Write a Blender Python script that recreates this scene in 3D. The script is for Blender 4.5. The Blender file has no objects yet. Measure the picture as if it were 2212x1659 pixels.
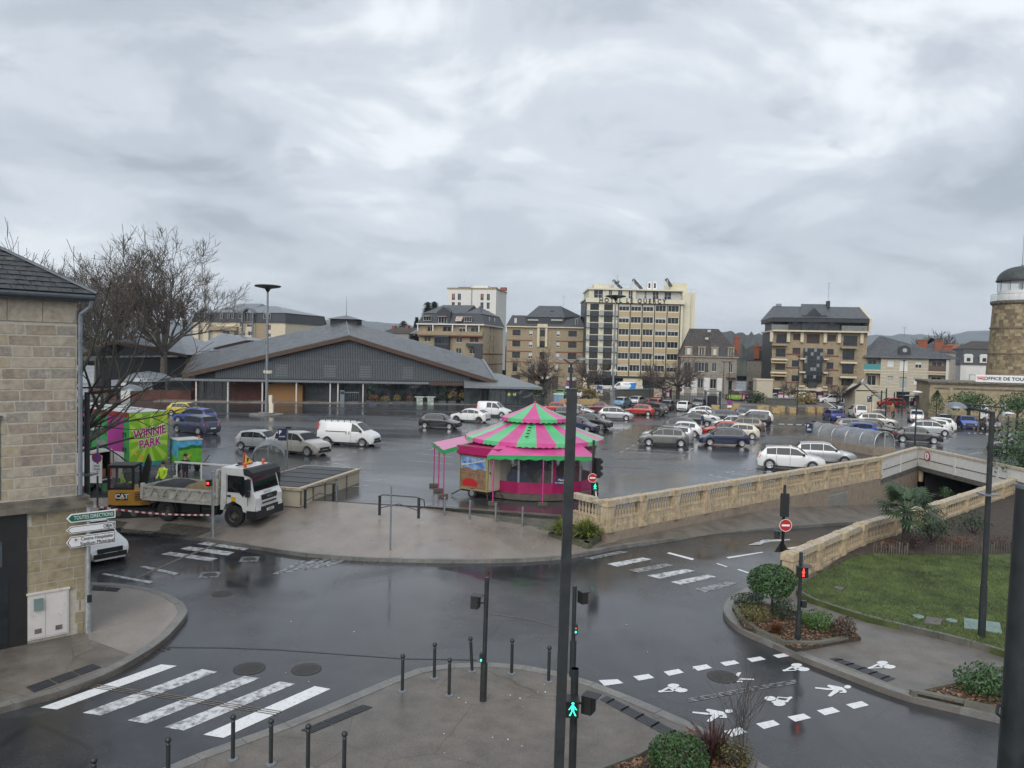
import bpy, bmesh, math, random
from mathutils import Matrix, Vector
R = math.radians
scene = bpy.context.scene
COL = scene.collection
rnd = random.Random(7)

# ------------------------------------------------------------------ camera
CH = 7.8; F = 1662.0; CX, CY = 1106.0, 829.5          # eye height over the square, focal length and centre of a 2212 px wide survey picture
TH = R(2.31); RO = R(1.35)
right = Vector((1, 0, 0)); fwd = Vector((0, math.cos(TH), -math.sin(TH))); upv = Vector((0, math.sin(TH), math.cos(TH)))
cr = right * math.cos(RO) + upv * math.sin(RO); cu = -right * math.sin(RO) + upv * math.cos(RO)
cam_d = bpy.data.cameras.new('camera'); cam = bpy.data.objects.new('camera', cam_d); COL.objects.link(cam)
cam.matrix_world = Matrix(((cr.x, cu.x, -fwd.x, 0), (cr.y, cu.y, -fwd.y, 0), (cr.z, cu.z, -fwd.z, CH), (0, 0, 0, 1)))
cam_d.sensor_width = 36; cam_d.lens = 36 * F / 2212; cam_d.clip_start = 0.1; cam_d.clip_end = 20000
scene.camera = cam

# ------------------------------------------------------------------ sky: overcast, layered cloud over a Nishita sky
SUN_EL, SUN_AZ = R(38), R(200)
w = bpy.data.worlds.new('World'); scene.world = w; w.use_nodes = True
nt = w.node_tree; N = nt.nodes; Lk = nt.links
for n in list(N): N.remove(n)
def nn(t, **k):
    n = N.new(t)
    for a, b in k.items(): setattr(n, a, b)
    return n
out = nn('ShaderNodeOutputWorld')
sky = nn('ShaderNodeTexSky'); sky.sky_type = 'NISHITA'; sky.sun_disc = False; sky.sun_elevation = SUN_EL; sky.sun_rotation = SUN_AZ
bg1 = nn('ShaderNodeBackground'); bg1.inputs[1].default_value = 0.1; Lk.new(sky.outputs[0], bg1.inputs[0])
tc = nn('ShaderNodeTexCoord'); sep = nn('ShaderNodeSeparateXYZ'); Lk.new(tc.outputs['Generated'], sep.inputs[0])
def mth(op, a, b=None, c=None, clamp=False):
    n = nn('ShaderNodeMath', operation=op); n.use_clamp = clamp
    for i, v in enumerate((a, b, c)):
        if v is None: continue
        if isinstance(v, (int, float)): n.inputs[i].default_value = v
        else: Lk.new(v, n.inputs[i])
    return n.outputs[0]
zz = mth('MAXIMUM', sep.outputs[2], 0.0)
den = mth('ADD', zz, 0.30)
cxx = mth('DIVIDE', sep.outputs[0], den); cyy = mth('DIVIDE', sep.outputs[1], den)
comb = nn('ShaderNodeCombineXYZ'); Lk.new(cxx, comb.inputs[0]); Lk.new(cyy, comb.inputs[1])
def noise(vec, scale, detail=5, rough=.55, dist=0., off=(0, 0, 0), sc=(1, 1, 1)):
    mp = nn('ShaderNodeMapping'); mp.inputs[1].default_value = off; mp.inputs[3].default_value = sc; Lk.new(vec, mp.inputs[0])
    n = nn('ShaderNodeTexNoise'); n.inputs['Scale'].default_value = scale; n.inputs['Detail'].default_value = detail
    n.inputs['Roughness'].default_value = rough; n.inputs['Distortion'].default_value = dist; Lk.new(mp.outputs[0], n.inputs['Vector'])
    return n.outputs['Fac']
def ramp(fac, stops, interp='EASE'):
    r = nn('ShaderNodeValToRGB'); r.color_ramp.interpolation = interp
    e = r.color_ramp.elements
    while len(e) < len(stops): e.new(.5)
    for el, (p, c) in zip(e, stops): el.position = p; el.color = (*c, 1)
    Lk.new(fac, r.inputs[0]); return r.outputs[0]
def mixc(f, a, b, mode='MIX'):
    n = nn('ShaderNodeMix', data_type='RGBA', blend_type=mode)
    if isinstance(f, (int, float)): n.inputs[0].default_value = f
    else: Lk.new(f, n.inputs[0])
    for i, v in ((6, a), (7, b)):
        if isinstance(v, tuple): n.inputs[i].default_value = (*v, 1)
        else: Lk.new(v, n.inputs[i])
    return n.outputs[2]
big = noise(comb.outputs[0], .85, 4, .5, .6, (3.6, 1.2, 0), (1, 1, 1))
mid = noise(comb.outputs[0], 2.3, 8, .58, .5, (1.3, 5.2, 0), (1, 1.1, 1))
fin = noise(comb.outputs[0], 3.6, 8, .62, .5, (7.7, 2.1, 0), (.7, 1.2, 1))
s1 = mth('ADD', mth('MULTIPLY', big, .5), mth('MULTIPLY', mid, .5))
base = ramp(s1, [(.37, (.235, .265, .305)), (.46, (.355, .392, .435)), (.53, (.455, .49, .53)), (.62, (.63, .655, .68))])
dk = ramp(fin, [(.56, (0, 0, 0)), (.70, (1, 1, 1))])
low = mth('MULTIPLY', dk, .55)
cl = mixc(low, base, (.32, .35, .395))
# paler band where the layer thins towards the horizon
hz = ramp(zz, [(0, (1, 1, 1)), (.16, (.35, .35, .35)), (.32, (0, 0, 0))])
cl = mixc(mth('MULTIPLY', hz, .5), cl, (.58, .615, .655))
bg2 = nn('ShaderNodeBackground'); Lk.new(cl, bg2.inputs[0]); bg2.inputs[1].default_value = 1.0
mx = nn('ShaderNodeMixShader'); mx.inputs[0].default_value = .93
Lk.new(bg1.outputs[0], mx.inputs[1]); Lk.new(bg2.outputs[0], mx.inputs[2]); Lk.new(mx.outputs[0], out.inputs[0])

sd = bpy.data.lights.new('sun', 'SUN'); sd.energy = 1.5; sd.angle = R(60); sd.color = (1, .98, .95)
so = bpy.data.objects.new('sun', sd); COL.objects.link(so)
sdir = Vector((math.sin(SUN_AZ) * math.cos(SUN_EL), math.cos(SUN_AZ) * math.cos(SUN_EL), math.sin(SUN_EL)))
so.rotation_euler = sdir.to_track_quat('Z', 'Y').to_euler()
vs = scene.view_settings; vs.view_transform = 'Standard'; vs.look = 'None'; vs.exposure = 0.66; vs.gamma = 1.0; vs.use_curve_mapping = False
scene.cycles.max_bounces = 6; scene.cycles.diffuse_bounces = 3; scene.cycles.glossy_bounces = 3
scene.cycles.transmission_bounces = 4; scene.cycles.transparent_max_bounces = 8; scene.cycles.volume_bounces = 0
scene.cycles.caustics_reflective = False; scene.cycles.caustics_refractive = False

# ------------------------------------------------------------------ survey helpers: a pixel of the survey picture -> a point of the place
def ray(px, py):
    u = (px - CX) / F; v = -(py - CY) / F
    return cr * u + cu * v + fwd
def G(p, z=0.0):
    d = ray(*p); t = (z - CH) / d.z
    return Vector((d.x * t, d.y * t, z))
def at(p, Y):
    d = ray(*p); t = Y / d.y
    return Vector((d.x * t, Y, CH + d.z * t))
def Zm(x0, y0, s): return lambda x, y: ((x0 + x / s) / 1.82278, (y0 + y / s) / 1.82278)
A1 = Zm(0, 800, 2.011); A2 = Zm(0, 1500, 2.011); A3 = Zm(0, 2199, 2.011); A4 = Zm(700, 1100, 2.212)
B1 = Zm(1600, 1050, 2.458); B2 = Zm(2200, 1050, 2.458); B3 = Zm(2900, 1050, 2.458); B4 = Zm(3300, 1000, 3.022)
C1 = Zm(1600, 1500, 2.458); C2 = Zm(2200, 1500, 2.458); C3 = Zm(2900, 1500, 3.687); C4 = Zm(3400, 1500, 3.5)
D1 = Zm(2800, 1900, 1.7955); D2 = Zm(1500, 2200, 2.011); D3 = Zm(2400, 2300, 2.212); D4 = Zm(3200, 2350, 2.4615)
def P(x, y): return (x, y)
ZST = -.85                                                     # street level below the square
def zs(x, y):
    s = (x - 8) * .74 + (y - 35) * .67
    if y < 28: s *= max(0, (y - 22) / 6)
    return ZST - .082 * max(0, min(s - 3, 32))
def Gs(p, dz=0.0):
    z = ZST
    for _ in range(12): q = G(p, z + dz); z = zs(q.x, q.y)
    return Vector((q.x, q.y, z + dz))

# ------------------------------------------------------------------ materials
MATS = {}
def mat(name, col, rough=.6, metal=0., var=.15, scale=3., bump=0., bscale=None, coat=0., alpha=1., emit=None, spec=.5, trans=0., col2=None, v2=None, stretch=(1, 1, 1), rvar=0., detail=6):
    m = bpy.data.materials.new(name); m.use_nodes = True; MATS[name] = m
    t = m.node_tree; b = t.nodes['Principled BSDF']; L = t.links
    b.inputs['Roughness'].default_value = rough; b.inputs['Metallic'].default_value = metal
    b.inputs['Coat Weight'].default_value = coat; b.inputs['Coat Roughness'].default_value = .06
    b.inputs['Specular IOR Level'].default_value = spec; b.inputs['Alpha'].default_value = alpha
    b.inputs['Transmission Weight'].default_value = trans
    b.inputs['Base Color'].default_value = (*col, 1)
    if emit: b.inputs['Emission Color'].default_value = (*emit[0], 1); b.inputs['Emission Strength'].default_value = emit[1]
    if var or bump or rvar or col2:
        tcx = t.nodes.new('ShaderNodeTexCoord'); mp = t.nodes.new('ShaderNodeMapping'); mp.inputs[3].default_value = stretch
        L.new(tcx.outputs['Object'], mp.inputs[0])
        n = t.nodes.new('ShaderNodeTexNoise'); n.inputs['Scale'].default_value = scale; n.inputs['Detail'].default_value = detail; n.inputs['Roughness'].default_value = .62
        L.new(mp.outputs[0], n.inputs['Vector'])
        if var or col2:
            r = t.nodes.new('ShaderNodeValToRGB'); e = r.color_ramp.elements
            e[0].position = .36; e[1].position = .64
            e[0].color = (*[c * (1 - var) for c in col], 1)
            e[1].color = (*(col2 if col2 else [min(1, c * (1 + var)) for c in col]), 1)
            L.new(n.outputs['Fac'], r.inputs[0]); last = r.outputs[0]
            if v2:                                              # second, larger stain layer: (scale, colour, low, high)
                n2 = t.nodes.new('ShaderNodeTexNoise'); n2.inputs['Scale'].default_value = v2[0]; n2.inputs['Detail'].default_value = 7; n2.inputs['Roughness'].default_value = .65
                L.new(mp.outputs[0], n2.inputs['Vector'])
                r2 = t.nodes.new('ShaderNodeMapRange'); r2.inputs[1].default_value = v2[2]; r2.inputs[2].default_value = v2[3]; L.new(n2.outputs['Fac'], r2.inputs[0])
                mxn = t.nodes.new('ShaderNodeMix'); mxn.data_type = 'RGBA'; L.new(r2.outputs[0], mxn.inputs[0]); L.new(last, mxn.inputs[6]); mxn.inputs[7].default_value = (*v2[1], 1); last = mxn.outputs[2]
            L.new(last, b.inputs['Base Color'])
        if rvar:
            mr = t.nodes.new('ShaderNodeMapRange'); mr.inputs[1].default_value = .35; mr.inputs[2].default_value = .65
            mr.inputs[3].default_value = max(.02, rough - rvar); mr.inputs[4].default_value = min(1, rough + rvar); L.new(n.outputs['Fac'], mr.inputs[0]); L.new(mr.outputs[0], b.inputs['Roughness'])
        if bump:
            nb = t.nodes.new('ShaderNodeTexNoise'); nb.inputs['Scale'].default_value = bscale or scale * 6; nb.inputs['Detail'].default_value = 4; L.new(mp.outputs[0], nb.inputs['Vector'])
            bp = t.nodes.new('ShaderNodeBump'); bp.inputs['Strength'].default_value = bump; bp.inputs['Distance'].default_value = .02; L.new(nb.outputs['Fac'], bp.inputs['Height']); L.new(bp.outputs[0], b.inputs['Normal'])
    return m
def ground_mat(name, c1, c2, r_wet, r_dry, puddle=.5, pscale=.12, stretch=(1, 1, 1), grain=14., bump=.25, pcol=None, soft=.08, crack=0.):
    """wet paving: fine grain, broad patches, and shiny films of water where the surface is low"""
    m = bpy.data.materials.new(name); m.use_nodes = True; MATS[name] = m
    t = m.node_tree; b = t.nodes['Principled BSDF']; L = t.links; Nn = t.nodes.new
    tcx = Nn('ShaderNodeTexCoord'); mp = Nn('ShaderNodeMapping'); mp.inputs[3].default_value = stretch; L.new(tcx.outputs['Object'], mp.inputs[0])
    def nz(sc, det=6, ro=.6, src=None, dist=0.):
        n = Nn('ShaderNodeTexNoise'); n.inputs['Scale'].default_value = sc; n.inputs['Detail'].default_value = det; n.inputs['Roughness'].default_value = ro; n.inputs['Distortion'].default_value = dist
        L.new((src or mp.outputs[0]), n.inputs['Vector']); return n.outputs['Fac']
    g = nz(grain, 3, .7, tcx.outputs['Object']); p = nz(pscale, 8, .58, None, .6); q = nz(pscale * 5, 6, .6)
    r = Nn('ShaderNodeValToRGB'); e = r.color_ramp.elements; e[0].position = .3; e[1].position = .72; e[0].color = (*c1, 1); e[1].color = (*c2, 1)
    mx1 = Nn('ShaderNodeMath'); mx1.operation = 'MULTIPLY_ADD'; L.new(g, mx1.inputs[0]); mx1.inputs[1].default_value = .5
    h = Nn('ShaderNodeMath'); h.operation = 'MULTIPLY'; L.new(q, h.inputs[0]); h.inputs[1].default_value = .5; L.new(h.outputs[0], mx1.inputs[2]); L.new(mx1.outputs[0], r.inputs[0])
    wet = Nn('ShaderNodeMapRange'); wet.inputs[1].default_value = puddle - soft; wet.inputs[2].default_value = puddle + soft; L.new(p, wet.inputs[0])
    dkc = Nn('ShaderNodeMix'); dkc.data_type = 'RGBA'; dkc.blend_type = 'MULTIPLY'; L.new(wet.outputs[0], dkc.inputs[0]); L.new(r.outputs[0], dkc.inputs[6]); dkc.inputs[7].default_value = (.72, .73, .75, 1)
    last = dkc.outputs[2]
    if crack:
        vo = Nn('ShaderNodeTexVoronoi'); vo.feature = 'DISTANCE_TO_EDGE'; vo.inputs['Scale'].default_value = crack
        dn = Nn('ShaderNodeTexNoise'); dn.inputs['Scale'].default_value = crack * 3; L.new(tcx.outputs['Object'], dn.inputs['Vector'])
        ad = Nn('ShaderNodeMix'); ad.data_type = 'VECTOR'; ad.inputs[0].default_value = .12; L.new(tcx.outputs['Object'], ad.inputs[4]); L.new(dn.outputs['Color'], ad.inputs[5]); L.new(ad.outputs[1], vo.inputs['Vector'])
        cm = Nn('ShaderNodeMapRange'); cm.inputs[1].default_value = .002; cm.inputs[2].default_value = .009; cm.inputs[3].default_value = .4; cm.inputs[4].default_value = 0; L.new(vo.outputs['Distance'], cm.inputs[0])
        ck = Nn('ShaderNodeMix'); ck.data_type = 'RGBA'; L.new(cm.outputs[0], ck.inputs[0]); L.new(last, ck.inputs[6]); ck.inputs[7].default_value = (*[c * .4 for c in c1], 1); last = ck.outputs[2]
    L.new(last, b.inputs['Base Color'])
    rr = Nn('ShaderNodeMapRange'); rr.inputs[3].default_value = r_dry; rr.inputs[4].default_value = r_wet; L.new(wet.outputs[0], rr.inputs[0]); L.new(rr.outputs[0], b.inputs['Roughness'])
    bs = Nn('ShaderNodeMapRange'); bs.inputs[3].default_value = bump; bs.inputs[4].default_value = bump * .12; L.new(wet.outputs[0], bs.inputs[0])
    bp = Nn('ShaderNodeBump'); bp.inputs['Distance'].default_value = .01; L.new(bs.outputs[0], bp.inputs['Strength']); L.new(g, bp.inputs['Height']); L.new(bp.outputs[0], b.inputs['Normal'])
    return m
ground_mat('asphalt_square', (.032, .033, .036), (.072, .074, .078), .10, .34, .49, .10, (.3, 1, 1), 9, .3, soft=.12, crack=.16)
ground_mat('asphalt_street', (.028, .029, .032), (.066, .068, .072), .10, .34, .46, .22, (1, 1, 1), 16, .35, soft=.12, crack=.22)
ground_mat('concrete_apron', (.18, .15, .125), (.37, .32, .275), .16, .45, .50, .22, (1, .6, 1), 22, .4, soft=.12)
ground_mat('pavement_dark', (.07, .06, .05), (.24, .21, .178), .3, .6, .5, .3, (1, 1, 1), 20, .5, soft=.14, crack=.5)
ground_mat('path_grit', (.09, .08, .07), (.24, .215, .19), .3, .6, .54, .25, (1, 1, 1), 24, .5, soft=.1)
ground_mat('kerb_stone', (.15, .145, .13), (.27, .26, .24), .3, .6, .5, .6, (1, 1, 1), 12, .4)
ground_mat('step_stone', (.09, .088, .07), (.18, .17, .14), .25, .55, .5, .5, (1, 1, 1), 12, .4)
mat('far_ground', (.10, .11, .09), .9, var=.3, scale=.02)
mat('white_paint_worn', (.60, .61, .62), .45, var=.05, scale=9, v2=(5.5, (.17, .174, .18), .44, .62), rvar=.1, bump=.1)
mat('white_paint', (.72, .73, .73), .42, var=.05, scale=9, v2=(12., (.25, .25, .25), .56, .72), rvar=.1)
mat('white_paint_faint', (.30, .31, .32), .4, var=.1, scale=7, v2=(6., (.06, .062, .065), .44, .56))
mat('dark_steel', (.035, .04, .042), .38, .3, .15, 6, rvar=.08)
mat('grey_steel', (.22, .24, .26), .4, .5, .15, 5, rvar=.1)
mat('galvanised', (.45, .47, .48), .38, .7, .15, 8, rvar=.1)
mat('black_plastic', (.018, .019, .02), .4, var=.1)
mat('rubber', (.02, .02, .021), .75, var=.2, scale=20)
mat('alloy', (.5, .51, .52), .28, .8, .05)
mat('alloy_dark', (.12, .12, .13), .3, .7, .05)
mat('glass_dark', (.018, .022, .025), .05, var=0, spec=.8)
mat('glass_car', (.008, .011, .012), .05, var=0, spec=.45)
mat('glass_window', (.022, .027, .032), .07, var=.3, scale=.6, spec=.5)
mat('glass_hall', (.035, .045, .048), .05, var=.3, scale=.5, spec=.8)
mat('lamp_white', (.75, .76, .76), .15, var=0, coat=.8)
mat('lamp_red', (.42, .015, .012), .2, var=0, coat=.8, emit=((.8, .03, .02), .12))
mat('lamp_amber', (.75, .2, .03), .25, var=0, coat=.6)
mat('plate', (.7, .7, .66), .4, var=0)
mat('print_black', (.012, .012, .014), .5, var=0)
mat('print_white', (.78, .78, .77), .45, var=.03)
mat('blind', (.55, .54, .5), .7, var=.08)
mat('shutter_brown', (.05, .032, .026), .6, var=.15)
mat('stone_warm', (.34, .27, .19), .8, var=.2, scale=5, bump=.4, v2=(1.6, (.12, .095, .07), .52, .72))
mat('stone_grey', (.30, .27, .225), .85, var=.22, scale=6, bump=.4, v2=(2.2, (.16, .145, .125), .5, .7))
mat('mortar', (.48, .44, .37), .9, var=.12, scale=8, bump=.3)
mat('sky_green', (.04, .3, .11), .5, var=.1)
# ------------------------------------------------------------------ mesh building
class MB:
 def __init__(s):s.v=[];s.f=[];s.m=[]
 def add(s,vs,fs,m=0):
  o=len(s.v);s.v+=[tuple(p)for p in vs];s.f+=[tuple(i+o for i in f)for f in fs];s.m+=[m]*len(fs);return s
 def box(s,x0,x1,y0,y1,z0,z1,m=0):
  return s.add([(x0,y0,z0),(x1,y0,z0),(x1,y1,z0),(x0,y1,z0),(x0,y0,z1),(x1,y0,z1),(x1,y1,z1),(x0,y1,z1)],
                     [(0,3,2,1),(4,5,6,7),(0,1,5,4),(1,2,6,5),(2,3,7,6),(3,0,4,7)],m)
 def poly(s,pts,m=0):return s.add(pts,[tuple(range(len(pts)))],m)
 def extr(s,pts,vec,m=0):
  n=len(pts);a=[Vector(p)for p in pts];vec=Vector(vec);b=[p+vec for p in a]
  return s.add(a+b,[tuple(range(n-1,-1,-1)),tuple(range(n,2*n))]+[(i,(i+1)%n,n+(i+1)%n,n+i)for i in range(n)],m)
 def prism(s,pts,z0,z1,m=0):return s.extr([(p[0],p[1],z0)for p in pts],(0,0,z1-z0),m)
 def tube(s,p,q,r0,r1=None,n=8,m=0,caps=True):
  p,q=Vector(p),Vector(q);r1=r0 if r1 is None else r1;d=(q-p)
  if d.length<1e-6:return s
  d.normalize();a=d.orthogonal().normalized();b=d.cross(a);vs=[]
  for c,r in((p,r0),(q,r1)):
   for i in range(n):
    t=2*math.pi*(i+.5)/n;vs.append(c+(a*math.cos(t)+b*math.sin(t))*r)
  fs=[(i,(i+1)%n,n+(i+1)%n,n+i)for i in range(n)]
  if caps:fs+=[tuple(range(n-1,-1,-1)),tuple(range(n,2*n))]
  return s.add(vs,fs,m)
 def path(s,pts,r,n=6,m=0):
  for a,b in zip(pts,pts[1:]):s.tube(a,b,r,None,n,m)
  return s
 def lathe(s,prof,n=16,c=(0,0,0),m=0,cap=True,a0=0.,a1=2*math.pi):
  full=abs(a1-a0-2*math.pi)<1e-6;k=n if full else n+1;vs=[]
  for r,z in prof:
   for i in range(k):
    t=a0+(a1-a0)*i/n;vs.append((c[0]+r*math.cos(t),c[1]+r*math.sin(t),c[2]+z))
  fs=[]
  for j in range(len(prof)-1):
   for i in range(n):i2=(i+1)%k;fs.append((j*k+i,j*k+i2,(j+1)*k+i2,(j+1)*k+i))
  if cap and full:
   if prof[0][0]>1e-5:fs.append(tuple(range(k-1,-1,-1)))
   if prof[-1][0]>1e-5:fs.append(tuple((len(prof)-1)*k+i for i in range(k)))
  return s.add(vs,fs,m)
 def ball(s,c,r,n=10,m=0,sz=1.):
  prof=[(r*math.cos(R(a)),r*sz*math.sin(R(a)))for a in(-89.9,-60,-30,0,30,60,89.9)]
  return s.lathe(prof,n,c,m,cap=False)
 def strip(s,A,B,m=0):
  n=len(A);return s.add(list(A)+list(B),[(i,i+1,n+i+1,n+i)for i in range(n-1)],m)
 def mesh(s,name,mats,smooth=False):
  me=bpy.data.meshes.new(name);me.from_pydata(s.v,[],s.f)
  for x in(mats if isinstance(mats,(list,tuple))else[mats]):me.materials.append(MATS[x]if isinstance(x,str)else x)
  if any(s.m):me.polygons.foreach_set('material_index',s.m)
  if smooth:me.shade_smooth();me.set_sharp_from_angle(angle=R(38))
  me.update();return me
 def obj(s,name,mats,parent=None,smooth=False,**k):return link(s.mesh(name,mats,smooth),name,parent,**k)
def link(me,name,parent=None,loc=(0,0,0),rz=0.,rot=None,kind=None,label=None,cat=None,group=None,scale=None):
 o=bpy.data.objects.new(name,me);COL.objects.link(o)
 if parent is not None:o.parent=parent
 o.location=loc;o.rotation_euler=rot or(0,0,rz)
 if scale:o.scale=scale
 if kind:o['kind']=kind
 if label:o['label']=label
 if cat:o['category']=cat
 if group:o['group']=group
 return o
def thing(name,label,cat,loc=(0,0,0),rz=0.,group=None):
 return link(None,name,None,loc,rz,label=label,cat=cat,group=group)
def dup(root,loc,rz=None,label=None,scale=None):
 r=root.copy();COL.objects.link(r);r.location=loc
 if rz is not None:r.rotation_euler=(0,0,rz)
 if label:r['label']=label
 if scale:r.scale=scale
 for ch in list(root.children):
  c=ch.copy();COL.objects.link(c);c.parent=r
  for g in ch.children:
   d=g.copy();COL.objects.link(d);d.parent=c
 return r
def text_mesh(s,size=1.,extrude=.004,bold=0.,squeeze=1.,shear=0.,align='CENTER'):
 cu_=bpy.data.curves.new('lettering','FONT');cu_.body=s;cu_.size=size;cu_.extrude=extrude;cu_.offset=bold
 cu_.align_x=align;cu_.align_y='CENTER';cu_.shear=shear;cu_.space_line=.9;cu_.resolution_u=3
 o=bpy.data.objects.new('lettering',cu_);COL.objects.link(o)
 me=bpy.data.meshes.new_from_object(o.evaluated_get(bpy.context.evaluated_depsgraph_get()))
 bpy.data.objects.remove(o);bpy.data.curves.remove(cu_)
 if squeeze!=1.:me.transform(Matrix.Diagonal((squeeze,1,1,1)))
 return me
def text(parent,s,size,loc,m,rot=(R(90),0,0),name='lettering',**k):
 me=text_mesh(s,size,**k);me.materials.clear();me.materials.append(MATS[m]);me.name=name
 return link(me,name,parent,loc,rot=rot)
def poly_mb(pts,skirt=.6):
 """a paved slab: its top face and the drop round its edge"""
 mb=MB();n=len(pts);mb.poly(pts);lo=[(p[0],p[1],p[2]-skirt)for p in pts]
 mb.add([*[tuple(p)for p in pts],*lo],[(i,n+i,n+(i+1)%n,(i+1)%n)for i in range(n)])
 return mb
def tri_fix(me):
 bm=bmesh.new();bm.from_mesh(me);bmesh.ops.triangulate(bm,faces=[f for f in bm.faces if len(f.verts)>4],ngon_method='EAR_CLIP')
 bmesh.ops.recalc_face_normals(bm,faces=bm.faces);bm.to_mesh(me);bm.free();return me
def slab(name,pts,m,skirt=.6,kind='structure'):
 return link(tri_fix(poly_mb(pts,skirt).mesh(name,m)),name,kind=kind)
def V3(p,z):return Vector((p[0],p[1],z))
# ------------------------------------------------------------------ the ground
BAL0=G(C1(1590,1085),1.2);BAL1=G(P(1312,1083),1.2);BAL2=G(P(1905,988),1.2);PAR1=G(P(1985,965),1.2);PAR2=G(P(2150,1000),1.2)
PARE=PAR2+(PAR2-PAR1)*.55
# far ground under and beyond everything
mb=MB();gx=[-5000,-2000,-800,-260,-160,0,160,260,800,2000,5000];gy=[-200,-60,0,90,200,270,500,900,2000,3500,6000]
def gh(x,y):return-5. if(abs(x)<=260 and y<=270)else-.4
mb.v=[(x,y,gh(x,y))for y in gy for x in gx]
mb.f=[(j*11+i,j*11+i+1,j*11+12+i,j*11+11+i)for j in range(10)for i in range(10)];mb.m=[0]*len(mb.f)
mb.obj('ground','far_ground',kind='structure')
# the square
edge=[G(P(-500,1092)),G(P(300,1072)),G(P(640,1078)),G(C1(190,1215)),G(C1(1490,1312))]
edge=[V3(p,0)for p in edge]+[V3(p,0)for p in(BAL0+Vector((.1,.3,0)),BAL1+Vector((-.08,.35,0)),BAL2+Vector((-.16,.2,0)),PAR1+Vector((.1,.35,0)),PAR2+Vector((.2,.0,0)),PARE+Vector((.2,0,0)))]+[Vector((200,PARE.y-6,0)),Vector((260,40,0)),Vector((260,268,0)),Vector((-260,268,0)),Vector((-260,40,0))]
slab('square',edge,'asphalt_square',.35)
# streets, following the ramp down to the underpass
mb=MB();nx,ny=61,46
mb.v=[(-60+i*2.0,-8+j*1.6,zs(-60+i*2.0,-8+j*1.6))for j in range(ny)for i in range(nx)]
mb.f=[(j*nx+i,j*nx+i+1,(j+1)*nx+i+1,(j+1)*nx+i)for j in range(ny-1)for i in range(nx-1)];mb.m=[0]*len(mb.f)
mb.obj('street','asphalt_street',smooth=True,kind='structure')
# forecourt that slopes from the square down to the kerb
ZP=-.70
outer=[G(P(-60,1128),ZP),G(P(200,1139),ZP),G(P(248,1143),ZP),G(P(436,1161),ZP),G(P(620,1191),ZP),G(P(700,1200),ZP),G(P(830,1207),ZP),G(P(1000,1210),ZP),G(P(1130,1208),ZP),G(P(1240,1199),ZP),G(P(1274,1192),ZP)]
inner=[V3(edge[0],-.02),V3(edge[1]*.7+edge[0]*.3,-.02),V3(edge[1],-.02),V3(edge[1]*.4+edge[2]*.6,-.02),V3(edge[2],-.02),V3(edge[2]*.5+edge[3]*.5,-.02),V3(edge[3],-.06),V3(edge[3]*.7+edge[4]*.3,-.2),V3(edge[3]*.35+edge[4]*.65,-.36),V3(edge[4],-.52),V3(BAL0*.4+BAL1*.6,-.6)]
def apron_z(x,y):
 """height of the sloping forecourt at a point (nearest pair of edge points)"""
 best=None
 for a,b in zip(outer,inner):
  d=Vector((b.x-a.x,b.y-a.y));t=max(0,min(1,((x-a.x)*d.x+(y-a.y)*d.y)/d.length_squared))
  q=(a.x+d.x*t-x)**2+(a.y+d.y*t-y)**2
  if best is None or q<best[0]:best=(q,a.z+(b.z-a.z)*t)
 return best[1]
KW=.22
def offset_line(pts,d):
 res=[]
 for i,p in enumerate(pts):
  a=pts[max(0,i-1)];b=pts[min(len(pts)-1,i+1)];t=Vector((b.x-a.x,b.y-a.y)).normalized();res.append(Vector((p.x-t.y*d,p.y+t.x*d,p.z)))
 return res
def smooth_line(pts,k=2):
 for _ in range(k):
  q=[pts[0]]
  for a,b in zip(pts,pts[1:]):q+=[a*.75+b*.25,a*.25+b*.75]
  pts=q+[pts[-1]]
 return pts
def kerb(name,pts,d=KW,drop=.3,m='kerb_stone',stone=1.0,limit=300):
 """a kerb line cut into separate stones; d > 0 widens to the left of the line"""
 L=[0.]
 for a,b in zip(pts,pts[1:]):L.append(L[-1]+(b-a).length)
 inn=offset_line(pts,d)
 def ev(line,s):
  for i in range(len(L)-1):
   if s<=L[i+1]or i==len(L)-2:
    t=(s-L[i])/max(1e-6,L[i+1]-L[i]);return line[i].lerp(line[i+1],t)
 root=link(None,name,kind='structure');n=max(1,int(L[-1]/stone))
 for k in range(min(n,limit)):
  s0,s1=L[-1]*k/n+.006,L[-1]*(k+1)/n-.006;j=rnd.uniform(-.004,.004)
  a0,a1,b1,b0=ev(pts,s0),ev(pts,s1),ev(inn,s1),ev(inn,s0)
  q=[Vector((p.x,p.y,p.z+.012+j))for p in(a0,a1,b1,b0)]
  MB().extr(q,(0,0,-drop)).obj('kerb_block',m,root)
 return root
mb=MB();mb.strip(smooth_line(outer),smooth_line(inner));mb.obj('forecourt','concrete_apron',smooth=True,kind='structure')
kerb('forecourt_kerb',smooth_line(outer),stone=1.0)
# pavement along the ramp wall
wall_line=[BAL1,BAL1.lerp(BAL2,.25),BAL1.lerp(BAL2,.5),BAL1.lerp(BAL2,.75),BAL2,PAR1]
ok=[Gs(P(1274,1192),.15),Gs(P(1341,1178),.15),Gs(P(1452,1164),.15),Gs(P(1682,1138),.15),Gs(P(1854,1127),.15)]
dirr=(ok[-1]-ok[-2]).normalized();ok.append(ok[-1]+dirr*9);ok[-1].z=zs(ok[-1].x,ok[-1].y)+.15
okx=smooth_line(ok,2)
nk=len(okx);wl=[wall_line[0].lerp(wall_line[-1],i/(nk-1))for i in range(nk)]
wl=[Vector((p.x,p.y,zs(o.x,o.y)+.17))for p,o in zip(wl,okx)]
MB().strip(okx,wl).obj('ramp_pavement','pavement_dark',smooth=True,kind='structure')
kerb('ramp_kerb',okx,stone=1.2)
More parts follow.
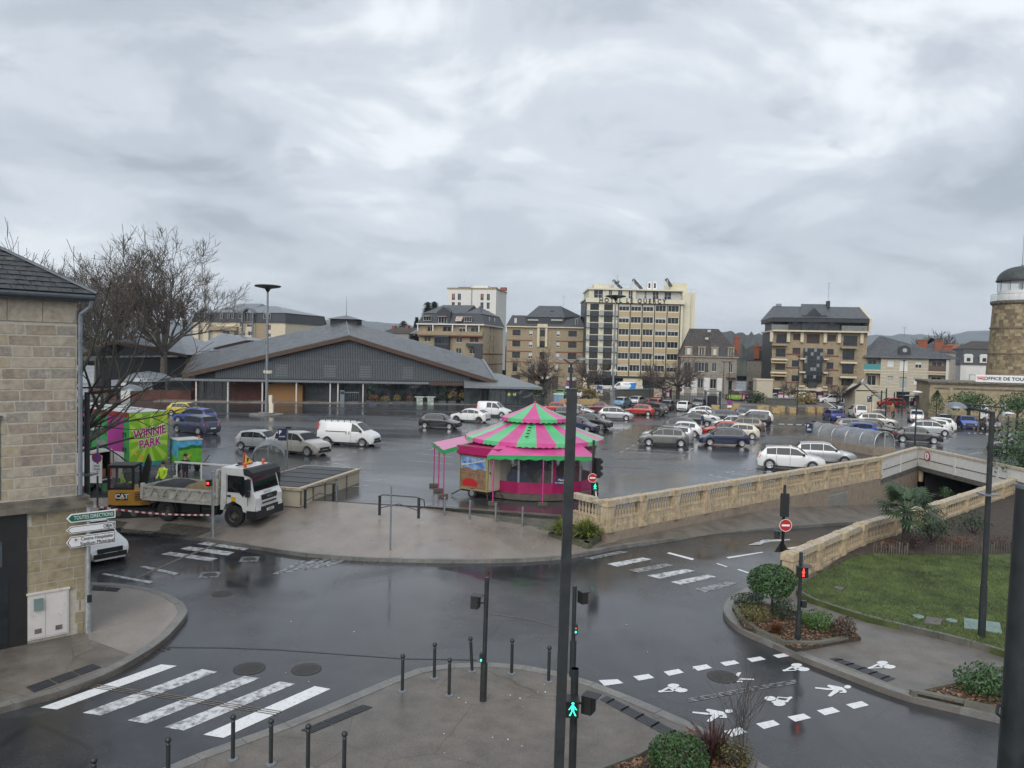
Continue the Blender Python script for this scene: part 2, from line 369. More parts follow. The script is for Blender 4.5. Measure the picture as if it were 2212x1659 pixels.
# pavement at the foot of the stone building
lk=[A3(200,178),A3(740,188),A3(960,200),A3(1220,235),A3(1380,300),A3(1480,370),A3(1492,430),A3(1420,520),A3(1290,660),A3(1060,800),A3(880,905),A3(500,1050),A3(150,1140),A3(0,1185),A3(-300,1270)]
lkp=smooth_line([G(p,ZP)for p in lk],2)
slab('pavement_beside_building',lkp+[G(P(-420,1420),ZP),G(P(-420,1250),ZP)],'pavement_dark')
kerb('pavement_kerb',lkp,d=-.28,stone=1.0)
pk=[G(A3(700,640),ZP),G(A3(1075,775),ZP),G(A3(1275,640),ZP),G(A3(1400,510),ZP),G(A3(1450,430),ZP),G(A3(1430,370),ZP),G(A3(1340,305),ZP),G(A3(1200,255),ZP),G(A3(960,222),ZP),G(A3(700,225),ZP)]
link(tri_fix(MB().poly([p+Vector((0,0,.005))for p in pk]).mesh('corner_paving','concrete_apron')),'corner_paving',kind='structure')
# island in the foreground
isl=[A3(1150,1720),A3(1340,1640),A3(1700,1490),A3(2212,1330),D2(180,900),D2(420,840),D2(760,818),D2(1070,832),D2(1300,872),D2(1560,932),D2(1780,1012),D2(2000,1100),D2(2212,1190),D3(700,1205),D3(920,1295),D3(1190,1470),D3(1400,1610),D3(1700,1830)]
islp=smooth_line([G(p,ZP)for p in isl],2)
slab('traffic_island',islp+[G(P(1700,2100),ZP),G(P(300,2100),ZP)],'pavement_dark')
kerb('island_kerb',islp,d=-.3,stone=1.0)
# pavement and cycle path on the right
rk=[D1(420,560),D1(350,660),D1(280,735),D1(130,800),D1(75,880),D1(110,960),D1(215,1045),D1(400,1120),D1(610,1218),D1(900,1330),D1(1335,1497),D1(1600,1560),D1(2060,1665),D1(2500,1770)]
rkp=smooth_line([G(p,ZP)for p in rk],2)
slab('cycle_path',rkp+[G(D1(2900,1500),ZP),G(D1(2900,600),ZP),G(D1(640,560),ZP)],'path_grit')
kerb('cycle_path_kerb',rkp,d=.28,stone=1.0)
# lawn
ZL=-.52
lawn_pts=[D1(600,760),D1(640,797),D1(1100,950),D1(1500,1040),D1(1880,1133),D1(2070,1195),D1(2400,1270),D1(2700,1100),D1(2700,470),D1(2120,500),D1(1650,510),D1(1145,498),D1(1000,520),D1(850,600),D1(640,710)]
lawnp=[G(p,ZL)for p in lawn_pts]
mat('turf',(.05,.065,.018),.9,var=.35,scale=1.2,bump=.5,bscale=60,col2=(.09,.12,.03))
slab('lawn',lawnp,'turf',.3)
kerb('lawn_kerb',smooth_line(lawnp[0:7],1),d=.14,drop=.3,m='step_stone',stone=1.0)
slab('shrub_bed',[G(p,ZL+.02)for p in(D1(850,600),D1(1000,520),D1(1145,498),D1(1650,510),D1(2120,500),D1(2700,470),D1(2900,100),D1(2060,30),D1(1700,165),D1(1400,230),D1(1110,400),D1(870,560))],'bed_soil' if mat('bed_soil',(.055,.042,.032),.95,var=.45,scale=4,bump=.9,bscale=30)else '',.4)
q=[outer[-1],ok[0],Vector((BAL1.x+.9,BAL1.y+.9,-.66)),Vector((BAL1.x-.5,BAL1.y+.9,-.66)),inner[-1]]
link(tri_fix(MB().poly([p+Vector((0,0,-.012))for p in q]).mesh('forecourt_corner','concrete_apron')),'forecourt_corner',kind='structure')
# steps from the forecourt up to the square
n0=[G(C1(190,1215)),G(C1(1490,1312))]
n1=[G(C1(250,1254),-.17),G(C1(1462,1356),-.17)];n2=[G(C1(540,1325),-.34),G(C1(1425,1402),-.34)]
root=link(None,'steps',kind='structure')
def step(a,b,z):
 q=[V3(a[0],z),V3(a[1],z),V3(b[1],z),V3(b[0],z)]
 MB().extr([V3(p,z+.012)for p in q],(0,0,-.3)).obj('step','step_stone',root)
n00=[n0[0]+Vector((.1,.38,0)),n0[1]+Vector((.1,.38,0))]
step(n0,n00,0.0);step(n1,[p+Vector((0,.02,0))for p in n0],-.17);step(n2,[n0[0].lerp(n0[1],.2),n1[1]],-.34)
step([n2[0]+Vector((1.6,-.35,0)),n2[1]+Vector((-.1,-.42,0))],[n2[0]+Vector((.5,0,0)),n2[1]],-.49)
# ------------------------------------------------------------------ painted markings (flat paint, 4-6 mm above what it lies on)
def paint(name,pts_list,m,z=None,kind='structure',dz=.006):
 mb=MB()
 for pts in pts_list:
  q=[(Gs(p,dz)if z is None else G(p,z+dz))for p in pts];mb.poly(q)
 return link(tri_fix(mb.mesh(name,m)),name,kind=kind)
def lerp2(a,b,t):return(a[0]+(b[0]-a[0])*t,a[1]+(b[1]-a[1])*t)
# zebra crossing on the left: each bar is its own piece of paint
zb=[[A3(320,1180),A3(1275,838),A3(1400,850),A3(450,1195)],[A3(655,1222),A3(1600,875),A3(1720,898),A3(800,1243)],[A3(1010,1282),A3(1935,930),A3(2060,948),A3(1160,1307)],[A3(1300,1337),P(604,1472),P(638,1477),A3(1455,1362)],[A3(1610,1395),P(680,1482),P(714,1488),A3(1770,1420)]]
for k,q in enumerate(zb):paint('crossing_bar',[q],'white_paint' if k in(0,4)else 'white_paint_worn')
zb2=[[A2(1560,1290),A2(1640,1272),A2(1990,1320),A2(1930,1340)],[A2(1420,1330),A2(1500,1310),A2(1860,1355),A2(1800,1382)],[A2(1275,1372),A2(1350,1352),A2(1725,1405),A2(1660,1428)]]
for q in zb2:paint('crossing_bar',[q],'white_paint_worn')
zb3=[[P(218,1240),P(226,1238),P(332,1256),P(322,1260)],[P(300,1224),P(312,1222),P(386,1238),P(376,1242)]]
for q in zb3:paint('crossing_bar',[q],'white_paint_worn')
for i in range(5):
 x,y=588+i*27,1240-i*2
 paint('crossing_bar',[[P(x,y-2*i),P(x+14,y-2*i+1),P(x+75,y-28-i),P(x+64,y-30-i)]],'white_paint_faint')
zb4=[[P(1262,1205),P(1340,1190),P(1358,1192),P(1280,1208)],[P(1311,1218),P(1388,1204),P(1408,1208),P(1333,1224)],[P(1356,1231),P(1436,1217),P(1456,1221),P(1380,1237)],[P(1398,1243),P(1482,1229),P(1501,1233),P(1424,1250)],[P(1447,1257),P(1530,1241),P(1548,1246),P(1470,1263)],[P(1500,1272),P(1575,1255),P(1594,1260),P(1522,1280)]]
for k,q in enumerate(zb4):paint('crossing_bar',[q],'white_paint_faint' if k in(0,2,5)else 'white_paint_worn')
# elephants' feet of the shared crossing
ft=[[D3(-95,836),D3(70,828),D3(122,862),D3(-45,885)],[D3(205,802),D3(340,782),D3(390,816),D3(255,840)],[D3(470,762),D3(600,738),D3(648,770),D3(518,798)],[D3(720,718),D3(845,698),D3(893,730),D3(770,755)],[D3(962,682),D3(1085,662),D3(1134,690),D3(1010,713)],[D3(1195,648),D3(1312,630),D3(1362,655),D3(1240,678)],[D3(1422,618),D3(1532,600),D3(1580,624),D3(1468,643)],
      [D3(992,1280),D3(1140,1245),D3(1200,1290),D3(1062,1330)],[D3(1275,1215),D3(1425,1183),D3(1485,1223),D3(1345,1262)],[D3(1548,1155),D3(1690,1127),D3(1758,1165),D3(1618,1198)],[D3(1805,1100),D3(1940,1070),D3(2010,1110),D3(1875,1142)],[D3(2058,1048),D3(2195,1018),D3(2262,1054),D3(2128,1086)]]
for q in ft:paint('marking_square',[q],'white_paint')
def ell(Z,cx,cy,rx,ry,n=16):return[Z(cx+rx*math.cos(2*math.pi*i/n),cy-ry*math.sin(2*math.pi*i/n))for i in range(n)]
def bike(dx,dy,s=1.,z=None,m='white_paint',Z=D3):
 t=lambda x,y:Z(dx+x*s,dy+y*s)
 pl=[ell(Z,dx+132*s,dy+15*s,52*s,17*s),ell(Z,dx+200*s,dy+56*s,55*s,18*s),ell(Z,dx+18*s,dy+66*s,20*s,9*s,10),
          [t(12,62),t(80,28),t(108,34),t(36,68)],[t(30,66),t(128,60),t(128,68),t(36,72)],[t(74,34),t(200,30),t(196,38),t(150,44),t(108,48)],[t(90,38),t(112,36),t(150,62),t(128,62)]]
 return[paint('cycle_symbol',[q],m,z,dz=.006+.0012*k)for k,q in enumerate(pl)]
def bike_flip(dx,dy,s=1.,m='white_paint'):
 pl=[ell(D3,dx+48*s,dy+17*s,50*s,20*s),ell(D3,dx+130*s,dy+62*s,54*s,22*s),ell(D3,dx+226*s,dy+10*s,18*s,9*s,10)]
 t=lambda x,y:D3(dx+x*s,dy+y*s)
 pl+=[[t(115,2),t(212,10),t(208,18),t(118,10)],[t(180,40),t(214,12),t(232,18),t(204,48)],[t(58,46),t(120,26),t(206,40),t(200,52),t(120,40),t(70,56)],[t(110,6),t(124,8),t(110,32),t(98,30)]]
 return[paint('cycle_symbol',[q],m,None,dz=.006+.0012*k)for k,q in enumerate(pl)]
bike(425,868);bike(1508,690,.92);bike_flip(1350,978)
bike(1110*1.232-2,0,1.0,ZP+.004,'white_paint',lambda x,y:D1((x-1365)*.77+1108,y*.72+1262))
def walker(dx,dy,s=1.):
 t=lambda x,y:D3(dx+x*s,dy+y*s)
 pl=[ell(D3,dx+318*s,dy+20*s,34*s,17*s,14),[t(0,27),t(12,24),t(200,40),t(208,52),t(120,50),t(4,36)],[t(125,2),t(140,0),t(268,24),t(300,50),t(310,70),t(300,80),t(240,78),t(238,70),t(272,66),t(262,54),t(205,60),t(120,14)],[t(178,52),t(238,62),t(160,112),t(142,114),t(126,106)]]
 return[paint('pedestrian_symbol',[q],'white_paint',None,dz=.006+.0012*k)for k,q in enumerate(pl)]
walker(720,1086);walker(1788,876,.9)
paint('pedestrian_symbol',[[D3(1085,808),D3(1115,770),D3(1148,768),D3(1112,822)]],'white_paint');paint('pedestrian_symbol',[[D3(1095,818),D3(1258,824),D3(1262,834),D3(1100,832)]],'white_paint',dz=.0075)
paint('pedestrian_symbol',[[D3(1070,840),D3(1155,842),D3(1158,854),D3(1090,850)]],'white_paint',dz=.009);paint('pedestrian_symbol',[ell(D3,1045,828,46,20)],'white_paint_worn',dz=.0075)
# ramp arrow and lane dashes
for q in([D1(260,442),D1(365,405),D1(445,415),D1(370,428),D1(345,440)],[D1(365,404),D1(556,400),D1(558,408),D1(400,420)]):paint('direction_arrow',[q],'white_paint_worn')
for q in([D1(105,528),D1(360,490),D1(372,494),D1(125,536)],[D1(535,462),D1(690,440),D1(706,444),D1(552,470)],[D1(36,574),D1(46,570),D1(118,594),D1(108,598)],[D1(182,615),D1(196,611),D1(270,636),D1(260,641)],[P(1440,1195),P(1446,1193),P(1500,1207),P(1496,1210)]):paint('lane_dash',[q],'white_paint')
# thin parking-bay lines and corner ticks on the square
def bay(a,b,wd=.10):
 a,b=G(a),G(b);d=(b-a).normalized();nrm=Vector((-d.y,d.x,0))*wd/2
 MB().poly([a-nrm+Vector((0,0,.005)),b-nrm+Vector((0,0,.005)),b+nrm+Vector((0,0,.005)),a+nrm+Vector((0,0,.005))]).obj('bay_line','white_paint_worn',kind='structure')
for a,b in[(C2(650,655),C2(1260,690)),(C2(660,690),C2(1220,722)),(C2(600,688),C2(625,678)),(C2(648,662),C2(682,648)),(C2(705,630),C2(735,618)),(C2(1235,692),C2(1258,680)),(C2(1200,724),C2(1222,714)),(C2(1275,662),C2(1300,650)),(C2(760,605),C2(782,595)),
             (C2(1440,915),C2(1700,952)),(C2(1610,888),C2(1930,925)),(C2(1815,858),C2(2010,880)),(C2(1440,918),C2(1490,906)),(C2(1610,890),C2(1700,876)),(C2(1815,858),C2(1895,846)),
             (C1(95,700),C1(450,740)),(C1(0,770),C1(440,805)),(C1(2080,690),C1(2100,680)),(C1(230,665),C1(270,652)),(A4(1420,1450),A4(1480,1440)),(A4(1520,1505),A4(1570,1495)),(A4(1300,1590),A4(1450,1615)),(A4(1380,1540),A4(1440,1525)),
             (C4(470,850),C4(1100,895)),(C4(320,815),C4(420,760)),(C4(1060,890),C4(1095,880)),(C4(1140,835),C4(1170,822)),(C4(1185,805),C4(1210,795)),(C4(1245,745),C4(1270,738)),(C4(1870,705),C4(2212,660)),(C4(1450,1010),C4(1640,985)),(C3(1190,692),C3(1500,712)),
             (C3(330,790),C3(375,780)),(C3(315,825),C3(355,815)),(C3(300,880),C3(340,870)),(C3(280,940),C3(310,930)),(C3(420,610),C3(560,612)),(P(775,1040),P(838,1035)),(P(760,1052),P(800,1048))]:bay(a,b)
for k in range(7):paint('give_way_dash',[[C4(1690+150*k*.5,728+k*4),C4(1730+150*k*.5,728+k*4),C4(1738+150*k*.5,742+k*4),C4(1690+150*k*.5,742+k*4)]]if k%2==0 else[[C4(1400+40*k,715),C4(1430+40*k,715),C4(1436+40*k,724),C4(1404+40*k,724)]],'white_paint_worn',0.0)
for k in range(6):paint('give_way_dash',[[C3(620+125*k,620+4*k),C3(700+125*k,622+4*k),C3(690+125*k,634+4*k),C3(610+125*k,630+4*k)]],'white_paint_worn',0.0)
for ln in([A4(215,1497),A4(560,1442)],[A4(1120,1352),A4(1660,1268),A4(2150,1185)],[A4(90,1168),A4(880,1195)],[C1(0,365),C1(420,290),C1(700,270)],[C2(520,755),C2(1100,752)],[C2(400,830),C2(900,850)],[C3(430,690),C3(1000,670)],[C3(640,810),C3(1050,830)],[P(640,1010),P(950,965)]):
 g_=[G(p,.005)for p in ln];MB().strip(offset_line(g_,.07),offset_line(g_,-.07)).obj('tar_seam','tar' if 'tar' in MATS or mat('tar',(.016,.016,.017),.3,var=.2)else '',kind='structure')
def line_on_road(nm,pts,w_,m):
 g_=[Gs(p,.0085)for p in pts];MB().strip(offset_line(g_,w_),offset_line(g_,-w_)).obj(nm,m,kind='structure')
mat('trench_fill',(.13,.115,.095),.5,var=.3,scale=6)
for k in range(3):line_on_road('trench_line',[A3(760-20*k,998+11*k),A3(1500-20*k,1100+11*k),A3(2230-20*k,1212+13*k)],.022,'trench_fill')
line_on_road('tar_seam',[A3(1310,702),A3(1800,706),A3(2212,722),D2(180,790),D2(760,800)],.03,'tar');line_on_road('tar_seam',[D2(860,435),D2(1150,475),D2(1420,545)],.03,'trench_fill');line_on_road('trench_line',[A2(1080,1560),A2(1440,1400),A2(1800,1260)],.09,'trench_fill')
for k in range(3):line_on_road('trench_line',[D3(680+6*k,1000+12*k),D3(1200+6*k,905+12*k),D3(1620+6*k,835+12*k)],.02,'white_paint_faint')
# tactile strips: flat studded mats
mat('tactile',(.035,.038,.044),.5,var=.2,scale=12)
def tactile(quad,zt,n,rows=5):
 a,b,c,d=[G(p,zt+.006)for p in quad]
 for k in range(n):
  t0,t1=k/n+.012,(k+1)/n-.012;q=[a.lerp(b,t0),a.lerp(b,t1),d.lerp(c,t1),d.lerp(c,t0)]
  mb=MB().extr([p+Vector((0,0,.006))for p in q],(0,0,-.01))
  for i in range(8):
   for j in range(rows):
    e=q[0].lerp(q[1],(i+.5)/8).lerp(q[3].lerp(q[2],(i+.5)/8),(j+.5)/rows);mb.box(e.x-.022,e.x+.022,e.y-.022,e.y+.022,e.z+.004,e.z+.014)
  mb.obj('tactile_mat','tactile',kind='structure')
tactile([A3(200,1020),A3(740,832),A3(808,860),A3(262,1062)],ZP,3);tactile([D2(1735,1115),D2(1790,1085),D2(2400,1395),D2(2330,1440)],ZP,3)
tactile([D2(-50-100,1262),D2(-310+480,1110),D2(240,1120),D2(-60,1282)],ZP,2)if False else tactile([P(648,1578),P(785,1522),P(806,1527),P(672,1584)],ZP,3)
tactile([D1(835,1245),D1(890,1238),D1(1303,1385),D1(1245,1408)],ZP,3);tactile([A3(735,215),A3(960,235),A3(930,262),A3(720,250)],ZP+.006,2)
tactile([A2(1765,1240),A2(1800,1225),A2(2080,1255),A2(2040,1272)],ZP+.02,3);tactile([D1(240,830),D1(310,770),D1(380,800),D1(330,845)],ZP,2)
# manhole covers
mat('iron',(.06,.058,.055),.5,.4,.3,20,bump=.5,bscale=80)
def cover(p,r,zt,lab,name='manhole_cover'):
 c=Gs(p,0)if zt is None else G(p,zt);t=thing(name,lab,'manhole cover',c)
 MB().lathe([(r,0),(r,.012),(r-.05,.014)],24).obj('rim','iron',t)
 mb=MB().lathe([(r-.07,0),(r-.07,.012)],24)
 for i in range(-4,5):
  for j in range(-4,5):
   x,y=i*r*.18,j*r*.18
   if x*x+y*y<(r-.14)**2:mb.box(x-.03,x+.03,y-.03,y+.03,.008,.018)
 mb.obj('lid','iron',t)
cover(A3(1975,873),.42,None,'round iron manhole cover in the street by the crossing bars, the left one')
cover(P(662,1446),.40,None,'round iron manhole cover in the street right of the other by the crossing')
cover(A3(1760,280),.36,None,'worn round manhole cover off the kerb of the building corner')
cover(D3(985,808),.42,None,'round manhole cover under the painted walking figure on the shared crossing')
for pp,lb in((A3(1660,130),'small pale square cover in the street before the forecourt'),(A2(1975,1412),'small pale square cover in the street nearest the zebra bars by the truck')):
 c=Gs(pp);t=thing('square_cover',lb,'manhole cover',c,.2)
 MB().box(-.36,.36,-.36,.36,0,.012).obj('rim','white_paint_faint',t);MB().lathe([(.26,.012),(.26,.02)],18).obj('lid','iron',t)
c=G(A3(1200,745),ZP-.14);t=thing('drain_grate','iron gutter grate against the curved kerb by the crossing','drain grate',Vector((c.x,c.y,zs(c.x,c.y))),.85)
for k in range(7):MB().box(-.5+k*.15,-.42+k*.15,-.14,.14,0,.012).obj('bar','iron',t)
for q,lb in(([D1(860,740),D1(885,730),D1(945,742),D1(920,760)],'brown access plate in the grass near the balustrade'),([D1(1503,990),D1(1525,945),D1(1638,962),D1(1620,1005)],'grey access plate in the lawn between two round green lids'),([D1(1787,955),D1(2040,990),D1(2058,1062),D1(1790,1025)],'large green-grey plate in the lawn beside the lamp post')):
 mb=MB().extr([G(p,ZL+.035)for p in q],(0,0,-.05));o=mb.obj('access_plate','plate_green' if 'green-grey' in lb else 'plate_brown' if mat('plate_green',(.17,.24,.22),.5)and mat('plate_brown',(.11,.10,.095),.6)else '');o['label']=lb;o['category']='plate'
for p,lb in((D1(1465,950),'small round green lid in the grass left of the grey plate'),(D1(1700,978),'small round green lid in the grass right of the grey plate')):
 t=MB().lathe([(.17,0),(.17,.03),(.15,.04)],16).obj('ground_lid','plate_green',loc=G(p,ZL));t['label']=lb;t['category']='lid'
# ------------------------------------------------------------------ retaining wall, balustrades, underpass
mat('render_beige',(.27,.215,.165),.85,var=.12,scale=3,bump=.3,v2=(1.2,(.15,.12,.095),.55,.75))
mat('parapet_paint',(.62,.60,.56),.7,var=.06,scale=5,bump=.15,v2=(2.2,(.25,.24,.22),.60,.74))
mat('concrete_dark',(.10,.098,.085),.85,var=.25,scale=3,bump=.4)
mat('balu_stone',(.46,.365,.24),.85,var=.25,scale=5,bump=.5,stretch=(1,1,.55),v2=(4.5,(.16,.12,.08),.53,.72))
mat('balu_cap',(.46,.39,.29),.8,var=.22,scale=6,bump=.4,v2=(4.,(.21,.17,.12),.54,.72))
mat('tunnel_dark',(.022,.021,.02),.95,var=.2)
def wallrun(name,A,B,z0a,z0b,z1,th,m,parent=None,**k):
 d=(B-A);d.z=0;d.normalize();nv=Vector((-d.y,d.x,0))*th
 a,b=Vector((A.x,A.y,0)),Vector((B.x,B.y,0))
 q=[V3(a,z0a),V3(b,z0b),V3(b,z1),V3(a,z1)]
 return MB().extr(q,nv).obj(name,m,parent,**k)
wt=thing('retaining_wall','rendered beige retaining wall that grows taller along the sunken ramp','wall')
nseg=7
for i in range(nseg):
 a,b=BAL1.lerp(BAL2,i/nseg),BAL1.lerp(BAL2,(i+1)/nseg);e=(b-a).normalized()*.012
 if i==5:
  c=a.lerp(b,.72);wallrun('wall_panel',a+e,a.lerp(b,.15),-4.2,-4.2,-.255,.4,'render_beige',wt)
  sh=wallrun('roller_door',a.lerp(b,.15),a.lerp(b,.8)+e*0,-4.2,-4.2,-.6,.3,'shutter_grey' if mat('shutter_grey',(.26,.255,.23),.6,var=.1)else '',wt)
  n=Vector((b.y-a.y,-(b.x-a.x),0)).normalized()*.03
  for k in range(14):wallrun('slat',a.lerp(b,.16)+n,a.lerp(b,.79)+n,-2.43+k*.125,-2.43+k*.125,-2.34+k*.125,.03,'shutter_grey',sh)
  wallrun('wall_panel',a.lerp(b,.15),a.lerp(b,.8),-.58,-.58,-.255,.4,'render_beige',wt);wallrun('wall_panel',a.lerp(b,.8),b-e,-4.2,-4.2,-.255,.4,'render_beige',wt)
 else:wallrun('wall_panel',a+e,b-e,-4.2,-4.2,-.255,.4,'render_beige',wt)
wallrun('wall_panel',BAL2,PAR1,-4.4,-4.4,-.63,.4,'render_beige',wt)
BALPROF=[(.085,0),(.085,.06),(.055,.09),(.06,.13),(.098,.24),(.09,.34),(.05,.50),(.042,.60),(.055,.66),(.05,.70),(.085,.73),(.085,.78)]
bal_me=MB().lathe(BALPROF,10).mesh('baluster','balu_stone',True)
def balustrade(name,label,A,B,zb,zr,bays,nb,plinth,start_pier=True,end_pier=True):
 """A, B on the outer line; zb foot, zr top of the rail"""
 A,B=Vector((A.x,A.y,0)),Vector((B.x,B.y,0));L=(B-A).length;yaw=math.atan2(B.y-A.y,B.x-A.x)
 t=thing(name,label,'balustrade',(A.x,A.y,zb),yaw);H=zr-zb;pw=.44
 bh=H-plinth-.30;zbal=plinth+.06
 MB().box(0,L,.0,.36,0,plinth*.55).obj('plinth','balu_stone',t)
 MB().box(0,L,.03,.33,plinth*.55,plinth).box(0,L,.01,.35,plinth,plinth+.06).obj('base_course','balu_stone',t)
 for k in range(int(L/1.45)):MB().box(k*1.45+.02,k*1.45+1.43,-.012,.02,H-.23,H+.012).box(k*1.45+.02,k*1.45+1.43,.02,.4,H-.06,H+.012).obj('coping','balu_cap',t)
 MB().box(0,L,-.0,.38,H-.17,H-.065).box(0,L,.05,.31,H-.25,H-.17).obj('rail','balu_cap',t)
 bw=L/bays
 for i in range(bays+1):
  if(i==0 and not start_pier)or(i==bays and not end_pier):continue
  x=min(max(i*bw,pw/2),L-pw/2)
  mb=MB().box(x-pw/2,x+pw/2,-.04,.40,plinth*.5,H-.26).box(x-pw/2-.04,x+pw/2+.04,-.07,.43,0,plinth*.5).box(x-pw/2-.05,x+pw/2+.05,-.08,.44,H-.26,H+.02)
  mb.box(x-pw/2+.1,x+pw/2-.1,-.065,-.04,plinth*.62,H-.36);mb.obj('pier','balu_stone',t)
 for i in range(bays):
  for j in range(nb):
   x=i*bw+pw/2+.12+(bw-pw-.24)*(j+.5)/nb
   o=link(bal_me,'baluster',t,(x,.18,zbal));o.scale=(.72,.72,(H-.25-zbal)/.78)
 return t
balustrade('balustrade','short weathered stone balustrade return behind the planter by the carousel',BAL0,BAL1,-.25,1.2,1,8,.56,False,False)
balustrade('balustrade','long weathered stone balustrade on top of the ramp retaining wall',BAL1,BAL2,-.25,1.2,11,9,.56)
# near balustrade between the lawn and the ramp
ZR=.45
nb_pts=[G(D1(575,512),ZR),G(D1(1100,292),ZR),G(D1(1400,205),ZR),G(D1(1660,138),ZR),G(D1(2030,18),ZR)]
balustrade('balustrade','stone balustrade with moss along the lawn, nearest the round topiary',nb_pts[0],nb_pts[1],-.62,ZR,3,7,.2)
balustrade('balustrade','stone balustrade half hidden behind the fan palm',nb_pts[1],nb_pts[3],-.62,ZR,3,7,.2,False)
balustrade('balustrade','stone balustrade opposite the dark underpass mouth behind the palm',nb_pts[3],nb_pts[3]+(nb_pts[4]-nb_pts[3])*1.5,-.62,ZR,4,7,.2,False)
nw=thing('retaining_wall','low rendered wall under the balustrade on the lawn side of the ramp','wall')
for a,b in zip(nb_pts,nb_pts[1:]):wallrun('wall_panel',Vector((a.x,a.y,0)),Vector((b.x,b.y,0)),-4.4,-4.4,-.63,.3,'render_beige',nw)
# white parapet over the underpass
pt=thing('parapet','white painted parapet panels over the underpass with a round sign','wall')
def panels(A,B,n):
 for i in range(n):
  a,b=A.lerp(B,i/n),A.lerp(B,(i+1)/n);d=(b-a).normalized();e=d*.13
  wallrun('panel',a+e,b-e,-.3,-.3,1.06,.16,'parapet_paint',pt)
  nrm=Vector((d.y,-d.x,0))*.03
  wallrun('ledge',a+e+nrm,b-e+nrm,.28,.28,.33,.03,'concrete_dark',pt)
  wallrun('pilaster',a-e*.95+nrm*1.5,a+e*.95+nrm*1.5,-.31,-.31,1.06,.22,'parapet_paint',pt)
 d=(B-A).normalized();nrm=Vector((d.y,-d.x,0))*.07
 wallrun('coping',A+nrm,B+nrm,1.06,1.06,1.21,.34,'balu_cap',pt)
 wallrun('soffit_beam',A+nrm*.6,B+nrm*.6,-.62,-.62,-.305,.5,'concrete_dark',pt)
panels(BAL2+(PAR1-BAL2).normalized()*.05,PAR1-(PAR1-BAL2).normalized()*.2,2);panels(PAR1,PARE,3)
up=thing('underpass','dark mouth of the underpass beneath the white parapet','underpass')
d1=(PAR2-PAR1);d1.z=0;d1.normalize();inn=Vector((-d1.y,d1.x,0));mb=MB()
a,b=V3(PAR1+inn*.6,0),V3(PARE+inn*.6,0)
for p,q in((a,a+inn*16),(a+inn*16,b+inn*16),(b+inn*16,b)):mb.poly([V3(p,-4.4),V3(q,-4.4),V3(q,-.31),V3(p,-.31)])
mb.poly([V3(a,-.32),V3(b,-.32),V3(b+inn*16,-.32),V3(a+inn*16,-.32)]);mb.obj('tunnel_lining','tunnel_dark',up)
MB().tube(V3(PAR1+Vector((.2,-.1,0)),-1.5),V3(PAR1+Vector((.2,-.1,0)),-.63),.17,.2,8).obj('bracket','balu_stone',up)
pc=PAR1+(PAR2-PAR1)*.14
ps=thing('prohibition_sign','round red-ringed sign with a walking figure on the white parapet','sign',V3(pc+Vector((d1.y,-d1.x,0))*.06,.62),math.atan2(d1.y,d1.x))
def disc_mb(r,y0,y1,n=24,m=0):
 mb=MB();return mb.extr([(r*math.cos(2*math.pi*i/n),y0,r*math.sin(2*math.pi*i/n))for i in range(n)],(0,y1-y0,0),m)
mat('sign_red',(.42,.02,.025),.4,var=.04);mat('sign_blue',(.03,.09,.36),.4,var=.04);mat('sign_navy',(.012,.022,.07),.4,var=.05);mat('sign_green',(.0,.13,.075),.4,var=.03)
disc_mb(.36,-.03,0).obj('ring','sign_red',ps);disc_mb(.27,-.036,-.031).obj('face','print_white',ps)
mb=MB().box(-.04,.04,-.042,-.037,-.04,.11)
mb.extr([(-.03,-.04,-.03),(.03,-.04,-.03),(.12,-.04,-.18),(.08,-.04,-.19)],(0,.003,0)).extr([(-.03,-.04,-.03),(.02,-.04,-.03),(-.07,-.04,-.19),(-.11,-.04,-.18)],(0,.003,0)).extr([(-.03,-.04,.1),(-.1,-.04,-.01),(-.12,-.04,.0),(-.04,-.04,.11)],(0,.003,0)).extr([(.03,-.04,.1),(.11,-.04,.0),(.13,-.04,.01),(.04,-.04,.11)],(0,.003,0))
mb.add([(0+.04*math.cos(i),-.042,.165+.04*math.sin(i))for i in[k*math.pi/5 for k in range(10)]],[tuple(range(10))]);mb.obj('figure','print_black',ps)
# ------------------------------------------------------------------ stone building on the left
q0=G(P(0,1400),ZP);q1=G(P(166,1366),ZP);dv=(q1-q0);yaw=math.atan2(dv.y,dv.x);ux=dv.normalized()
SB=thing('stone_building','pale sandstone corner building with slate roof and a white meter cabinet','building',q1,yaw)
def loc(p):
 d=ray(*p);n=Vector((-ux.y,ux.x,0));t=((q1-Vector((0,0,CH))).dot(n))/d.dot(n);r=Vector((0,0,CH))+d*t-q1
 return r.dot(ux),r.z
mat('slate',(.045,.048,.052),.5,var=.35,scale=5,bump=.3,v2=(2.5,(.11,.105,.085),.58,.72))
mat('zinc',(.09,.105,.12),.45,.4,.15,4);mat('zinc_pipe',(.20,.225,.25),.45,.4,.15,4)
mat('stone_a',(.42,.36,.285),.85,var=.14,scale=6,bump=.35,v2=(2.6,(.27,.225,.175),.52,.7))
mat('stone_b',(.345,.285,.22),.85,var=.16,scale=7,bump=.4,v2=(2.,(.20,.17,.14),.5,.68))
mat('stone_d',(.30,.265,.225),.85,var=.2,scale=9,bump=.5,v2=(3.5,(.44,.40,.33),.56,.66));mat('stone_c',(.40,.33,.23),.85,var=.12,scale=5,bump=.3)
mat('stone_low',(.33,.27,.175),.8,var=.14,scale=5,bump=.35,v2=(3.,(.22,.17,.10),.5,.7))
mat('ledge_stone',(.19,.165,.13),.85,var=.25,scale=6,bump=.5,v2=(3.,(.07,.065,.055),.45,.62))
zc0=loc(P(100,1100))[1];zc1=loc(P(100,1078))[1];ze=loc(P(100,640))[1];zt=loc(P(100,697))[1]
MB().box(-14,0,.0,12,zc1,ze).obj('wall','mortar',SB)
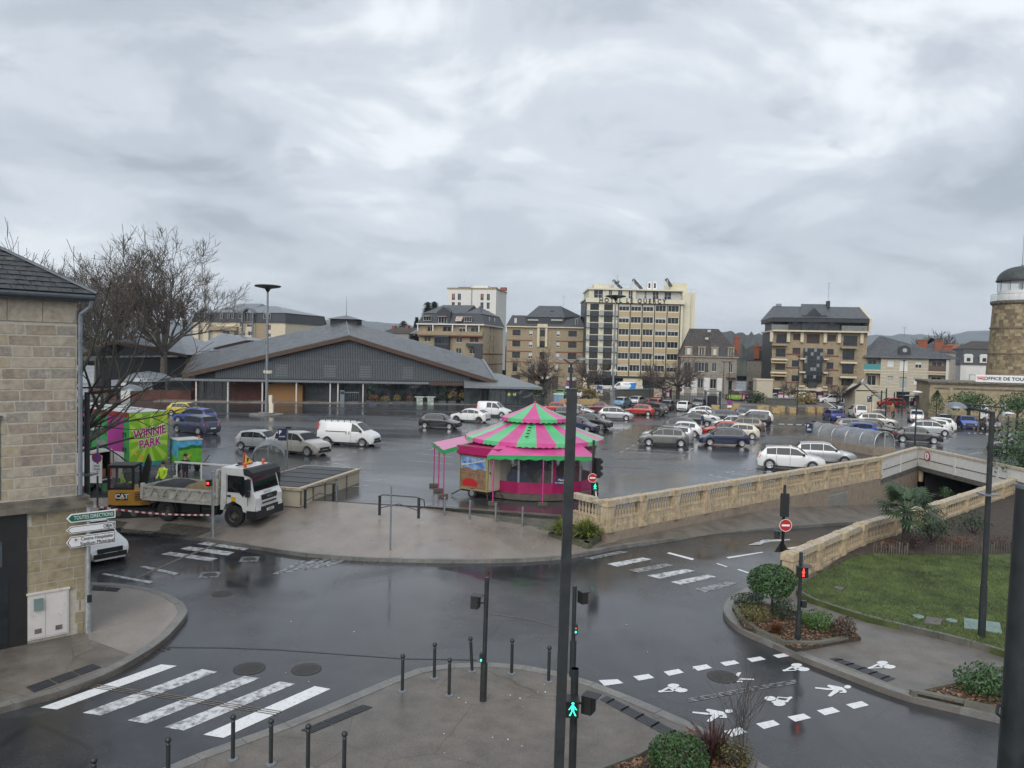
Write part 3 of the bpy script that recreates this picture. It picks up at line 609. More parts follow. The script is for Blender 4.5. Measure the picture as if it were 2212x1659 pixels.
MB().box(-14,.24,-.12,12,-.4,zc0).lathe([(.3,-.4),(.3,zc0)],14,(0,.0+.18,0)).obj('ground_floor_wall','mortar',SB)
mb=MB().box(-14,.34,-.34,12,zc0,zc0+.16).box(-14,.28,-.26,12,zc0+.16,zc1+.02);mb.obj('ledge','ledge_stone',SB)
# upper stones: rows of ashlar, each block by itself
rs=random.Random(3);z=zc1+.06;row=0;hrow=(zt-zc1-.1)/16
while row<16:
 x=-.03;first=True
 while x>-3.4:
  wd=rs.uniform(.45,.95)if rs.random()>.18 else rs.uniform(.2,.34)
  j=.035;a=[(x-wd+rs.uniform(.0,.03)+j/2,0,z+rs.uniform(.005,.02)),(x-j/2,0,z+rs.uniform(.005,.02)),(x-j/2-rs.uniform(0,.02),0,z+hrow-j),(x-wd+j/2,0,z+hrow-j-rs.uniform(0,.015))]
  m='stone_c' if x-wd<-2.25 and x>-2.9 else rs.choice(['stone_a','stone_a','stone_b','stone_d'])
  if not(x-wd<-2.62 and zc1+.3<z<zc1+2.3):MB().extr([(p[0],p[1]+.02,p[2])for p in a],(0,-.02-rs.uniform(.006,.016),0)).obj('stone_block',m,SB)
  x-=wd
 z+=hrow;row+=1
# big dressed course under the eaves
for k in range(4):MB().box(-.03-.85*(k+1)+.02,-.03-.85*k,-.03,.0,zt+.02,ze-.02).obj('stone_block','stone_a',SB)
# window edge at the far left of the upper floor
wx=loc(P(3,1000))[0];f=MB().box(wx-.6,wx-.02,-.02,.06,zc1+.1,zc1+2.3).obj('window','zinc',SB);MB().box(wx-.55,wx-.12,-.028,-.021,zc1+.2,zc1+2.2).obj('pane','glass_window',f)
MB().box(wx-.7,wx+.02,-.09,.0,zc1+2.31,zc1+2.42).obj('lintel','ledge_stone',SB)
# lower stones
x_st=loc(P(56,1250))[0];z=-.02;row=0;hl=.335
while z<zc0-.1:
 x=.17
 while x>x_st+.02:
  wd=min(rs.uniform(.4,.75)if x<.17 else rs.uniform(.2,.5),x-x_st)
  if wd>.12 and not(x>loc(P(56,1300))[0]and x-wd<loc(P(146,1300))[0]+.03 and z<1.0):MB().box(x-wd+.016,x-.016,-.132,-.12,z+.016,min(z+hl,zc0)-.016).obj('stone_block','stone_low',SB)
  x-=wd
 for a in range(3):
  t0,t1=-1.5+a*.55+(row%2)*.25,-1.5+a*.55+(row%2)*.25+.5
  MB().lathe([(.31,z+.016),(.31,min(z+hl,zc0)-.016)],5,(0,.18,0),0,False,t0+.03,t1).obj('stone_block','stone_low',SB)
 z+=hl;row+=1
mat('shop_dark',(.018,.017,.017),.45,var=.15,scale=3)
MB().box(-6,x_st,-.15,-.12,-.02,zc0-.02).obj('shop_panel','shop_dark',SB)
MB().box(-6,loc(P(52,1150))[0]-.55,-.18,-.152,2.3,3.0).obj('sign_board','zinc',SB)
MB().box(-6,loc(P(15,1300))[0],-.17,-.152,.1,2.0).obj('shop_window','glass_window',SB)
# meter cabinet
cx0,cx1=loc(P(57,1330))[0],loc(P(145,1320))[0];czt=loc(P(60,1283))[1];czb=loc(P(60,1385))[1]+.06
mc=MB().box(cx0,cx1,-.19,-.135,czb,czt).box(cx0-.03,cx1+.03,-.22,-.135,czt,czt+.05).obj('meter_cabinet','cabinet_white' if mat('cabinet_white',(.62,.58,.55),.6,var=.06,v2=(4.,(.35,.3,.26),.6,.8))else '',SB)
xm=cx0+(cx1-cx0)*.42
MB().box(cx0+.04,xm-.008,-.205,-.191,czb+.05,czt-.04).obj('door','cabinet_white',mc);MB().box(xm+.008,cx1-.04,-.205,-.191,czb+.05,czt-.04).obj('door','cabinet_white',mc)
MB().box(cx0+.14,cx0+.36,-.27,-.206,czt-.45,czt-.12).obj('meter_box','plate_green',mc)
for xx in(cx0+.16,xm+.25):MB().box(xx,xx+.17,-.215,-.206,czb+.17,czb+.3).obj('vent','ledge_stone',mc)
# gutter, downpipe, eaves and the hipped slate roof
MB().tube((-14,-.36,ze+.02),(.36,-.36,ze+.02),.085,None,10).tube((.36,-.36,ze+.02),(.36,12,ze+.02),.085,None,10).box(-14,.3,-.3,0,ze-.1,ze).obj('gutter','zinc',SB)
MB().path([(.30,-.3,ze-.05),(.28,-.26,ze-.25),(.06,-.1,ze-.48),(.06,-.1,zc1+.05)],.062,8).tube((.06,-.1,ze-1.2),(.06,-.1,ze-1.28),.08).tube((.06,-.1,ze-4.),(.06,-.1,ze-4.08),.08).obj('downpipe','zinc_pipe',SB)
ap=Vector((-6.0,6.3,ze+4.15));e0,e1,e2=Vector((-14,-.4,ze+.1)),Vector((.42,-.4,ze+.1)),Vector((.42,12,ze+.1));apl=Vector((-14,6.3,ze+4.15))
MB().poly([e0,e1,ap,apl]).poly([e1,e2,ap+Vector((0,.1,0))]).poly([apl,ap,e2,Vector((-14,12,ze+.1))]).obj('roof','slate',SB)
rows=22;nrm=(e1-e0).cross(apl-e0).normalized()
for r in range(rows):
 t0,t1=r/rows*.8,(r+1.35)/rows*.8;xr=e1.x+(ap.x-e1.x)*t0
 for k in range(13):
  x1=xr-k*.30-(.15 if r%2 else 0)-rs.uniform(0,.012);x0=x1-.285
  p=lambda x,t:Vector((x,e0.y+(apl.y-e0.y)*t,e0.z+(apl.z-e0.z)*t))
  lift=.035+rs.uniform(0,.012);x1c=min(x1,xr+(0 if k else .02));sk=(ap.x-e1.x)*(t1-t0)if k==0 else 0
  q=[p(x0,t0)+nrm*lift,p(x1c,t0)+nrm*lift,p(x1c+sk,t1)+nrm*.012,p(x0+min(0,sk),t1)+nrm*.012]
  MB().extr(q,nrm*-.012).obj('slate_tile','slate',SB)
MB().tube(e1+nrm*.05,ap+nrm*.03,.05,None,6).obj('hip_ridge','zinc',SB)
# ------------------------------------------------------------------ market hall
mat('hall_roof',(.135,.142,.15),.36,.2,.18,1.5,bump=.5,bscale=2.6,stretch=(1,1,1),rvar=.1)
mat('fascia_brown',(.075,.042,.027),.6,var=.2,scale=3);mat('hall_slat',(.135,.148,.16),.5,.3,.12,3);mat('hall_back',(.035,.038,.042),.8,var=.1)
mat('canopy_grey',(.20,.215,.225),.45,.2,.1);mat('brick_panel',(.085,.028,.02),.75,var=.25,scale=2,bump=.2);mat('timber_light',(.34,.18,.065),.7,var=.15,scale=4,stretch=(1,1,8));mat('post_white',(.55,.53,.5),.5,var=.08)
FL=at(P(394,808),106.5);FA=at(P(754,725),111);FR=at(B1(872,1107),115.5);PK=at(P(748,692),131);LA=at(P(421,766),125);RA=at(B1(742,905),134)
BL=Vector((FL.x-4,150,FL.z));BR=Vector((FR.x-3,157,FR.z));BA=Vector((FA.x-4,152,FA.z))
MH=thing('market_hall','large covered market hall with a folded grey roof and slatted gable','market hall',(FL.x,FL.y,0))
og=Vector((FL.x,FL.y,0))
def sheet(mb,a,b,c,d,n=10):
 vs=[(a.lerp(b,i/n)).lerp(d.lerp(c,i/n),j/n)-og for j in range(n+1)for i in range(n+1)]
 mb.add(vs,[(j*(n+1)+i,j*(n+1)+i+1,(j+1)*(n+1)+i+1,(j+1)*(n+1)+i)for j in range(n)for i in range(n)])
mb=MB()
for a,b,c,d in((FL,FA,PK,LA),(FA,FR,RA,PK),(RA,BR,BA,PK),(PK,BA,BL,LA)):sheet(mb,a,b,c,d)
rf=mb.obj('roof','hall_roof',MH,True)
# shingle sheets as raised courses on the two front planes
mb=MB();cnt=0
for(a,b,c,d)in((FL,FA,PK,LA),(FA,FR,RA,PK)):
 for j in range(1,26):
  t=j/26
  for i in range(34):
   s0,s1=i/34,(i+1)/34;f=lambda s,t:a.lerp(b,s).lerp(d.lerp(c,s),t)-og
   up_=Vector((0,0,.022+.014*rs.random()));mb.add([f(s0,t)+up_,f(s1,t)+up_,f(s1,t+.036)+Vector((0,0,.015)),f(s0,t+.036)+Vector((0,0,.015))],[(0,1,2,3)])
mb.obj('roof_sheets','hall_roof',rf,kind='stuff')
mb=MB()
for a,b in((FL,FA),(FA,FR)):
 a,b=a-og,b-og;mb.extr([a+Vector((0,-.1,-.58)),b+Vector((0,-.1,-.58)),b+Vector((0,-.1,.04)),a+Vector((0,-.1,.04))],(0,.3,0))
mb.obj('fascia','fascia_brown',MH)
MB().tube(FA-og+Vector((0,0,.06)),PK-og+Vector((0,0,.06)),.1,None,6).obj('ridge_cap','canopy_grey',MH)
MB().tube(FR-og,RA-og,.28,None,6).obj('edge_flashing','canopy_grey',MH)
MB().tube(FL-og,LA-og,.2,None,6).obj('edge_flashing','fascia_brown',MH)
pkl=PK-og;s=2.7;z0=at(P(748,699),131).z;z1=at(P(748,690.5),131).z;zp=at(P(748,681),131).z
lt=MB().box(pkl.x-s+.5,pkl.x+s-.5,pkl.y-s+.5,pkl.y+s-.5,z0-.5,z1).obj('roof_lantern','hall_back',MH)
b=[(pkl.x-s,pkl.y-s,z1),(pkl.x+s,pkl.y-s,z1),(pkl.x+s,pkl.y+s,z1),(pkl.x-s,pkl.y+s,z1)]
MB().add(b+[(pkl.x,pkl.y,zp)],[(0,1,4),(1,2,4),(2,3,4),(3,0,4),(3,2,1,0)]).obj('cap','hall_roof',lt)
MB().tube((pkl.x,pkl.y,zp),(pkl.x,pkl.y,at(P(747,641),131).z),.07,.03,5).obj('mast','grey_steel',lt)
# gable: backing and one batten after another
zcan=3.3;hd=(FR-FL);hd.z=0;HL=hd.length;hx=hd.normalized();yaw_h=math.atan2(hx.y,hx.x)
GB=link(None,'gable_cladding',MH,(0,0,0),yaw_h)
sA=(Vector((FA.x,FA.y,0))-og).dot(hx)
def gz(s):return(FL.z+(FA.z-FL.z)*s/sA)if s<sA else(FA.z+(FR.z-FA.z)*(s-sA)/(HL-sA))
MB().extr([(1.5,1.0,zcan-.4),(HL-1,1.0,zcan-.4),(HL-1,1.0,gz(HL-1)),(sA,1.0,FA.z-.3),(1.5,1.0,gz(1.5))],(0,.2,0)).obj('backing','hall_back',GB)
ns=150
for k in range(ns):
 s=4.2+(HL-8.0)*k/ns;ztp=gz(s)-.72
 if ztp>zcan+.1:MB().box(s,s+.15,.84,.93,zcan,ztp).obj('batten','hall_slat',GB)
MB().box(4,HL-4,.80,.845,zcan+2.9,zcan+2.97).obj('rail','hall_slat',GB)
for p0 in(A4(905,810),A4(1320,820),A4(1635,820),A4(2020,820)):
 s=(at(p0,110)-og).dot(hx)
 for k in range(5):MB().box(s-.8,s+.8,.815,.838,zcan+.4+k*.36,zcan+.62+k*.36).obj('faded_panel','faded' if 'faded' in MATS or mat('faded',(.145,.155,.165),.5,.25,.1)else '',GB)
# canopy, posts and ground floor
W0,W1=-1.5,HL+1.0
MB().box(W0,HL*.77,-.4,3.2,zcan-.42,zcan-.12).box(W0,HL*.77,-.46,-.40,zcan-.34,zcan-.18).obj('canopy','canopy_grey',GB)
MB().box(HL*.77+.01,HL+1.2,-.2,3.2,zcan-.55,zcan-.1).obj('canopy','fascia_brown',GB)
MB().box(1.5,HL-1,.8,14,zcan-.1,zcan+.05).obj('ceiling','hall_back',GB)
for p0 in(A4(115,1080),A4(435,1068),A4(740,1068),A4(1035,1070),A4(1328,1072),A4(1390,1088),A4(1613,1088)):
 s=(G(p0)-og).dot(hx);MB().box(s-.09,s+.09,-.2,-.02,0,zcan-.42).obj('post','post_white',GB)
MB().box(W0-2,HL+3,-1.2,3.0,.0,.12).obj('platform','concrete_apron',GB)
zb=.12;yb=3.0
def sx(px,row=1000):return(at(A4(px,row),110.5)-og).dot(hx)
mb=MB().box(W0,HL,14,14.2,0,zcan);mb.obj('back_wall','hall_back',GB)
for i,(xa,xb,m)in enumerate([(125,190,'brick_panel'),(455,740,'brick_panel'),(760,1100,'brick_panel')]):MB().box(sx(xa),sx(xb),yb,yb+.25,zb,zcan-.12).obj('wall_panel',m,GB)
def glazing(xa,xb,n,par,y=yb):
 f=MB();a,b=xa,xb
 for k in range(n+1):x=a+(b-a)*k/n;f.box(x-.05,x+.05,y-.06,y+.06,zb,zcan-.12)
 f.box(a,b,y-.05,y+.05,zb,zb+.12).box(a,b,y-.05,y+.05,zcan-.26,zcan-.125)
 o=f.obj('glazed_front','dark_steel',par)
 for k in range(n):x0,x1=a+(b-a)*k/n+.052,a+(b-a)*(k+1)/n-.052;MB().box(x0,x1,y-.012,y+.012,zb+.122,zcan-.262).obj('pane','glass_hall',o)
glazing(sx(190),sx(455),4,GB);glazing(sx(1105),sx(1330),4,GB);glazing(sx(1335),sx(1625),5,GB);glazing(sx(1625),(at(B1(540,1200),113)-og).dot(hx),11,GB)
# timber hut in front
c=G(A4(905,1068));ht=thing('timber_hut','closed light timber chalet under the market hall canopy','hut',c+Vector((0,1.0,0)),yaw_h);wd=5.2;hh=2.35
MB().box(-wd/2,wd/2,0,2.2,0,hh).extr([(-wd/2,0,hh),(wd/2,0,hh),(0,0,hh+.55)],(0,2.2,0)).obj('wall','timber_light',ht)
for k in range(12):MB().box(-wd/2,wd/2,-.03,-.002,.05+k*.19,.05+k*.19+.175).obj('plank','timber_light',ht)
MB().extr([(-wd/2-.2,-.2,hh-.02),(0,-.2,hh+.6),(0,-.2,hh+.68),(-wd/2-.2,-.2,hh+.06)],(0,2.6,0)).extr([(wd/2+.2,-.2,hh-.02),(wd/2+.2,-.2,hh+.06),(0,-.2,hh+.68),(0,-.2,hh+.6)],(0,2.6,0)).obj('roof','fascia_brown',ht)
# glazed annexe on the right
e0,e1=at(B1(540,1152),112.5),at(B1(1315,1155),113.5);AX=thing('glass_annexe','low glazed annexe with a thin grey roof at the right end of the market hall','building',(e0.x,e0.y,0),math.atan2(e1.y-e0.y,e1.x-e0.x));LA_=math.dist(e0[:2],e1[:2]);zz_=e0.z
MB().box(.3,LA_,-.25,9,zz_-.32,zz_).add([(.3,-.25,zz_+.004),(LA_,-.25,zz_+.004),(LA_-5.5,9,zz_+1.6),(.3,9,zz_+2.2)],[(0,1,2,3)]).add([(LA_,-.25,zz_),(LA_,9,zz_),(LA_-5.5,9,zz_+1.6)],[(0,1,2)]).obj('roof','canopy_grey',AX)
MB().box(.3,LA_-1.5,8.5,8.7,0,zz_-.32).obj('back_wall','hall_back',AX);MB().box(.3,LA_-1.2,-.2,8.4,0,.06).obj('floor','concrete_dark',AX)
zcan2=zcan;zcan=zz_-.22;glazing(.4,LA_*.24,2,AX,1.0);glazing(LA_*.24,LA_*.34,2,AX,2.2);glazing(LA_*.34,LA_*.55,3,AX,.2);glazing(LA_*.55,LA_*.7,3,AX,.2);glazing(LA_*.7,LA_-1.3,3,AX,.2);zcan=zcan2
mat('disc_yellow',(.5,.48,.12),.5)
for t in(.59,.655):disc_mb(.24,.02,.04,14).obj('door_sticker','disc_yellow',AX,loc=(LA_*t,.12,1.7))
POTS=[]
# tubs, plants and high tables along the terrace
for k,(p0,lb)in enumerate([(A4(1700,1095),'orange-leaved shrub in a grey tub left on the terrace'),(A4(1800,1092),'low golden grass in a long grey tub on the terrace'),(A4(1910,1090),'yellow-green bush in a grey tub on the terrace'),(A4(2015,1090),'rust-coloured bush in a grey tub on the terrace'),(B1(345,1330),'tall dark laurel in a tub before the hall glazing'),(B1(440,1330),'yellowing shrub in a tub right of the laurel'),(B1(560,1330),'bushy yellow shrub in a tub at the annexe corner'),(A4(1680,1085),'tall green conifer in a tub at the terrace start')]):
 c=G(p0);t=thing('potted_shrub',lb,'potted plant',c,yaw_h,'tubs along the market terrace');MB().box(-.55,.55,-.3,.3,0,.5).obj('tub','zinc',t)
 h_,w_,cc=[(1.0,.7,'leaf_rust'),(.7,.8,'leaf_gold'),(.95,.55,'leaf_gold'),(.7,.6,'leaf_rust'),(2.4,.75,'leaf_dark'),(1.7,.8,'leaf_gold'),(1.9,.9,'leaf_gold'),(2.6,.55,'leaf_dark')][k]
 POTS.append((t,h_,w_,cc))
for p0,lb in((A4(2105,1090),'first high white table with a printed skirt on the terrace'),(A4(2200,1090),'second high white table with a printed skirt, nearer the annexe')):
 c=G(p0);t=thing('high_table',lb,'table',c,yaw_h);MB().box(-.7,.7,-.35,.35,1.08,1.14).obj('tabletop','print_white',t);MB().box(-.45,.45,-.25,.25,0,1.08).obj('skirt','skirt_print' if mat('skirt_print',(.35,.42,.36),.7,var=.5,scale=3)else '',t)
c=G(A4(1432,1082));t=thing('ticket_machine','grey parking ticket machine standing by the market hall glazing','ticket machine',c,yaw_h);MB().box(-.3,.3,-.2,.2,0,1.9).obj('body','grey_steel',t);MB().box(-.25,.25,-.22,-.201,1.35,1.75).obj('screen','sign_navy',t)
c=G(A4(1505,1080));t=thing('trolley_cage','grey wire cage trolley parked beside the ticket machine','trolley',c,yaw_h)
mb=MB()
for k in range(9):mb.tube((-1.1+k*.275,-.4,.2),(-1.1+k*.275,-.4,1.6),.02,None,4).tube((-1.1+k*.275,.4,.2),(-1.1+k*.275,.4,1.6),.02,None,4)
mb.box(-1.15,1.15,-.45,.45,.15,.25).box(-1.15,1.15,-.43,-.38,1.55,1.62).box(-1.15,1.15,.38,.43,1.55,1.62);mb.obj('cage','grey_steel',t)
for sx_ in(-.9,.9):MB().tube((sx_,-.4,.1),(sx_,-.32,.1),.1,None,10).obj('wheel','rubber',t)
# pavilion roofs further left
mat('pav_roof',(.20,.215,.23),.35,.4,.15,1.2,rvar=.1)
def pavilion(name,label,corners,apex,depth):
 c=[at(p,Y)for p,Y in corners];a=at(*apex);t=thing(name,label,'building',(c[0].x,c[0].y,0));o=Vector((c[0].x,c[0].y,0))
 mb=MB();q=[p-o for p in c];a_=a-o
 for i in range(len(q)-1):mb.poly([q[i],q[i+1],a_])
 bk=[q[-1]+Vector((0,depth,0)),q[0]+Vector((0,depth,0))];mb.poly([q[-1],bk[0],a_]).poly([bk[0],bk[1],a_]).poly([bk[1],q[0],a_]);mb.obj('roof','pav_roof',t)
 mb=MB();z=min(p.z for p in q)
 for i in range(len(q)-1):mb.extr([q[i]+Vector((0,-.1,-.5)),q[i+1]+Vector((0,-.1,-.5)),q[i+1]+Vector((0,-.1,.02)),q[i]+Vector((0,-.1,.02))],(0,.3,0))
 mb.obj('fascia','fascia_brown',t)
 mb=MB();mb.prism([(q[0].x+1.5,q[0].y+3),(q[-1].x-1.5,q[-1].y+3),(q[-1].x-1.5,q[-1].y+depth-1),(q[0].x+1.5,q[0].y+depth-1)],0,z-.3);mb.obj('wall','hall_back',t)
 return t
pavilion('market_pavilion','low market pavilion with pale wet roof behind the bare trees',[(A1(610,1210),128),(A1(900,1090),132),(A1(1480,1200),140)],(A1(1400,1020),152),30)
pavilion('market_pavilion','distant pyramid roof of a market pavilion left of the big hall',[(A1(1180,1335),150),(A1(1710,1140),158),(A1(1950,1085),170)],(A1(1760,1028),175),26)
# ------------------------------------------------------------------ buildings round the square
mat('tan_brick',(.32,.255,.165),.85,var=.14,scale=2.2,bump=.2,v2=(.5,(.22,.175,.12),.55,.75));mat('red_brick',(.20,.065,.04),.8,var=.2,scale=4)
mat('cream',(.60,.52,.38),.8,var=.07,scale=1.2,v2=(.5,(.44,.38,.28),.6,.78));mat('hotel_cream',(.66,.61,.46),.75,var=.05,scale=1.2,v2=(.6,(.5,.46,.35),.62,.8));mat('ochre',(.47,.36,.21),.75,var=.06,scale=1.5)
mat('white_wall',(.66,.64,.60),.8,var=.05,scale=.8,v2=(.5,(.52,.5,.46),.6,.8));mat('slate_dark',(.03,.034,.04),.55,var=.2,scale=2,bump=.2,bscale=6);mat('slate_roof',(.075,.08,.088),.5,var=.25,scale=1.4,bump=.35,bscale=5,v2=(1.2,(.13,.13,.125),.62,.74))
mat('frame_white',(.66,.65,.62),.5,var=.03);mat('frame_dark',(.03,.03,.032),.45,var=.05);mat('spandrel_dark',(.035,.04,.048),.4,var=.1);mat('balcony_glass',(.36,.38,.36),.2,var=.1,scale=1.5);mat('terracotta',(.26,.085,.045),.8,var=.2,scale=3)
mat('old_roof',(.055,.048,.044),.8,var=.35,scale=2.2,bump=.3,bscale=8,v2=(.9,(.15,.14,.125),.6,.72));mat('teal',(.05,.25,.25),.5,var=.05);mat('brown_rail',(.11,.075,.055),.6,var=.1);mat('awning',(.5,.38,.2),.8,var=.1);mat('cream_rib',(.47,.415,.31),.85,var=.06,scale=2)
WCACHE={}
rw=random.Random(11)
class Bld:
 def __init__(s,name,label,cat,L,Rr,D,z=0.,group=None):
  (p0,Y0),(p1,Y1)=L,Rr;a,b=at(p0,Y0),at(p1,Y1);a.z=b.z=0
  s.o=a;s.W=(b-a).length;s.ux=(b-a).normalized();s.yaw=math.atan2(s.ux.y,s.ux.x);s.D=D
  s.t=thing(name,label,cat,(a.x,a.y,z),s.yaw,group);s.I=Matrix.Identity(4)
  s.Rm=Matrix.Translation((s.W,0,0))@Matrix.Rotation(R(90),4,'Z');s.Lm=Matrix.Translation((0,D,0))@Matrix.Rotation(R(-90),4,'Z')
 def l(s,p):
  d=ray(*p);n=Vector((-s.ux.y,s.ux.x,0));t=((s.o-Vector((0,0,CH))).dot(n))/d.dot(n);r=Vector((0,0,CH))+d*t-s.o
  return r.dot(s.ux),r.z
 def x(s,p):return s.l(p)[0]
 def z(s,p):return s.l(p)[1]
 def put(s,mb,name,m,M=None,parent=None,smooth=False,**k):
  if M is not None:mb.v=[tuple(M@Vector(v))for v in mb.v]
  return mb.obj(name,m,parent or s.t,smooth,**k)
 def wall(s,W,H,ops,m,M=None,z0=0.,rev=.22,x0=0.):
  xs=sorted({x0,x0+W,*[v for o in ops for v in(o[0],o[1])]});zs_=sorted({z0,H,*[v for o in ops for v in(o[2],o[3])]});mb=MB()
  for i in range(len(xs)-1):
   for j in range(len(zs_)-1):
    cx_,cz_=(xs[i]+xs[i+1])/2,(zs_[j]+zs_[j+1])/2
    if not any(o[0]<cx_<o[1]and o[2]<cz_<o[3]for o in ops):mb.poly([(xs[i],0,zs_[j]),(xs[i+1],0,zs_[j]),(xs[i+1],0,zs_[j+1]),(xs[i],0,zs_[j+1])])
  for a,b,c,d in ops:
   r=rev;mb.poly([(a,0,c),(a,0,d),(a,r,d),(a,r,c)]).poly([(b,0,d),(b,0,c),(b,r,c),(b,r,d)]).poly([(a,0,d),(b,0,d),(b,r,d),(a,r,d)]).poly([(b,0,c),(a,0,c),(a,r,c),(b,r,c)])
  return s.put(mb,'wall',m,M)
 def win(s,o,frame='frame_white',pane='glass_window',nx=2,M=None,y=.16,blind=None,name='window',sill=False,fr=.06):
  a,b,c,d=o;w_,h_=round(b-a,2),round(d-c,2);key=(w_,h_,frame,nx,fr)
  if key not in WCACHE:
   mb=MB().box(0,w_,0,.06,0,fr).box(0,w_,0,.06,h_-fr,h_).box(0,fr,0,.06,fr,h_-fr).box(w_-fr,w_,0,.06,fr,h_-fr)
   for k in range(1,nx):mb.box(w_*k/nx-fr*.45,w_*k/nx+fr*.45,0,.06,fr,h_-fr)
   WCACHE[key]=(mb.mesh('window',frame),{})
  me,pc=WCACHE[key];M_=(M if M is not None else s.I)@Matrix.Translation((a,y,c));f=link(me,name,s.t);f.matrix_basis=M_
  pk_=pane
  if pk_ not in pc:pc[pk_]=MB().box(fr*.5,w_-fr*.5,.035,.05,fr*.5,h_-fr*.5).mesh('pane',pane)
  link(pc[pk_],'pane',f)
  if blind:
   kb=('b',blind[0],round(blind[1],2))
   if kb not in pc:pc[kb]=MB().box(fr*.7,w_-fr*.7,.005,.03,h_*(1-blind[1]),h_-fr*.6).mesh('blind',blind[0])
   link(pc[kb],'blind',f)
  if sill:
   if 's' not in pc:pc['s']=MB().box(-.08,w_+.08,-.26,.02,-.10,-.01).mesh('sill','cream')
   link(pc['s'],'sill',f)
  return f
 def rect(s,Zf,x0,y0,x1,y1):
  xm,ym=(x0+x1)/2,(y0+y1)/2
  return(s.x(Zf(x0,ym)),s.x(Zf(x1,ym)),s.z(Zf(xm,y1)),s.z(Zf(xm,y0)))
def hip_roof(b,z,h,over,m,x0=0.,x1=None,y0=0.,y1=None,hipl=None,hipr=None,name='roof'):
 x1=b.W if x1 is None else x1;y1=b.D if y1 is None else y1;ym=(y0+y1)/2;hipl=(y1-y0)/2 if hipl is None else hipl;hipr=(y1-y0)/2 if hipr is None else hipr
 a,c,d,e=(x0-over,y0-over,z),(x1+over,y0-over,z),(x1+over,y1+over,z),(x0-over,y1+over,z);r0,r1=(x0-over+hipl,ym,z+h),(x1+over-hipr,ym,z+h)
 mb=MB().poly([a,c,r1,r0]).poly([d,e,r0,r1]).poly([c,d,r1]).poly([e,a,r0]).poly([a,e,d,c]);return b.put(mb,name,m)
def mansard(b,z,h,inset,m,over=.25,x0=0.,x1=None,D=None):
 x1=b.W if x1 is None else x1;D=D or b.D
 A_=[(x0-over,-over,z),(x1+over,-over,z),(x1+over,D+over,z),(x0-over,D+over,z)];B_=[(x0+inset,inset,z+h),(x1-inset,inset,z+h),(x1-inset,D-inset,z+h),(x0+inset,D-inset,z+h)]
 mb=MB().add(A_+B_,[(0,1,5,4),(1,2,6,5),(2,3,7,6),(3,0,4,7),(4,5,6,7),(3,2,1,0)]);return b.put(mb,'mansard_roof',m)
def antenna(b,x,y,z,h=1.8):b.put(MB().tube((x,y,z),(x,y,z+h),.03,None,4).tube((x-.5,y,z+h*.95),(x+.5,y,z+h*.95),.02,None,4).tube((x-.35,y,z+h*.75),(x+.35,y,z+h*.75),.02,None,4),'antenna','grey_steel')
def rail(b,x0,x1,z,h=1.,y=-.9,m='frame_dark',step=.35,M=None):
 mb=MB().box(x0,x1,y-.02,y+.02,z+h-.05,z+h).box(x0,x1,y-.02,y+.02,z+.05,z+.09);n=max(2,int((x1-x0)/step))
 for k in range(n+1):x=x0+(x1-x0)*k/n;mb.box(x-.02,x+.02,y-.015,y+.015,z+.09,z+h-.05)
 return b.put(mb,'railing',m,M)
def pick():return rw.choice([None,None,None,('blind',rw.uniform(.2,.5)),('shutter_brown',rw.uniform(.4,1.))])
# --- hotel
H=Bld('hotel','tall cream hotel block with grid of dark windows and rooftop solar panels','hotel',(B2(250,1170),181),(B2(1178,1170),181),16)
H.t['label']='tall cream hotel block with a grid of windows and black rooftop letters'
ztop=H.z(B2(700,312));zr=[(H.z(B2(640,a)),H.z(B2(640,a+60)))for a in(367,483,601,718,834,950)];z_gf=H.z(B2(640,1058))
cr_=[(585,685),(701,800),(818,918),(940,1040),(1060,1165)];cl_=[(305,390),(440,525)]
colsR=[(H.x(B2(a,395)),H.x(B2(b_,395)))for a,b_ in cr_];colsL=[(H.x(B2(a,395)),H.x(B2(b_,395)))for a,b_ in cl_]
ops=[(x0,x1,z1,z0)for z0,z1 in zr for x0,x1 in colsR+colsL]
H.wall(H.W,ztop,ops,'hotel_cream',None,z_gf)
for i,(z0,z1)in enumerate(zr):
 for j,(x0,x1)in enumerate(colsR):H.win((x0,x1,z1,z0),'frame_white','glass_window',3,blind=rw.choice([None,None,('blind',.9)if i==0 else None,('white_wall',.3)]))
 for x0,x1 in colsL:H.win((x0,x1,z1,z0),'frame_dark','glass_window',3)
 zl=zr[i+1][0]+.12 if i<5 else z_gf+.1;zh=z1-.16
 for x0,x1 in colsR:H.put(MB().box(x0-.03,x1+.03,-.05,-.004,zl+.1,zh),'spandrel_panel','ochre')
 for x0,x1 in colsL:H.put(MB().box(x0-.03,x1+.03,-.04,-.004,zl,zh),'spandrel_panel','spandrel_dark')
 for a,b_ in((-.0,colsL[0][0]-.15),(colsL[0][1]+.1,colsL[1][0]-.1),(colsL[1][1]+.1,colsR[0][0]-.35)):H.put(MB().box(a,b_,-.75,-.71,zl+.1,zl+1.15).box(a,b_,-.76,-.0,zl-.02,zl+.1),'balcony',['balcony_glass'])
 H.put(MB().box(-.1,colsR[0][0]-.3,-.12,-.003,zl-.08,zl-.025),'floor_edge','frame_dark')
for k in range(6):
 xs_=[colsR[0][0]-.2]+[(colsR[i][1]+colsR[i+1][0])/2 for i in range(4)]+[colsR[4][1]+.25]
 H.put(MB().box(xs_[k]-.1,xs_[k]+.1,-.14,-.005,z_gf,zr[0][0]+.3),'mullion_strip','frame_dark')
H.put(MB().box(-.35,-.02,-.15,0,z_gf,zr[0][0]+.3),'mullion_strip','spandrel_dark');H.put(MB().box(-.3,H.W+.2,-.1,-.004,zr[0][0]+.12,zr[0][0]+.32),'head_trim','frame_dark')
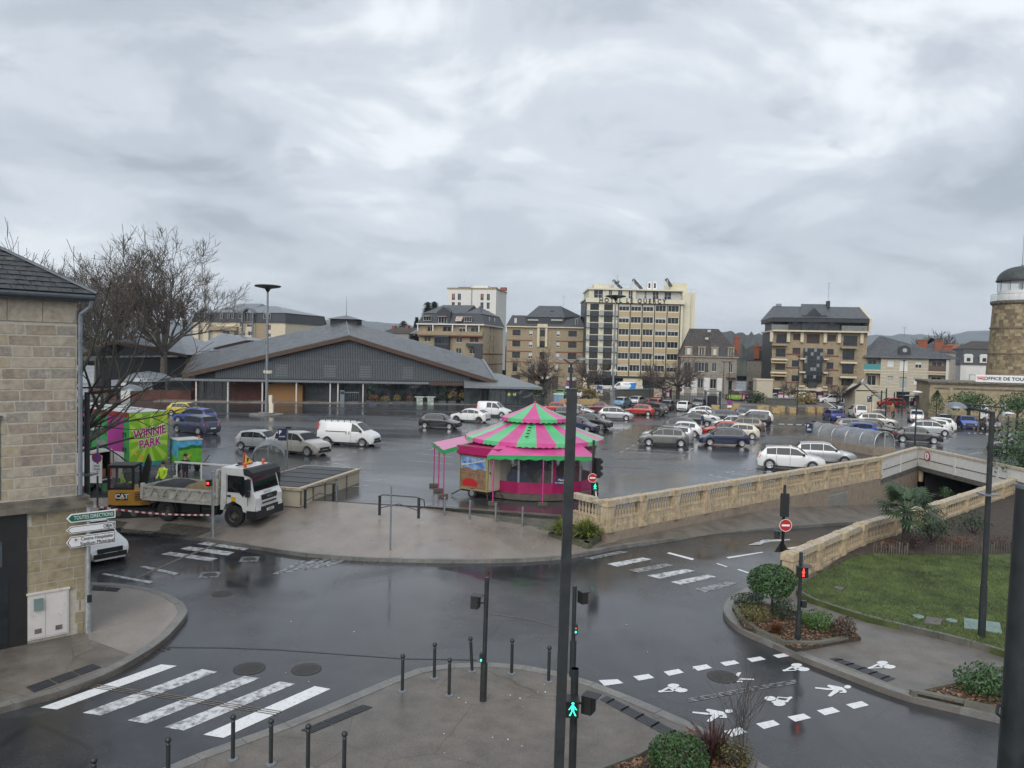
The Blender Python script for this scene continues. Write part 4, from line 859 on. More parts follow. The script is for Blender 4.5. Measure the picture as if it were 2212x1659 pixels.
H.put(MB().box(-.3,H.W+.3,-.25,16,z_gf-.5,z_gf-.002),'canopy','frame_dark')
H.put(MB().box(.2,H.W,1.5,15.9,0,z_gf-.5),'shopfront','glass_window')
for k in range(12):xx=.3+k*(H.W-.6)/11;H.put(MB().box(xx-.08,xx+.08,1.3,1.5,0,z_gf-.5),'shop_post','frame_dark')
H.put(MB().box(H.W*.40,H.W*.60,-.1,1.45,0,z_gf-.5),'entrance_wall','cream');H.put(MB().box(H.W*.84,H.W,-.05,1.45,0,z_gf-.5).box(-.3,.5,-.05,1.45,0,z_gf-.5),'entrance_wall','cream');H.put(MB().box(-.5,H.W*.6,-1.2,-.1,0,.7),'low_wall','white_wall')
H.put(MB().box(.01,H.W-.01,.26,15.9,z_gf,ztop),'core','frame_dark')
H.put(MB().box(-.3,H.W+.35,-.5,0,zr[0][0]+.34,ztop).box(-.3,H.W+.35,0,16,ztop-.3,ztop),'sign_band','hotel_cream')
zsgn=H.z(B2(700,333));xl,xrr=H.x(B2(388,335)),H.x(B2(1032,330))
me=text_mesh('HOTEL  LE  QUERCY',1.45,.05,.02,1.0);wtx=max(v.co.x for v in me.vertices)-min(v.co.x for v in me.vertices)
cu_t=text_mesh('H O T E L   L E   Q U E R C Y',1.5,.06,.03);wtx=max(v.co.x for v in cu_t.vertices)-min(v.co.x for v in cu_t.vertices);cu_t.transform(Matrix.Diagonal(((xrr-xl)/wtx,1,1,1)));cu_t.materials.clear();cu_t.materials.append(MATS['print_black'])
link(cu_t,'lettering',H.t,((xl+xrr)/2,-.58,zsgn),rot=(R(90),0,0))
zp1=H.z(B2(600,222));H.put(MB().box(.6,H.x(B2(760,260)),1.6,15,ztop,zp1),'penthouse','hotel_cream');H.put(MB().box(H.x(B2(760,260))+.01,H.W+.2,2.4,15,ztop,zp1-.1),'penthouse','white_wall');H.put(MB().box(.3,H.W+.4,1.1,15.2,zp1,zp1+.3),'roof_slab','hotel_cream')
for a,b_,y_ in((345,435,1.55),(490,525,1.55),(580,625,1.55),(683,727,1.55),(845,868,2.35),(925,985,2.35),(1040,1110,2.35)):H.win((H.x(B2(a,280)),H.x(B2(b_,280)),ztop+.15,ztop+2.1),'frame_white','glass_window',2,y=y_-.06)
rail(H,.1,H.W+.2,ztop,.9,.1,'galvanised',.8);rail(H,.5,H.x(B2(860,200)),zp1+.3,1.,1.3,'galvanised',1.2)
H.put(MB().box(H.x(B2(362,170)),H.x(B2(560,170)),5,10,zp1+.3,H.z(B2(450,155))).box(H.x(B2(368,150)),H.x(B2(395,150)),5.5,6.3,zp1+.3,H.z(B2(380,133))),'lift_house','hotel_cream')
H.put(MB().box(H.x(B2(1115,180)),H.x(B2(1280,180)),4,12,zp1,H.z(B2(1200,145))),'roof_screen','hotel_cream')
for k in range(9):H.put(MB().box(H.x(B2(1120,180))+k*.45,H.x(B2(1120,180))+k*.45+.2,3.95,3.999,zp1+.3,H.z(B2(1200,145))),'screen_rib','hotel_cream')
for a,b_,top,bot in((545,632,122,205),(740,828,115,208),(1068,1118,110,185)):
 x0,x1=H.x(B2(a,160)),H.x(B2(b_,160));z0,z1=H.z(B2(a,top)),H.z(B2(b_,bot));pn=MB().extr([(x0,2,z0),(x1,2,z1),(x1,2,z1+.25),(x0,2,z0+.25)],(0,3.2,0));o=H.put(pn,'solar_panel','spandrel_dark')
 MB().tube((x0,2,z0),(x0-.5,2.2,zp1+.3),.06,None,4).tube((x0,5,z0),(x0-.5,4.8,zp1+.3),.06,None,4).tube((x0,2.1,z0),(x0+.2,2.1,zp1+.3),.06,None,4).obj('strut','frame_white',o)
for a in(876,930):x0=H.x(B2(a,170));o=H.put(MB().box(x0,x0+.95,2.5,3.6,zp1+.3,H.z(B2(900,135))),'heat_pump','print_white');MB().box(x0+.25,x0+.7,2.47,2.499,zp1+.75,H.z(B2(900,150))).obj('fan_grille','frame_dark',o)
antenna(H,H.x(B2(590,100)),4,zp1+.3,H.z(B2(590,65))-zp1-.3);H.put(MB().lathe([(.35,0),(.3,.12),(.1,.2)],12,(0,0,0)),'satellite_dish','grey_steel',Matrix.Translation((H.x(B2(597,130)),3.8,H.z(B2(597,130))))@Matrix.Rotation(R(90),4,'X'))
H.put(MB().box(H.W+.01,H.W+1.9,.9,15,0,H.z(B2(1200,242))).box(H.W+1.91,H.x(B2(1338,260)),1.6,15,0,H.z(B2(1300,246))),'side_wing','hotel_cream')
rail(H,H.W+1.9,H.W+4.2,H.z(B2(1300,246)),1.,4,'galvanised',.5)
# --- apartment block with a mansard left of the hotel (middle block)
b=Bld('apartment_block','tan apartment block with a dark mansard between the hotel and its neighbour','building',(B1(962,1110),190),(B1(1706,1110),188),17)
zc=b.z(B1(1300,590));ops=[];wn=[]
rws=[(615,672),(722,780),(830,890),(938,1022),]
for i,(a,c)in enumerate(rws):
 z0,z1=b.z(B1(1300,c)),b.z(B1(1300,a));dx=-4*i
 for k,(x0,x1,fr)in enumerate([(1028,1105,'frame_dark'),(1187,1222,'frame_white'),(1452,1486,'frame_white'),(1568,1650,'frame_dark')]):
  if i==3:x0,x1=[(1035,1082),(1180,1215),(1440,1475),(1575,1625)][k]
  r=(b.x(B1(x0,650)),b.x(B1(x1,650)),z0,z1);ops.append(r);wn.append((r,fr,k))
 r=(b.x(B1(1295,650)),b.x(B1(1342,650)),z0-.1,z1+.1);ops.append(r);wn.append((r,'frame_dark',9))
for x0,x1 in((1015,1100),(1175,1245),(1290,1400),(1410,1470),(1550,1648)):
 r=(b.x(B1(x0,1100)),b.x(B1(x1,1100)),0,b.z(B1(1300,1055)));ops.append(r);wn.append((r,'frame_dark',8))
b.wall(b.W,zc,ops,'tan_brick');b.wall(b.D,zc,[],'tan_brick',b.Lm);b.wall(b.D,zc,[],'tan_brick',b.Rm);b.put(MB().box(.1,b.W-.1,.3,b.D-.1,0,zc),'core','frame_dark')
for r,fr,k in wn:b.win(r,fr,'shutter_brown' if k==8 else 'glass_window',2,blind=('blind',.65)if k in(1,2)else(pick()if k<9 else None),sill=(k<8))
for y_ in(712,818,922):z_=b.z(B1(1100,y_));b.put(MB().box(-.02,b.W*.33,-.05,-.003,z_-.12,z_+.12).box(b.W*.64,b.W+.02,-.05,-.003,z_-.12,z_+.12),'brick_band','red_brick')
b.put(MB().box(b.x(B1(1262,700)),b.x(B1(1300,700))-.1,-.5,-.004,b.z(B1(1280,700)),zc+.5).box(b.x(B1(1345,700))+.1,b.x(B1(1362,700)),-.5,-.004,b.z(B1(1280,700)),zc+.5).lathe([(.001,0),(1.4,.0),(1.4,.3)],16),'arched_bay','cream')if False else b.put(MB().box(b.x(B1(1268,650)),b.x(B1(1290,650)),-.35,-.004,b.z(B1(1280,775)),zc+.3).box(b.x(B1(1345,650)),b.x(B1(1366,650)),-.35,-.004,b.z(B1(1280,775)),zc+.3).box(b.x(B1(1268,650)),b.x(B1(1366,650)),-.35,-.004,zc+.3,zc+.9),'arched_bay','cream')
b.put(MB().box(-.4,b.W+.4,-.5,b.D+.4,zc,zc+.28),'cornice','cream');zm=b.z(B1(1050,468));mansard(b,zc+.28,zm-zc-.28,1.1,'slate_dark')
xa,xb=b.x(B1(1155,480)),b.x(B1(1535,480));zrdg=b.z(B1(1450,365));ze_=b.z(B1(1400,490))
b.put(MB().poly([(xa,-.1,ze_),(xb,-.1,ze_),(xb-1.2,6.5,zrdg),(xa+2.7,6.5,zrdg)]).poly([(xb,-.1,ze_),(xb,13,ze_),(xb-1.2,6.5,zrdg)]).poly([(xb,13,ze_),(xa,13,ze_),(xa+2.7,6.5,zrdg),(xb-1.2,6.5,zrdg)]).poly([(xa,13,ze_),(xa,-.1,ze_),(xa+2.7,6.5,zrdg)]),'roof','slate_roof')
b.put(MB().box(xa+.1,xb-.1,.1,12.8,zc+.28,ze_),'dormer_wall','slate_dark');b.put(MB().poly([(xb-.05,1,ze_-.2),(b.x(B1(1715,470)),2,zm),(b.x(B1(1715,470)),11,zm),(xb-.05,12,ze_-.2)]).poly([(xb-.1,0.1,ze_),(b.x(B1(1700,470)),1.2,zm),(xb-1.2,6.5,zrdg-.1)]),'side_roof','slate_dark')
for x0,x1 in((1172,1278),(1398,1512)):b.win((b.x(B1(x0,540)),b.x(B1(x1,540)),zc+.4,b.z(B1(x0,507))),'frame_dark','glass_window',4,y=.03,blind=('blind',.2))
b.win((b.x(B1(1045,530)),b.x(B1(1068,530)),zc+.5,b.z(B1(1050,498))),'frame_white','blind',1,y=.1);b.win((b.x(B1(1638,530)),b.x(B1(1660,530)),zc+.5,b.z(B1(1650,503))),'frame_white','glass_window',1,y=.1)
b.put(MB().box(0,.9,-.0,.8,ze_+.8,ze_+.9),'skylight','glass_window',Matrix.Translation((b.x(B1(1385,400)),3.2,.9)));antenna(b,b.x(B1(1512,330)),6.5,zrdg,2.6)
# --- apartment block left of it, corner towards us
b=Bld('apartment_block','tan apartment block with striped awnings in its mansard, behind the market hall','building',(B1(118,900),196),(B1(738,900),192),20)
zc=b.z(B1(500,566));ops=[];wn=[]
for i,(a,c,cols)in enumerate([(582,630,[(200,262),(350,432),(508,572),(620,706)]),(680,733,[(172,235),(482,540),(612,700)]),(790,840,[(482,535),(612,670)]),(900,950,[(482,535),(612,670)])]):
 for x0,x1 in cols:r=(b.x(B1(x0,650)),b.x(B1(x1,650)),b.z(B1(500,c)),b.z(B1(500,a)));ops.append(r);wn.append(r)
b.wall(b.W,zc,ops,'tan_brick')
for r in wn:b.win(r,'frame_white','glass_window',2,blind=pick(),sill=True)
zf=[b.z(B1(500,y_))for y_ in(626,720,822,925,1020)]
wr=[]
for i,z_ in enumerate(zf):wr+=[(b.D*f,b.D*f+.75,z_-.1,z_+1.7)for f in(.33,.5)]
b.wall(b.D,zc,wr,'cream',b.Rm);b.put(MB().box(.1,b.W-.1,.3,b.D-.1,0,zc),'core','frame_dark')
for r in wr:b.win(r,'frame_dark','glass_window',1,b.Rm)
b.put(MB().box(-.0,b.D,-.04,-.003,zf[2]-.6,zf[2]-.3).box(0,b.D,-.04,-.003,zf[3]-.5,zf[3]-.3),'brick_band','red_brick',b.Rm)
b.put(MB().box(-.5,b.W+.5,-1.0,b.D+.4,zc,zc+.3),'cornice','frame_white');z626,z668=b.z(B1(500,628)),b.z(B1(500,668))
b.put(MB().box(-.1,b.W+.1,-1.0,-.003,z668,z626),'balcony_front','tan_brick');b.put(MB().box(-.1,b.W+.1,-1.03,-1.001,z668-.2,z668+.1),'brick_band','red_brick')
for x_ in(122,268,458,588,712):x0=b.x(B1(x_,600));b.put(MB().box(x0-.13,x0+.13,-.95,-.7,z626,zc),'column','frame_white')
xb0,xb1=b.x(B1(288,740)),b.x(B1(425,740));b.put(MB().box(xb0,xb1,-1.4,-.01,0,b.z(B1(350,670))),'glazed_stair','spandrel_dark')
for k in range(6):
 for j in range(4):o=b.put(MB().box(xb0+.1+j*(xb1-xb0)/4,xb0+(j+1)*(xb1-xb0)/4,-1.44,-1.402,z668-2.0*(k+1)+.1,z668-2.0*k-.4),'pane','glass_window')
b.put(MB().box(b.x(B1(590,740)),b.x(B1(740,740)),-1.2,-.01,b.z(B1(600,772)),b.z(B1(600,742))).box(b.x(B1(672,800)),b.x(B1(745,800)),-1.25,-.9,0,b.z(B1(700,745))),'balcony','spandrel_dark')
zm=b.z(B1(450,452));mansard(b,zc+.3,zm-zc-.3,.9,'slate_dark',.4);zr1,zr2=b.z(B1(470,350)),b.z(B1(620,358))
xm_=b.x(B1(520,440));hip_roof(b,zm,zr1-zm,-.7,'slate_roof',0,xm_+1.8,0,18,2.6,.1);hip_roof(b,zm+.02,zr2-zm,-.7,'slate_roof',xm_,b.W,.1,b.D,2.,3.5)
xg0,xg1,xgm=b.x(B1(300,440)),b.x(B1(430,440)),b.x(B1(362,390));b.put(MB().extr([(xg0,-.3,zc+.3),(xg1,-.3,zc+.3),(xg1,-.3,b.z(B1(430,440))),(xgm,-.3,b.z(B1(362,388))),(xg0,-.3,b.z(B1(300,440)))],(0,4,0)),'dormer','slate_dark')
for x0,x1,a,c,m_ in((172,245,482,525,0),(315,398,482,548,0),(565,637,485,530,0)):r=(b.x(B1(x0,510)),b.x(B1(x1,510)),b.z(B1(300,c)),b.z(B1(300,a)));b.win(r,'frame_white','glass_window',3,y=-.42);b.put(MB().box(r[0]-.1,r[1]+.1,-1.0,-.4,r[3]-.05,r[3]+.08),'awning','awning_stripe' if 'awning_stripe' in MATS or mat('awning_stripe',(.5,.2,.15),.8,var=.5,scale=4,col2=(.6,.55,.5))else '')
b.put(MB().extr([(b.x(B1(482,530)),-.9,b.z(B1(482,530))),(b.x(B1(545,530)),-.9,b.z(B1(545,530))),(b.x(B1(550,482)),-.2,b.z(B1(550,482))),(b.x(B1(487,482)),-.2,b.z(B1(487,482)))],(0,.05,0)),'awning','awning_stripe')
for f in(.3,.55):b.win((b.D*f,b.D*f+.8,zc+.9,zc+2.4),'frame_white','glass_window',1,b.Rm,y=.15)
# --- white tower block behind
b=Bld('tower_block','plain white tower block rising behind the mansard apartments','building',(B1(396,470),330),(B1(865,470),326),22)
zt_=b.z(B1(640,216));ops=[]
for x0,x1 in((440,470),(497,528),(717,748),(778,808)):ops+=[(b.x(B1(x0,300)),b.x(B1(x1,300)),b.z(B1(600,325+k*82)),b.z(B1(600,262+k*82)))for k in range(4)]
b.wall(b.W,zt_,ops,'white_wall');b.wall(b.D,zt_,[],'white_wall',b.Rm);b.put(MB().box(.1,b.W-.1,.4,b.D-.1,0,zt_),'core','white_wall')
for k,r in enumerate(ops):b.win(r,'frame_white','glass_window',2,blind=('terracotta',.55)if k%8==0 else None)
b.put(MB().box(-.3,b.W+.3,-.3,.2,zt_,zt_+.5).box(b.W-.1,b.W+.3,-.3,b.D+.3,zt_,zt_+.5).box(b.W*.5-.2,b.W*.5+.2,-.15,-.003,0,zt_),'roof_edge','tan_brick');b.put(MB().box(b.x(B1(612,190)),b.x(B1(760,190)),6,14,zt_-.2,b.z(B1(680,172))),'lift_house','white_wall')
for x_ in(483,540,808,900):x0=b.x(B1(x_,205));b.put(MB().box(x0-1.3,x0+1.3,8,10,zt_,zt_+1.5),'chimney','terracotta')
antenna(b,b.x(B1(520,180)),8,zt_,5)
# --- apartments far left behind the plane trees
b=Bld('apartment_block','cream apartment block with arched loggia behind the trees left of the market hall','building',(A4(130,520),262),(A4(935,520),250),24)
zc=b.z(A4(800,378));ops=[];wn=[]
for a,c,cols in((382,415,[(540,570),(600,655)]),(455,490,[(540,585),(610,650)]),(395,440,[(750,775),(785,810)]),(470,500,[(750,775),(785,810)]),(370,410,[(250,300),(330,360),(440,490)]),(450,490,[(180,215),(390,450),(490,530)])):
 for x0,x1 in cols:r=(b.x(A4(x0,430)),b.x(A4(x1,430)),b.z(A4(700,c)),b.z(A4(700,a)));ops.append(r)
ops=[o for o in ops if o[3]<zc]
b.wall(b.W,zc,ops,'cream');b.wall(b.D,zc,[],'cream',b.Rm);b.put(MB().box(.1,b.W-.1,.5,b.D-.1,0,zc),'core','frame_dark')
for r in ops:b.win(r,'frame_white','glass_window',2,blind=pick())
xk=b.x(A4(370,400));b.put(MB().box(b.x(A4(270,430)),b.x(A4(530,430)),-1.2,-.01,b.z(A4(400,445)),b.z(A4(400,410))),'balcony','tan_brick');b.put(MB().box(b.x(A4(670,450)),b.x(A4(780,450)),-.06,-.003,0,zc),'stone_strip','tan_brick')
zm=b.z(A4(700,290));mansard(b,zc,zm-zc,.5,'slate_dark',.3,0,b.W);zrg=b.z(A4(650,213));x0=b.x(A4(365,280));hip_roof(b,zm,zrg-zm,-.2,'pav_roof',x0,b.W,0,b.D,8,12)
x2,x3,xg=b.x(A4(310,215)),b.x(A4(555,215)),b.x(A4(515,188));hip_roof(b,zm+.1,b.z(A4(515,190))-zm,0,'pav_roof',x2-4,x3,3,b.D,4,2)
for cxp in(625,250):
 xc=b.x(A4(cxp,300));rr=1.9;zc_=b.z(A4(cxp,310));mb=MB();pts=[(xc+(rr+.4)*math.cos(R(a)),zc_+(rr+.6)*math.sin(R(a)))for a in range(0,181,15)];pin=[(xc+(rr-.1)*math.cos(R(a)),zc_+(rr)*math.sin(R(a)))for a in range(0,181,15)]
 for k in range(12):mb.extr([(pts[k][0],-1.2,pts[k][1]),(pts[k+1][0],-1.2,pts[k+1][1]),(pin[k+1][0],-1.2,pin[k+1][1]),(pin[k][0],-1.2,pin[k][1])],(0,2,0))
 mb.box(xc-rr-.4,xc-rr+.1,-1.2,-.8,zc-9,zc_).box(xc+rr-.1,xc+rr+.4,-1.2,-.8,zc-9,zc_);b.put(mb,'arched_loggia','pav_roof');b.win((xc-rr+.2,xc+rr-.2,zc_-2.2,zc_+.8),'frame_white','glass_window',3,y=-.4)
for x0,x1 in((1,0),):pass
for p0,p1 in((752,772),(795,812),(535,565),(440,455),(475,490),(378,395)):b.win((b.x(A4(p0,330)),b.x(A4(p1,330)),b.z(A4(700,343)),b.z(A4(700,300))),'frame_white','glass_window',1,y=-.3)
# --- stone house with mansard, right of the hotel
b=Bld('mansard_house','old stone house with a steep patched slate mansard beside the hotel','house',(B2(1170,1200),168),(B2(1715,1215),166),13)
zc=b.z(B2(1450,868));ops=[];wn=[]
for x0,x1 in((1210,1280),(1350,1410),(1482,1528),(1645,1685)):r=(b.x(B2(x0,970)),b.x(B2(x1,970)),b.z(B2(1450,1015 if x0<1600 else 1020)),b.z(B2(1450,930)));ops.append(r);wn.append((r,'frame_white',2))
for x0,x1 in((1222,1280),(1345,1398),(1465,1525)):r=(b.x(B2(x0,1130)),b.x(B2(x1,1130)),b.z(B2(1450,1178)),b.z(B2(1450,1088)));ops.append(r);wn.append((r,'frame_white',2))
r=(b.x(B2(1645,1150)),b.x(B2(1680,1150)),.1,b.z(B2(1650,1100)));ops.append(r);wn.append((r,'frame_white',1))
b.wall(b.W,zc,ops,'stone_grey')
sw=[(3.5,4.3,b.z(B2(1450,1015)),b.z(B2(1450,930))),(7.5,8.3,b.z(B2(1450,1015)),b.z(B2(1450,930))),(5,6,.3,2.6),(9,9.9,.3,2.6)]
b.wall(b.D,zc,sw,'stone_grey',b.Rm);b.put(MB().box(.1,b.W-.1,.3,b.D-.1,0,zc),'core','frame_dark')
for k,(r,fr,nx_)in enumerate(wn):
 f=b.win(r,fr,'glass_window' if k not in(2,3)else 'spandrel_dark',nx_,sill=True)
 if k==1:MB().box(-.75,-.05,-.32,-.26,0,r[3]-r[2]).box(r[1]-r[0]+.05,r[1]-r[0]+.75,-.32,-.26,0,r[3]-r[2]).obj('shutter','spandrel_dark',f)
for r in sw:b.win(r,'frame_dark','spandrel_dark',2,b.Rm)
mb=MB();z_=b.z(B2(1450,1070))+.05;rr_=0
while z_<zc-.3:
 x_=rs.uniform(0,.3)
 while x_<b.W-.1:
  w_=min(rs.uniform(.4,.85),b.W-x_)
  if not any(o[0]-.2<x_+w_ and x_<o[1]+.2 and o[2]-.1<z_+.36 and z_<o[3]+.2 for o in ops):mb.box(x_+.02,x_+w_-.02,-.04-rs.uniform(0,.03),-.002,z_,z_+.33)
  x_+=w_
 z_+=.37
b.put(mb,'stone_courses','stone_grey',kind='stuff');mb=MB();z_=.3
while z_<zc-.3:
 x_=rs.uniform(0,.3)
 while x_<b.D-.1:
  w_=min(rs.uniform(.5,.9),b.D-x_)
  if not any(o[0]-.2<x_+w_ and x_<o[1]+.2 and o[2]-.1<z_+.36 and z_<o[3]+.2 for o in sw):mb.box(x_+.02,x_+w_-.02,-.04-rs.uniform(0,.03),-.002,z_,z_+.33)
  x_+=w_
 z_+=.37
b.put(mb,'stone_courses','stone_grey',b.Rm,kind='stuff')
b.put(MB().box(0,b.x(B2(1560,1100)),-.1,-.003,0,b.z(B2(1450,1072))),'render_band','white_wall')if False else None
for x0,x1 in((1170,1215),(1285,1340),(1405,1460),(1532,1580)):b.put(MB().box(b.x(B2(x0,1130)),b.x(B2(x1,1130)),-.05,-.003,0,b.z(B2(1450,1075))),'render_panel','white_wall')
b.put(MB().box(-.3,b.W+.3,-.35,b.D+.3,zc-.25,zc),'cornice','stone_warm');zk=b.z(B2(1450,788));A_=[(-.3,-.3,zc),(b.W+.3,-.3,zc),(b.W+.3,b.D+.3,zc),(-.3,b.D+.3,zc)];i_=.7;B_=[(i_-.3,i_,zk),(b.W-i_+.3,i_,zk),(b.W-i_+.3,b.D-i_,zk),(i_-.3,b.D-i_,zk)];zrd=b.z(B2(1400,590));C_=[(b.x(B2(1255,590))+.6,b.D/2,zrd),(b.x(B2(1560,590))+.3,b.D/2,zrd)]
b.put(MB().add(A_+B_,[(0,1,5,4),(1,2,6,5),(2,3,7,6),(3,0,4,7)]),'mansard_roof','slate_dark');b.put(MB().add(B_+C_,[(0,1,5,4),(1,2,5),(2,3,4,5),(3,0,4)]),'roof','old_roof')
for x0,x1 in((1235,1280),(1362,1405),(1490,1530),(1648,1685)):
 a_,c_=b.x(B2(x0,820)),b.x(B2(x1,820));z0,z1=zc+.1,b.z(B2(1450,785));o=b.put(MB().box(a_-.3,a_,-.35,1,z0,z1).box(c_,c_+.3,-.35,1,z0,z1).box(a_-.4,c_+.4,-.42,1.2,z1,z1+.25).box(a_,c_,-.2,1,z0,z1),'dormer','stone_warm');MB().box(a_+.1,c_-.1,-.26,-.205,z0+.2,z1-.15).obj('pane','glass_window' if x0 in(1362,1648)else 'blind',o);MB().box((a_+c_)/2-.05,(a_+c_)/2+.05,-.3,-.265,z0+.2,z1-.15).obj('glazing_bar','frame_white',o)
for x_,y_,yy in((1470,635,3.9),(1440,712,2.)):b.put(MB().box(-.35,.35,-.3,.3,0,.12),'skylight','balcony_glass',Matrix.Translation((b.x(B2(x_,y_)),yy,b.z(B2(x_,y_))+.35))@Matrix.Rotation(R(50),4,'X'))
xc=b.x(B2(1735,700));b.put(MB().box(xc-.6,xc+.6,1.0,1.9,zc-.2,b.z(B2(1735,690))).box(xc-.7,xc+.7,.9,2.0,b.z(B2(1735,690)),b.z(B2(1735,683))).box(xc-.35,xc+.3,1.2,1.7,b.z(B2(1735,683)),b.z(B2(1735,668))),'chimney','terracotta')
rail(b,b.x(B2(1622,1050)),b.x(B2(1712,1050)),b.z(B2(1650,1075)),1.05,-.9,'brown_rail',.2);b.put(MB().box(b.x(B2(1622,1050)),b.x(B2(1712,1050)),-.95,-.003,b.z(B2(1650,1078)),b.z(B2(1650,1070))),'balcony','brown_rail')
# --- small stone house set back with brick chimney
b=Bld('stone_house','narrow stone house with a fat brick chimney between mansard house and flats','house',(B2(1815,1180),176),(B2(2030,1190),172),10)
zc=b.z(B2(1930,905));ops=[(.6,1.6,.2,2.6),(b.W-3.2,b.W-1.6,.2,3.)];b.wall(b.W,zc,ops,'stone_grey');b.wall(b.D,zc,[],'stone_grey',b.Rm);b.put(MB().box(.1,b.W-.1,.3,b.D-.1,0,zc),'core','frame_dark')
for r in ops:b.win(r,'frame_dark','spandrel_dark',2)
mb=MB();z_=b.z(B2(1930,1060))
while z_<zc-.4:
 x_=rs.uniform(0,.3)
 while x_<b.W-.1:w_=min(rs.uniform(.45,.9),b.W-x_);mb.box(x_+.02,x_+w_-.02,-.04-rs.uniform(0,.03),-.002,z_,z_+.33);x_+=w_
 z_+=.37
b.put(mb,'stone_courses','stone_grey',kind='stuff')
hip_roof(b,zc,b.z(B2(1870,735))-zc,.3,'slate_dark',-2.0,b.W,0,b.D,4.4,.5);b.put(MB().box(b.W*.45,b.W,-.1,.5,zc+.1,b.z(B2(1930,815))),'dormer_wall','slate_dark');xc=b.x(B2(1922,820));b.put(MB().box(xc-.65,xc+.65,-.35,.5,zc+.3,b.z(B2(1922,770))).box(xc-.75,xc+.75,-.45,.6,b.z(B2(1922,780)),b.z(B2(1922,770))),'chimney','terracotta')
for k in(-.4,.1):b.put(MB().lathe([(.15,0),(.12,.7)],8,(xc+k,0,b.z(B2(1922,770)))),'chimney_pot','terracotta')
# --- five-storey flats on the right of the middle
b=Bld('apartment_block','five storey tan flats with stepped balconies and central glazed stair','building',(B3(325,1300),153),(B3(1240,1320),150),14)
zc=b.z(B3(800,632));ops=[];wn=[]
def add(x0,y0,x1,y1,fr='frame_dark',nx=2,pane='glass_window',xr=None):
 dxr=lambda x,y:x+(y-640)*.048
 r=(b.x(B3(dxr(x0,(y0+y1)/2),640)),b.x(B3(dxr(x1,(y0+y1)/2),640)),b.z(B3(800,y1)),b.z(B3(800,y0)));ops.append(r);wn.append((r,fr,nx,pane));return r
for q in((385,655,485,748),(548,655,616,715),(678,655,804,745),(880,658,962,722),(1035,662,1170,760),(378,800,472,880),(540,790,616,850),(876,795,940,850),(1025,798,1140,895),(372,918,466,1008),(532,912,600,975),(868,925,935,988),(1020,925,1132,1030),(366,1048,462,1115),(528,1058,605,1118),(862,1065,928,1140),(1012,1075,1125,1145)):
 add(*q,pane='shutter_brown' if q[0]in(548,678,880,862,540,366)else 'glass_window')
for q in((330,1200,440,1290),(520,1205,600,1290),(700,1215,790,1300),(900,1215,1000,1300),(1030,1215,1110,1300)):add(*q)
b.wall(b.W,zc,ops,'tan_brick');b.wall(b.D,zc,[],'cream',b.Rm);b.put(MB().box(.1,b.W-.1,.32,b.D-.1,0,zc+.2),'core','frame_dark')
for r,fr,nx_,pn in wn:b.win(r,fr,pn,nx_)
zlo=b.z(B3(800,735));b.put(MB().box(-.2,b.W+.2,-1.2,b.D+.2,zc-.05,zc+.25),'cornice','cream')
for x_ in(338,500,632,855,992,1210):xx=b.x(B3(x_,660));b.put(MB().box(xx-.3,xx+.3,-.5,-.004,zlo,zc-.06),'pier','cream')
for x0,x1,yl in((335,490,(748,890,1018)),(1000,1165,(762,905,1045))):
 for k,y_ in enumerate(yl):
  xa,xb=b.x(B3(x0,640))+.1,b.x(B3(x1,640));z_=b.z(B3(800,y_+8));b.put(MB().box(xa,xb,-1.3,-.004,z_-.35,z_),'balcony_slab','cream' if k else 'tan_brick');rail(b,xa,xb,z_,1.0,-1.25,'frame_dark',.3)
  if x0==335 and k:b.put(MB().extr([(xa,-1.3,z_-.55-.35),(xb,-1.3,z_-.55-.35),(xb,-.05,z_-.4),(xa,-.05,z_-.4)],(0,0,.05)),'awning','awning')
for x0,x1,ys in((480,610,(853,985,1128)),(860,985,(862,998,1150))):
 for y_ in ys:xa,xb=b.x(B3(x0,640))+.2,b.x(B3(x1,640))+.3;z_=b.z(B3(800,y_));b.put(MB().box(xa,xb,-.08,-.003,z_-.13,z_+.13),'brick_band','red_brick')
for x0,x1,ys in((610,640,(895,1025,1160)),(840,862,(895,1025,1160))):
 for y_ in ys:xa,xb=b.x(B3(x0,640))+.1,b.x(B3(x1,640))+.6;z_=b.z(B3(800,y_));b.put(MB().box(xa,xb,-1.1,-.004,z_-.15,z_+.15),'balcony_slab','cream');rail(b,xa,xb,z_+.15,1.,-1.05,'frame_dark',.2)
xa,xb,za,zb_=b.x(B3(655,640)),b.x(B3(835,640)),b.z(B3(800,1120)),b.z(B3(800,792));bay_=b.put(MB().box(xa,xb,-.9,-.01,za,zb_).box(xa+.9,xb-.9,-.9,-.01,b.z(B3(800,1168)),za),'stair_bay','frame_dark')
for i in range(9):
 for j in range(6):MB().box(xa+.08+j*(xb-xa)/6,xa-.02+(j+1)*(xb-xa)/6,-.945,-.902,za+.06+i*(zb_-za)/9,za-.06+(i+1)*(zb_-za)/9).obj('pane','glass_window' if rw.random()<.8 else 'grey_steel',bay_)
b.put(MB().box(xa-1.2,xb+1.2,-.55,-.006,b.z(B3(800,1200)),b.z(B3(800,1168))),'entrance_band','cream')
zt2=b.z(B3(800,512));b.put(MB().box(b.x(B3(500,560)),b.x(B3(1000,560)),.0,8,zc+.25,zt2+.2),'top_wall','slate_dark');b.put(MB().box(.4,b.W-.6,2.0,b.D-1,zc+.25,zt2+.2),'top_wall','frame_dark')
b.put(MB().box(b.x(B3(628,560)),b.x(B3(870,560)),-.35,-.002,zc+.25,b.z(B3(750,470))).extr([(b.x(B3(683,460)),-.35,b.z(B3(700,468))),(b.x(B3(820,460)),-.35,b.z(B3(800,468))),(b.x(B3(752,400)),-.35,b.z(B3(752,400)))],(0,3,0)),'gable_dormer','slate_dark')
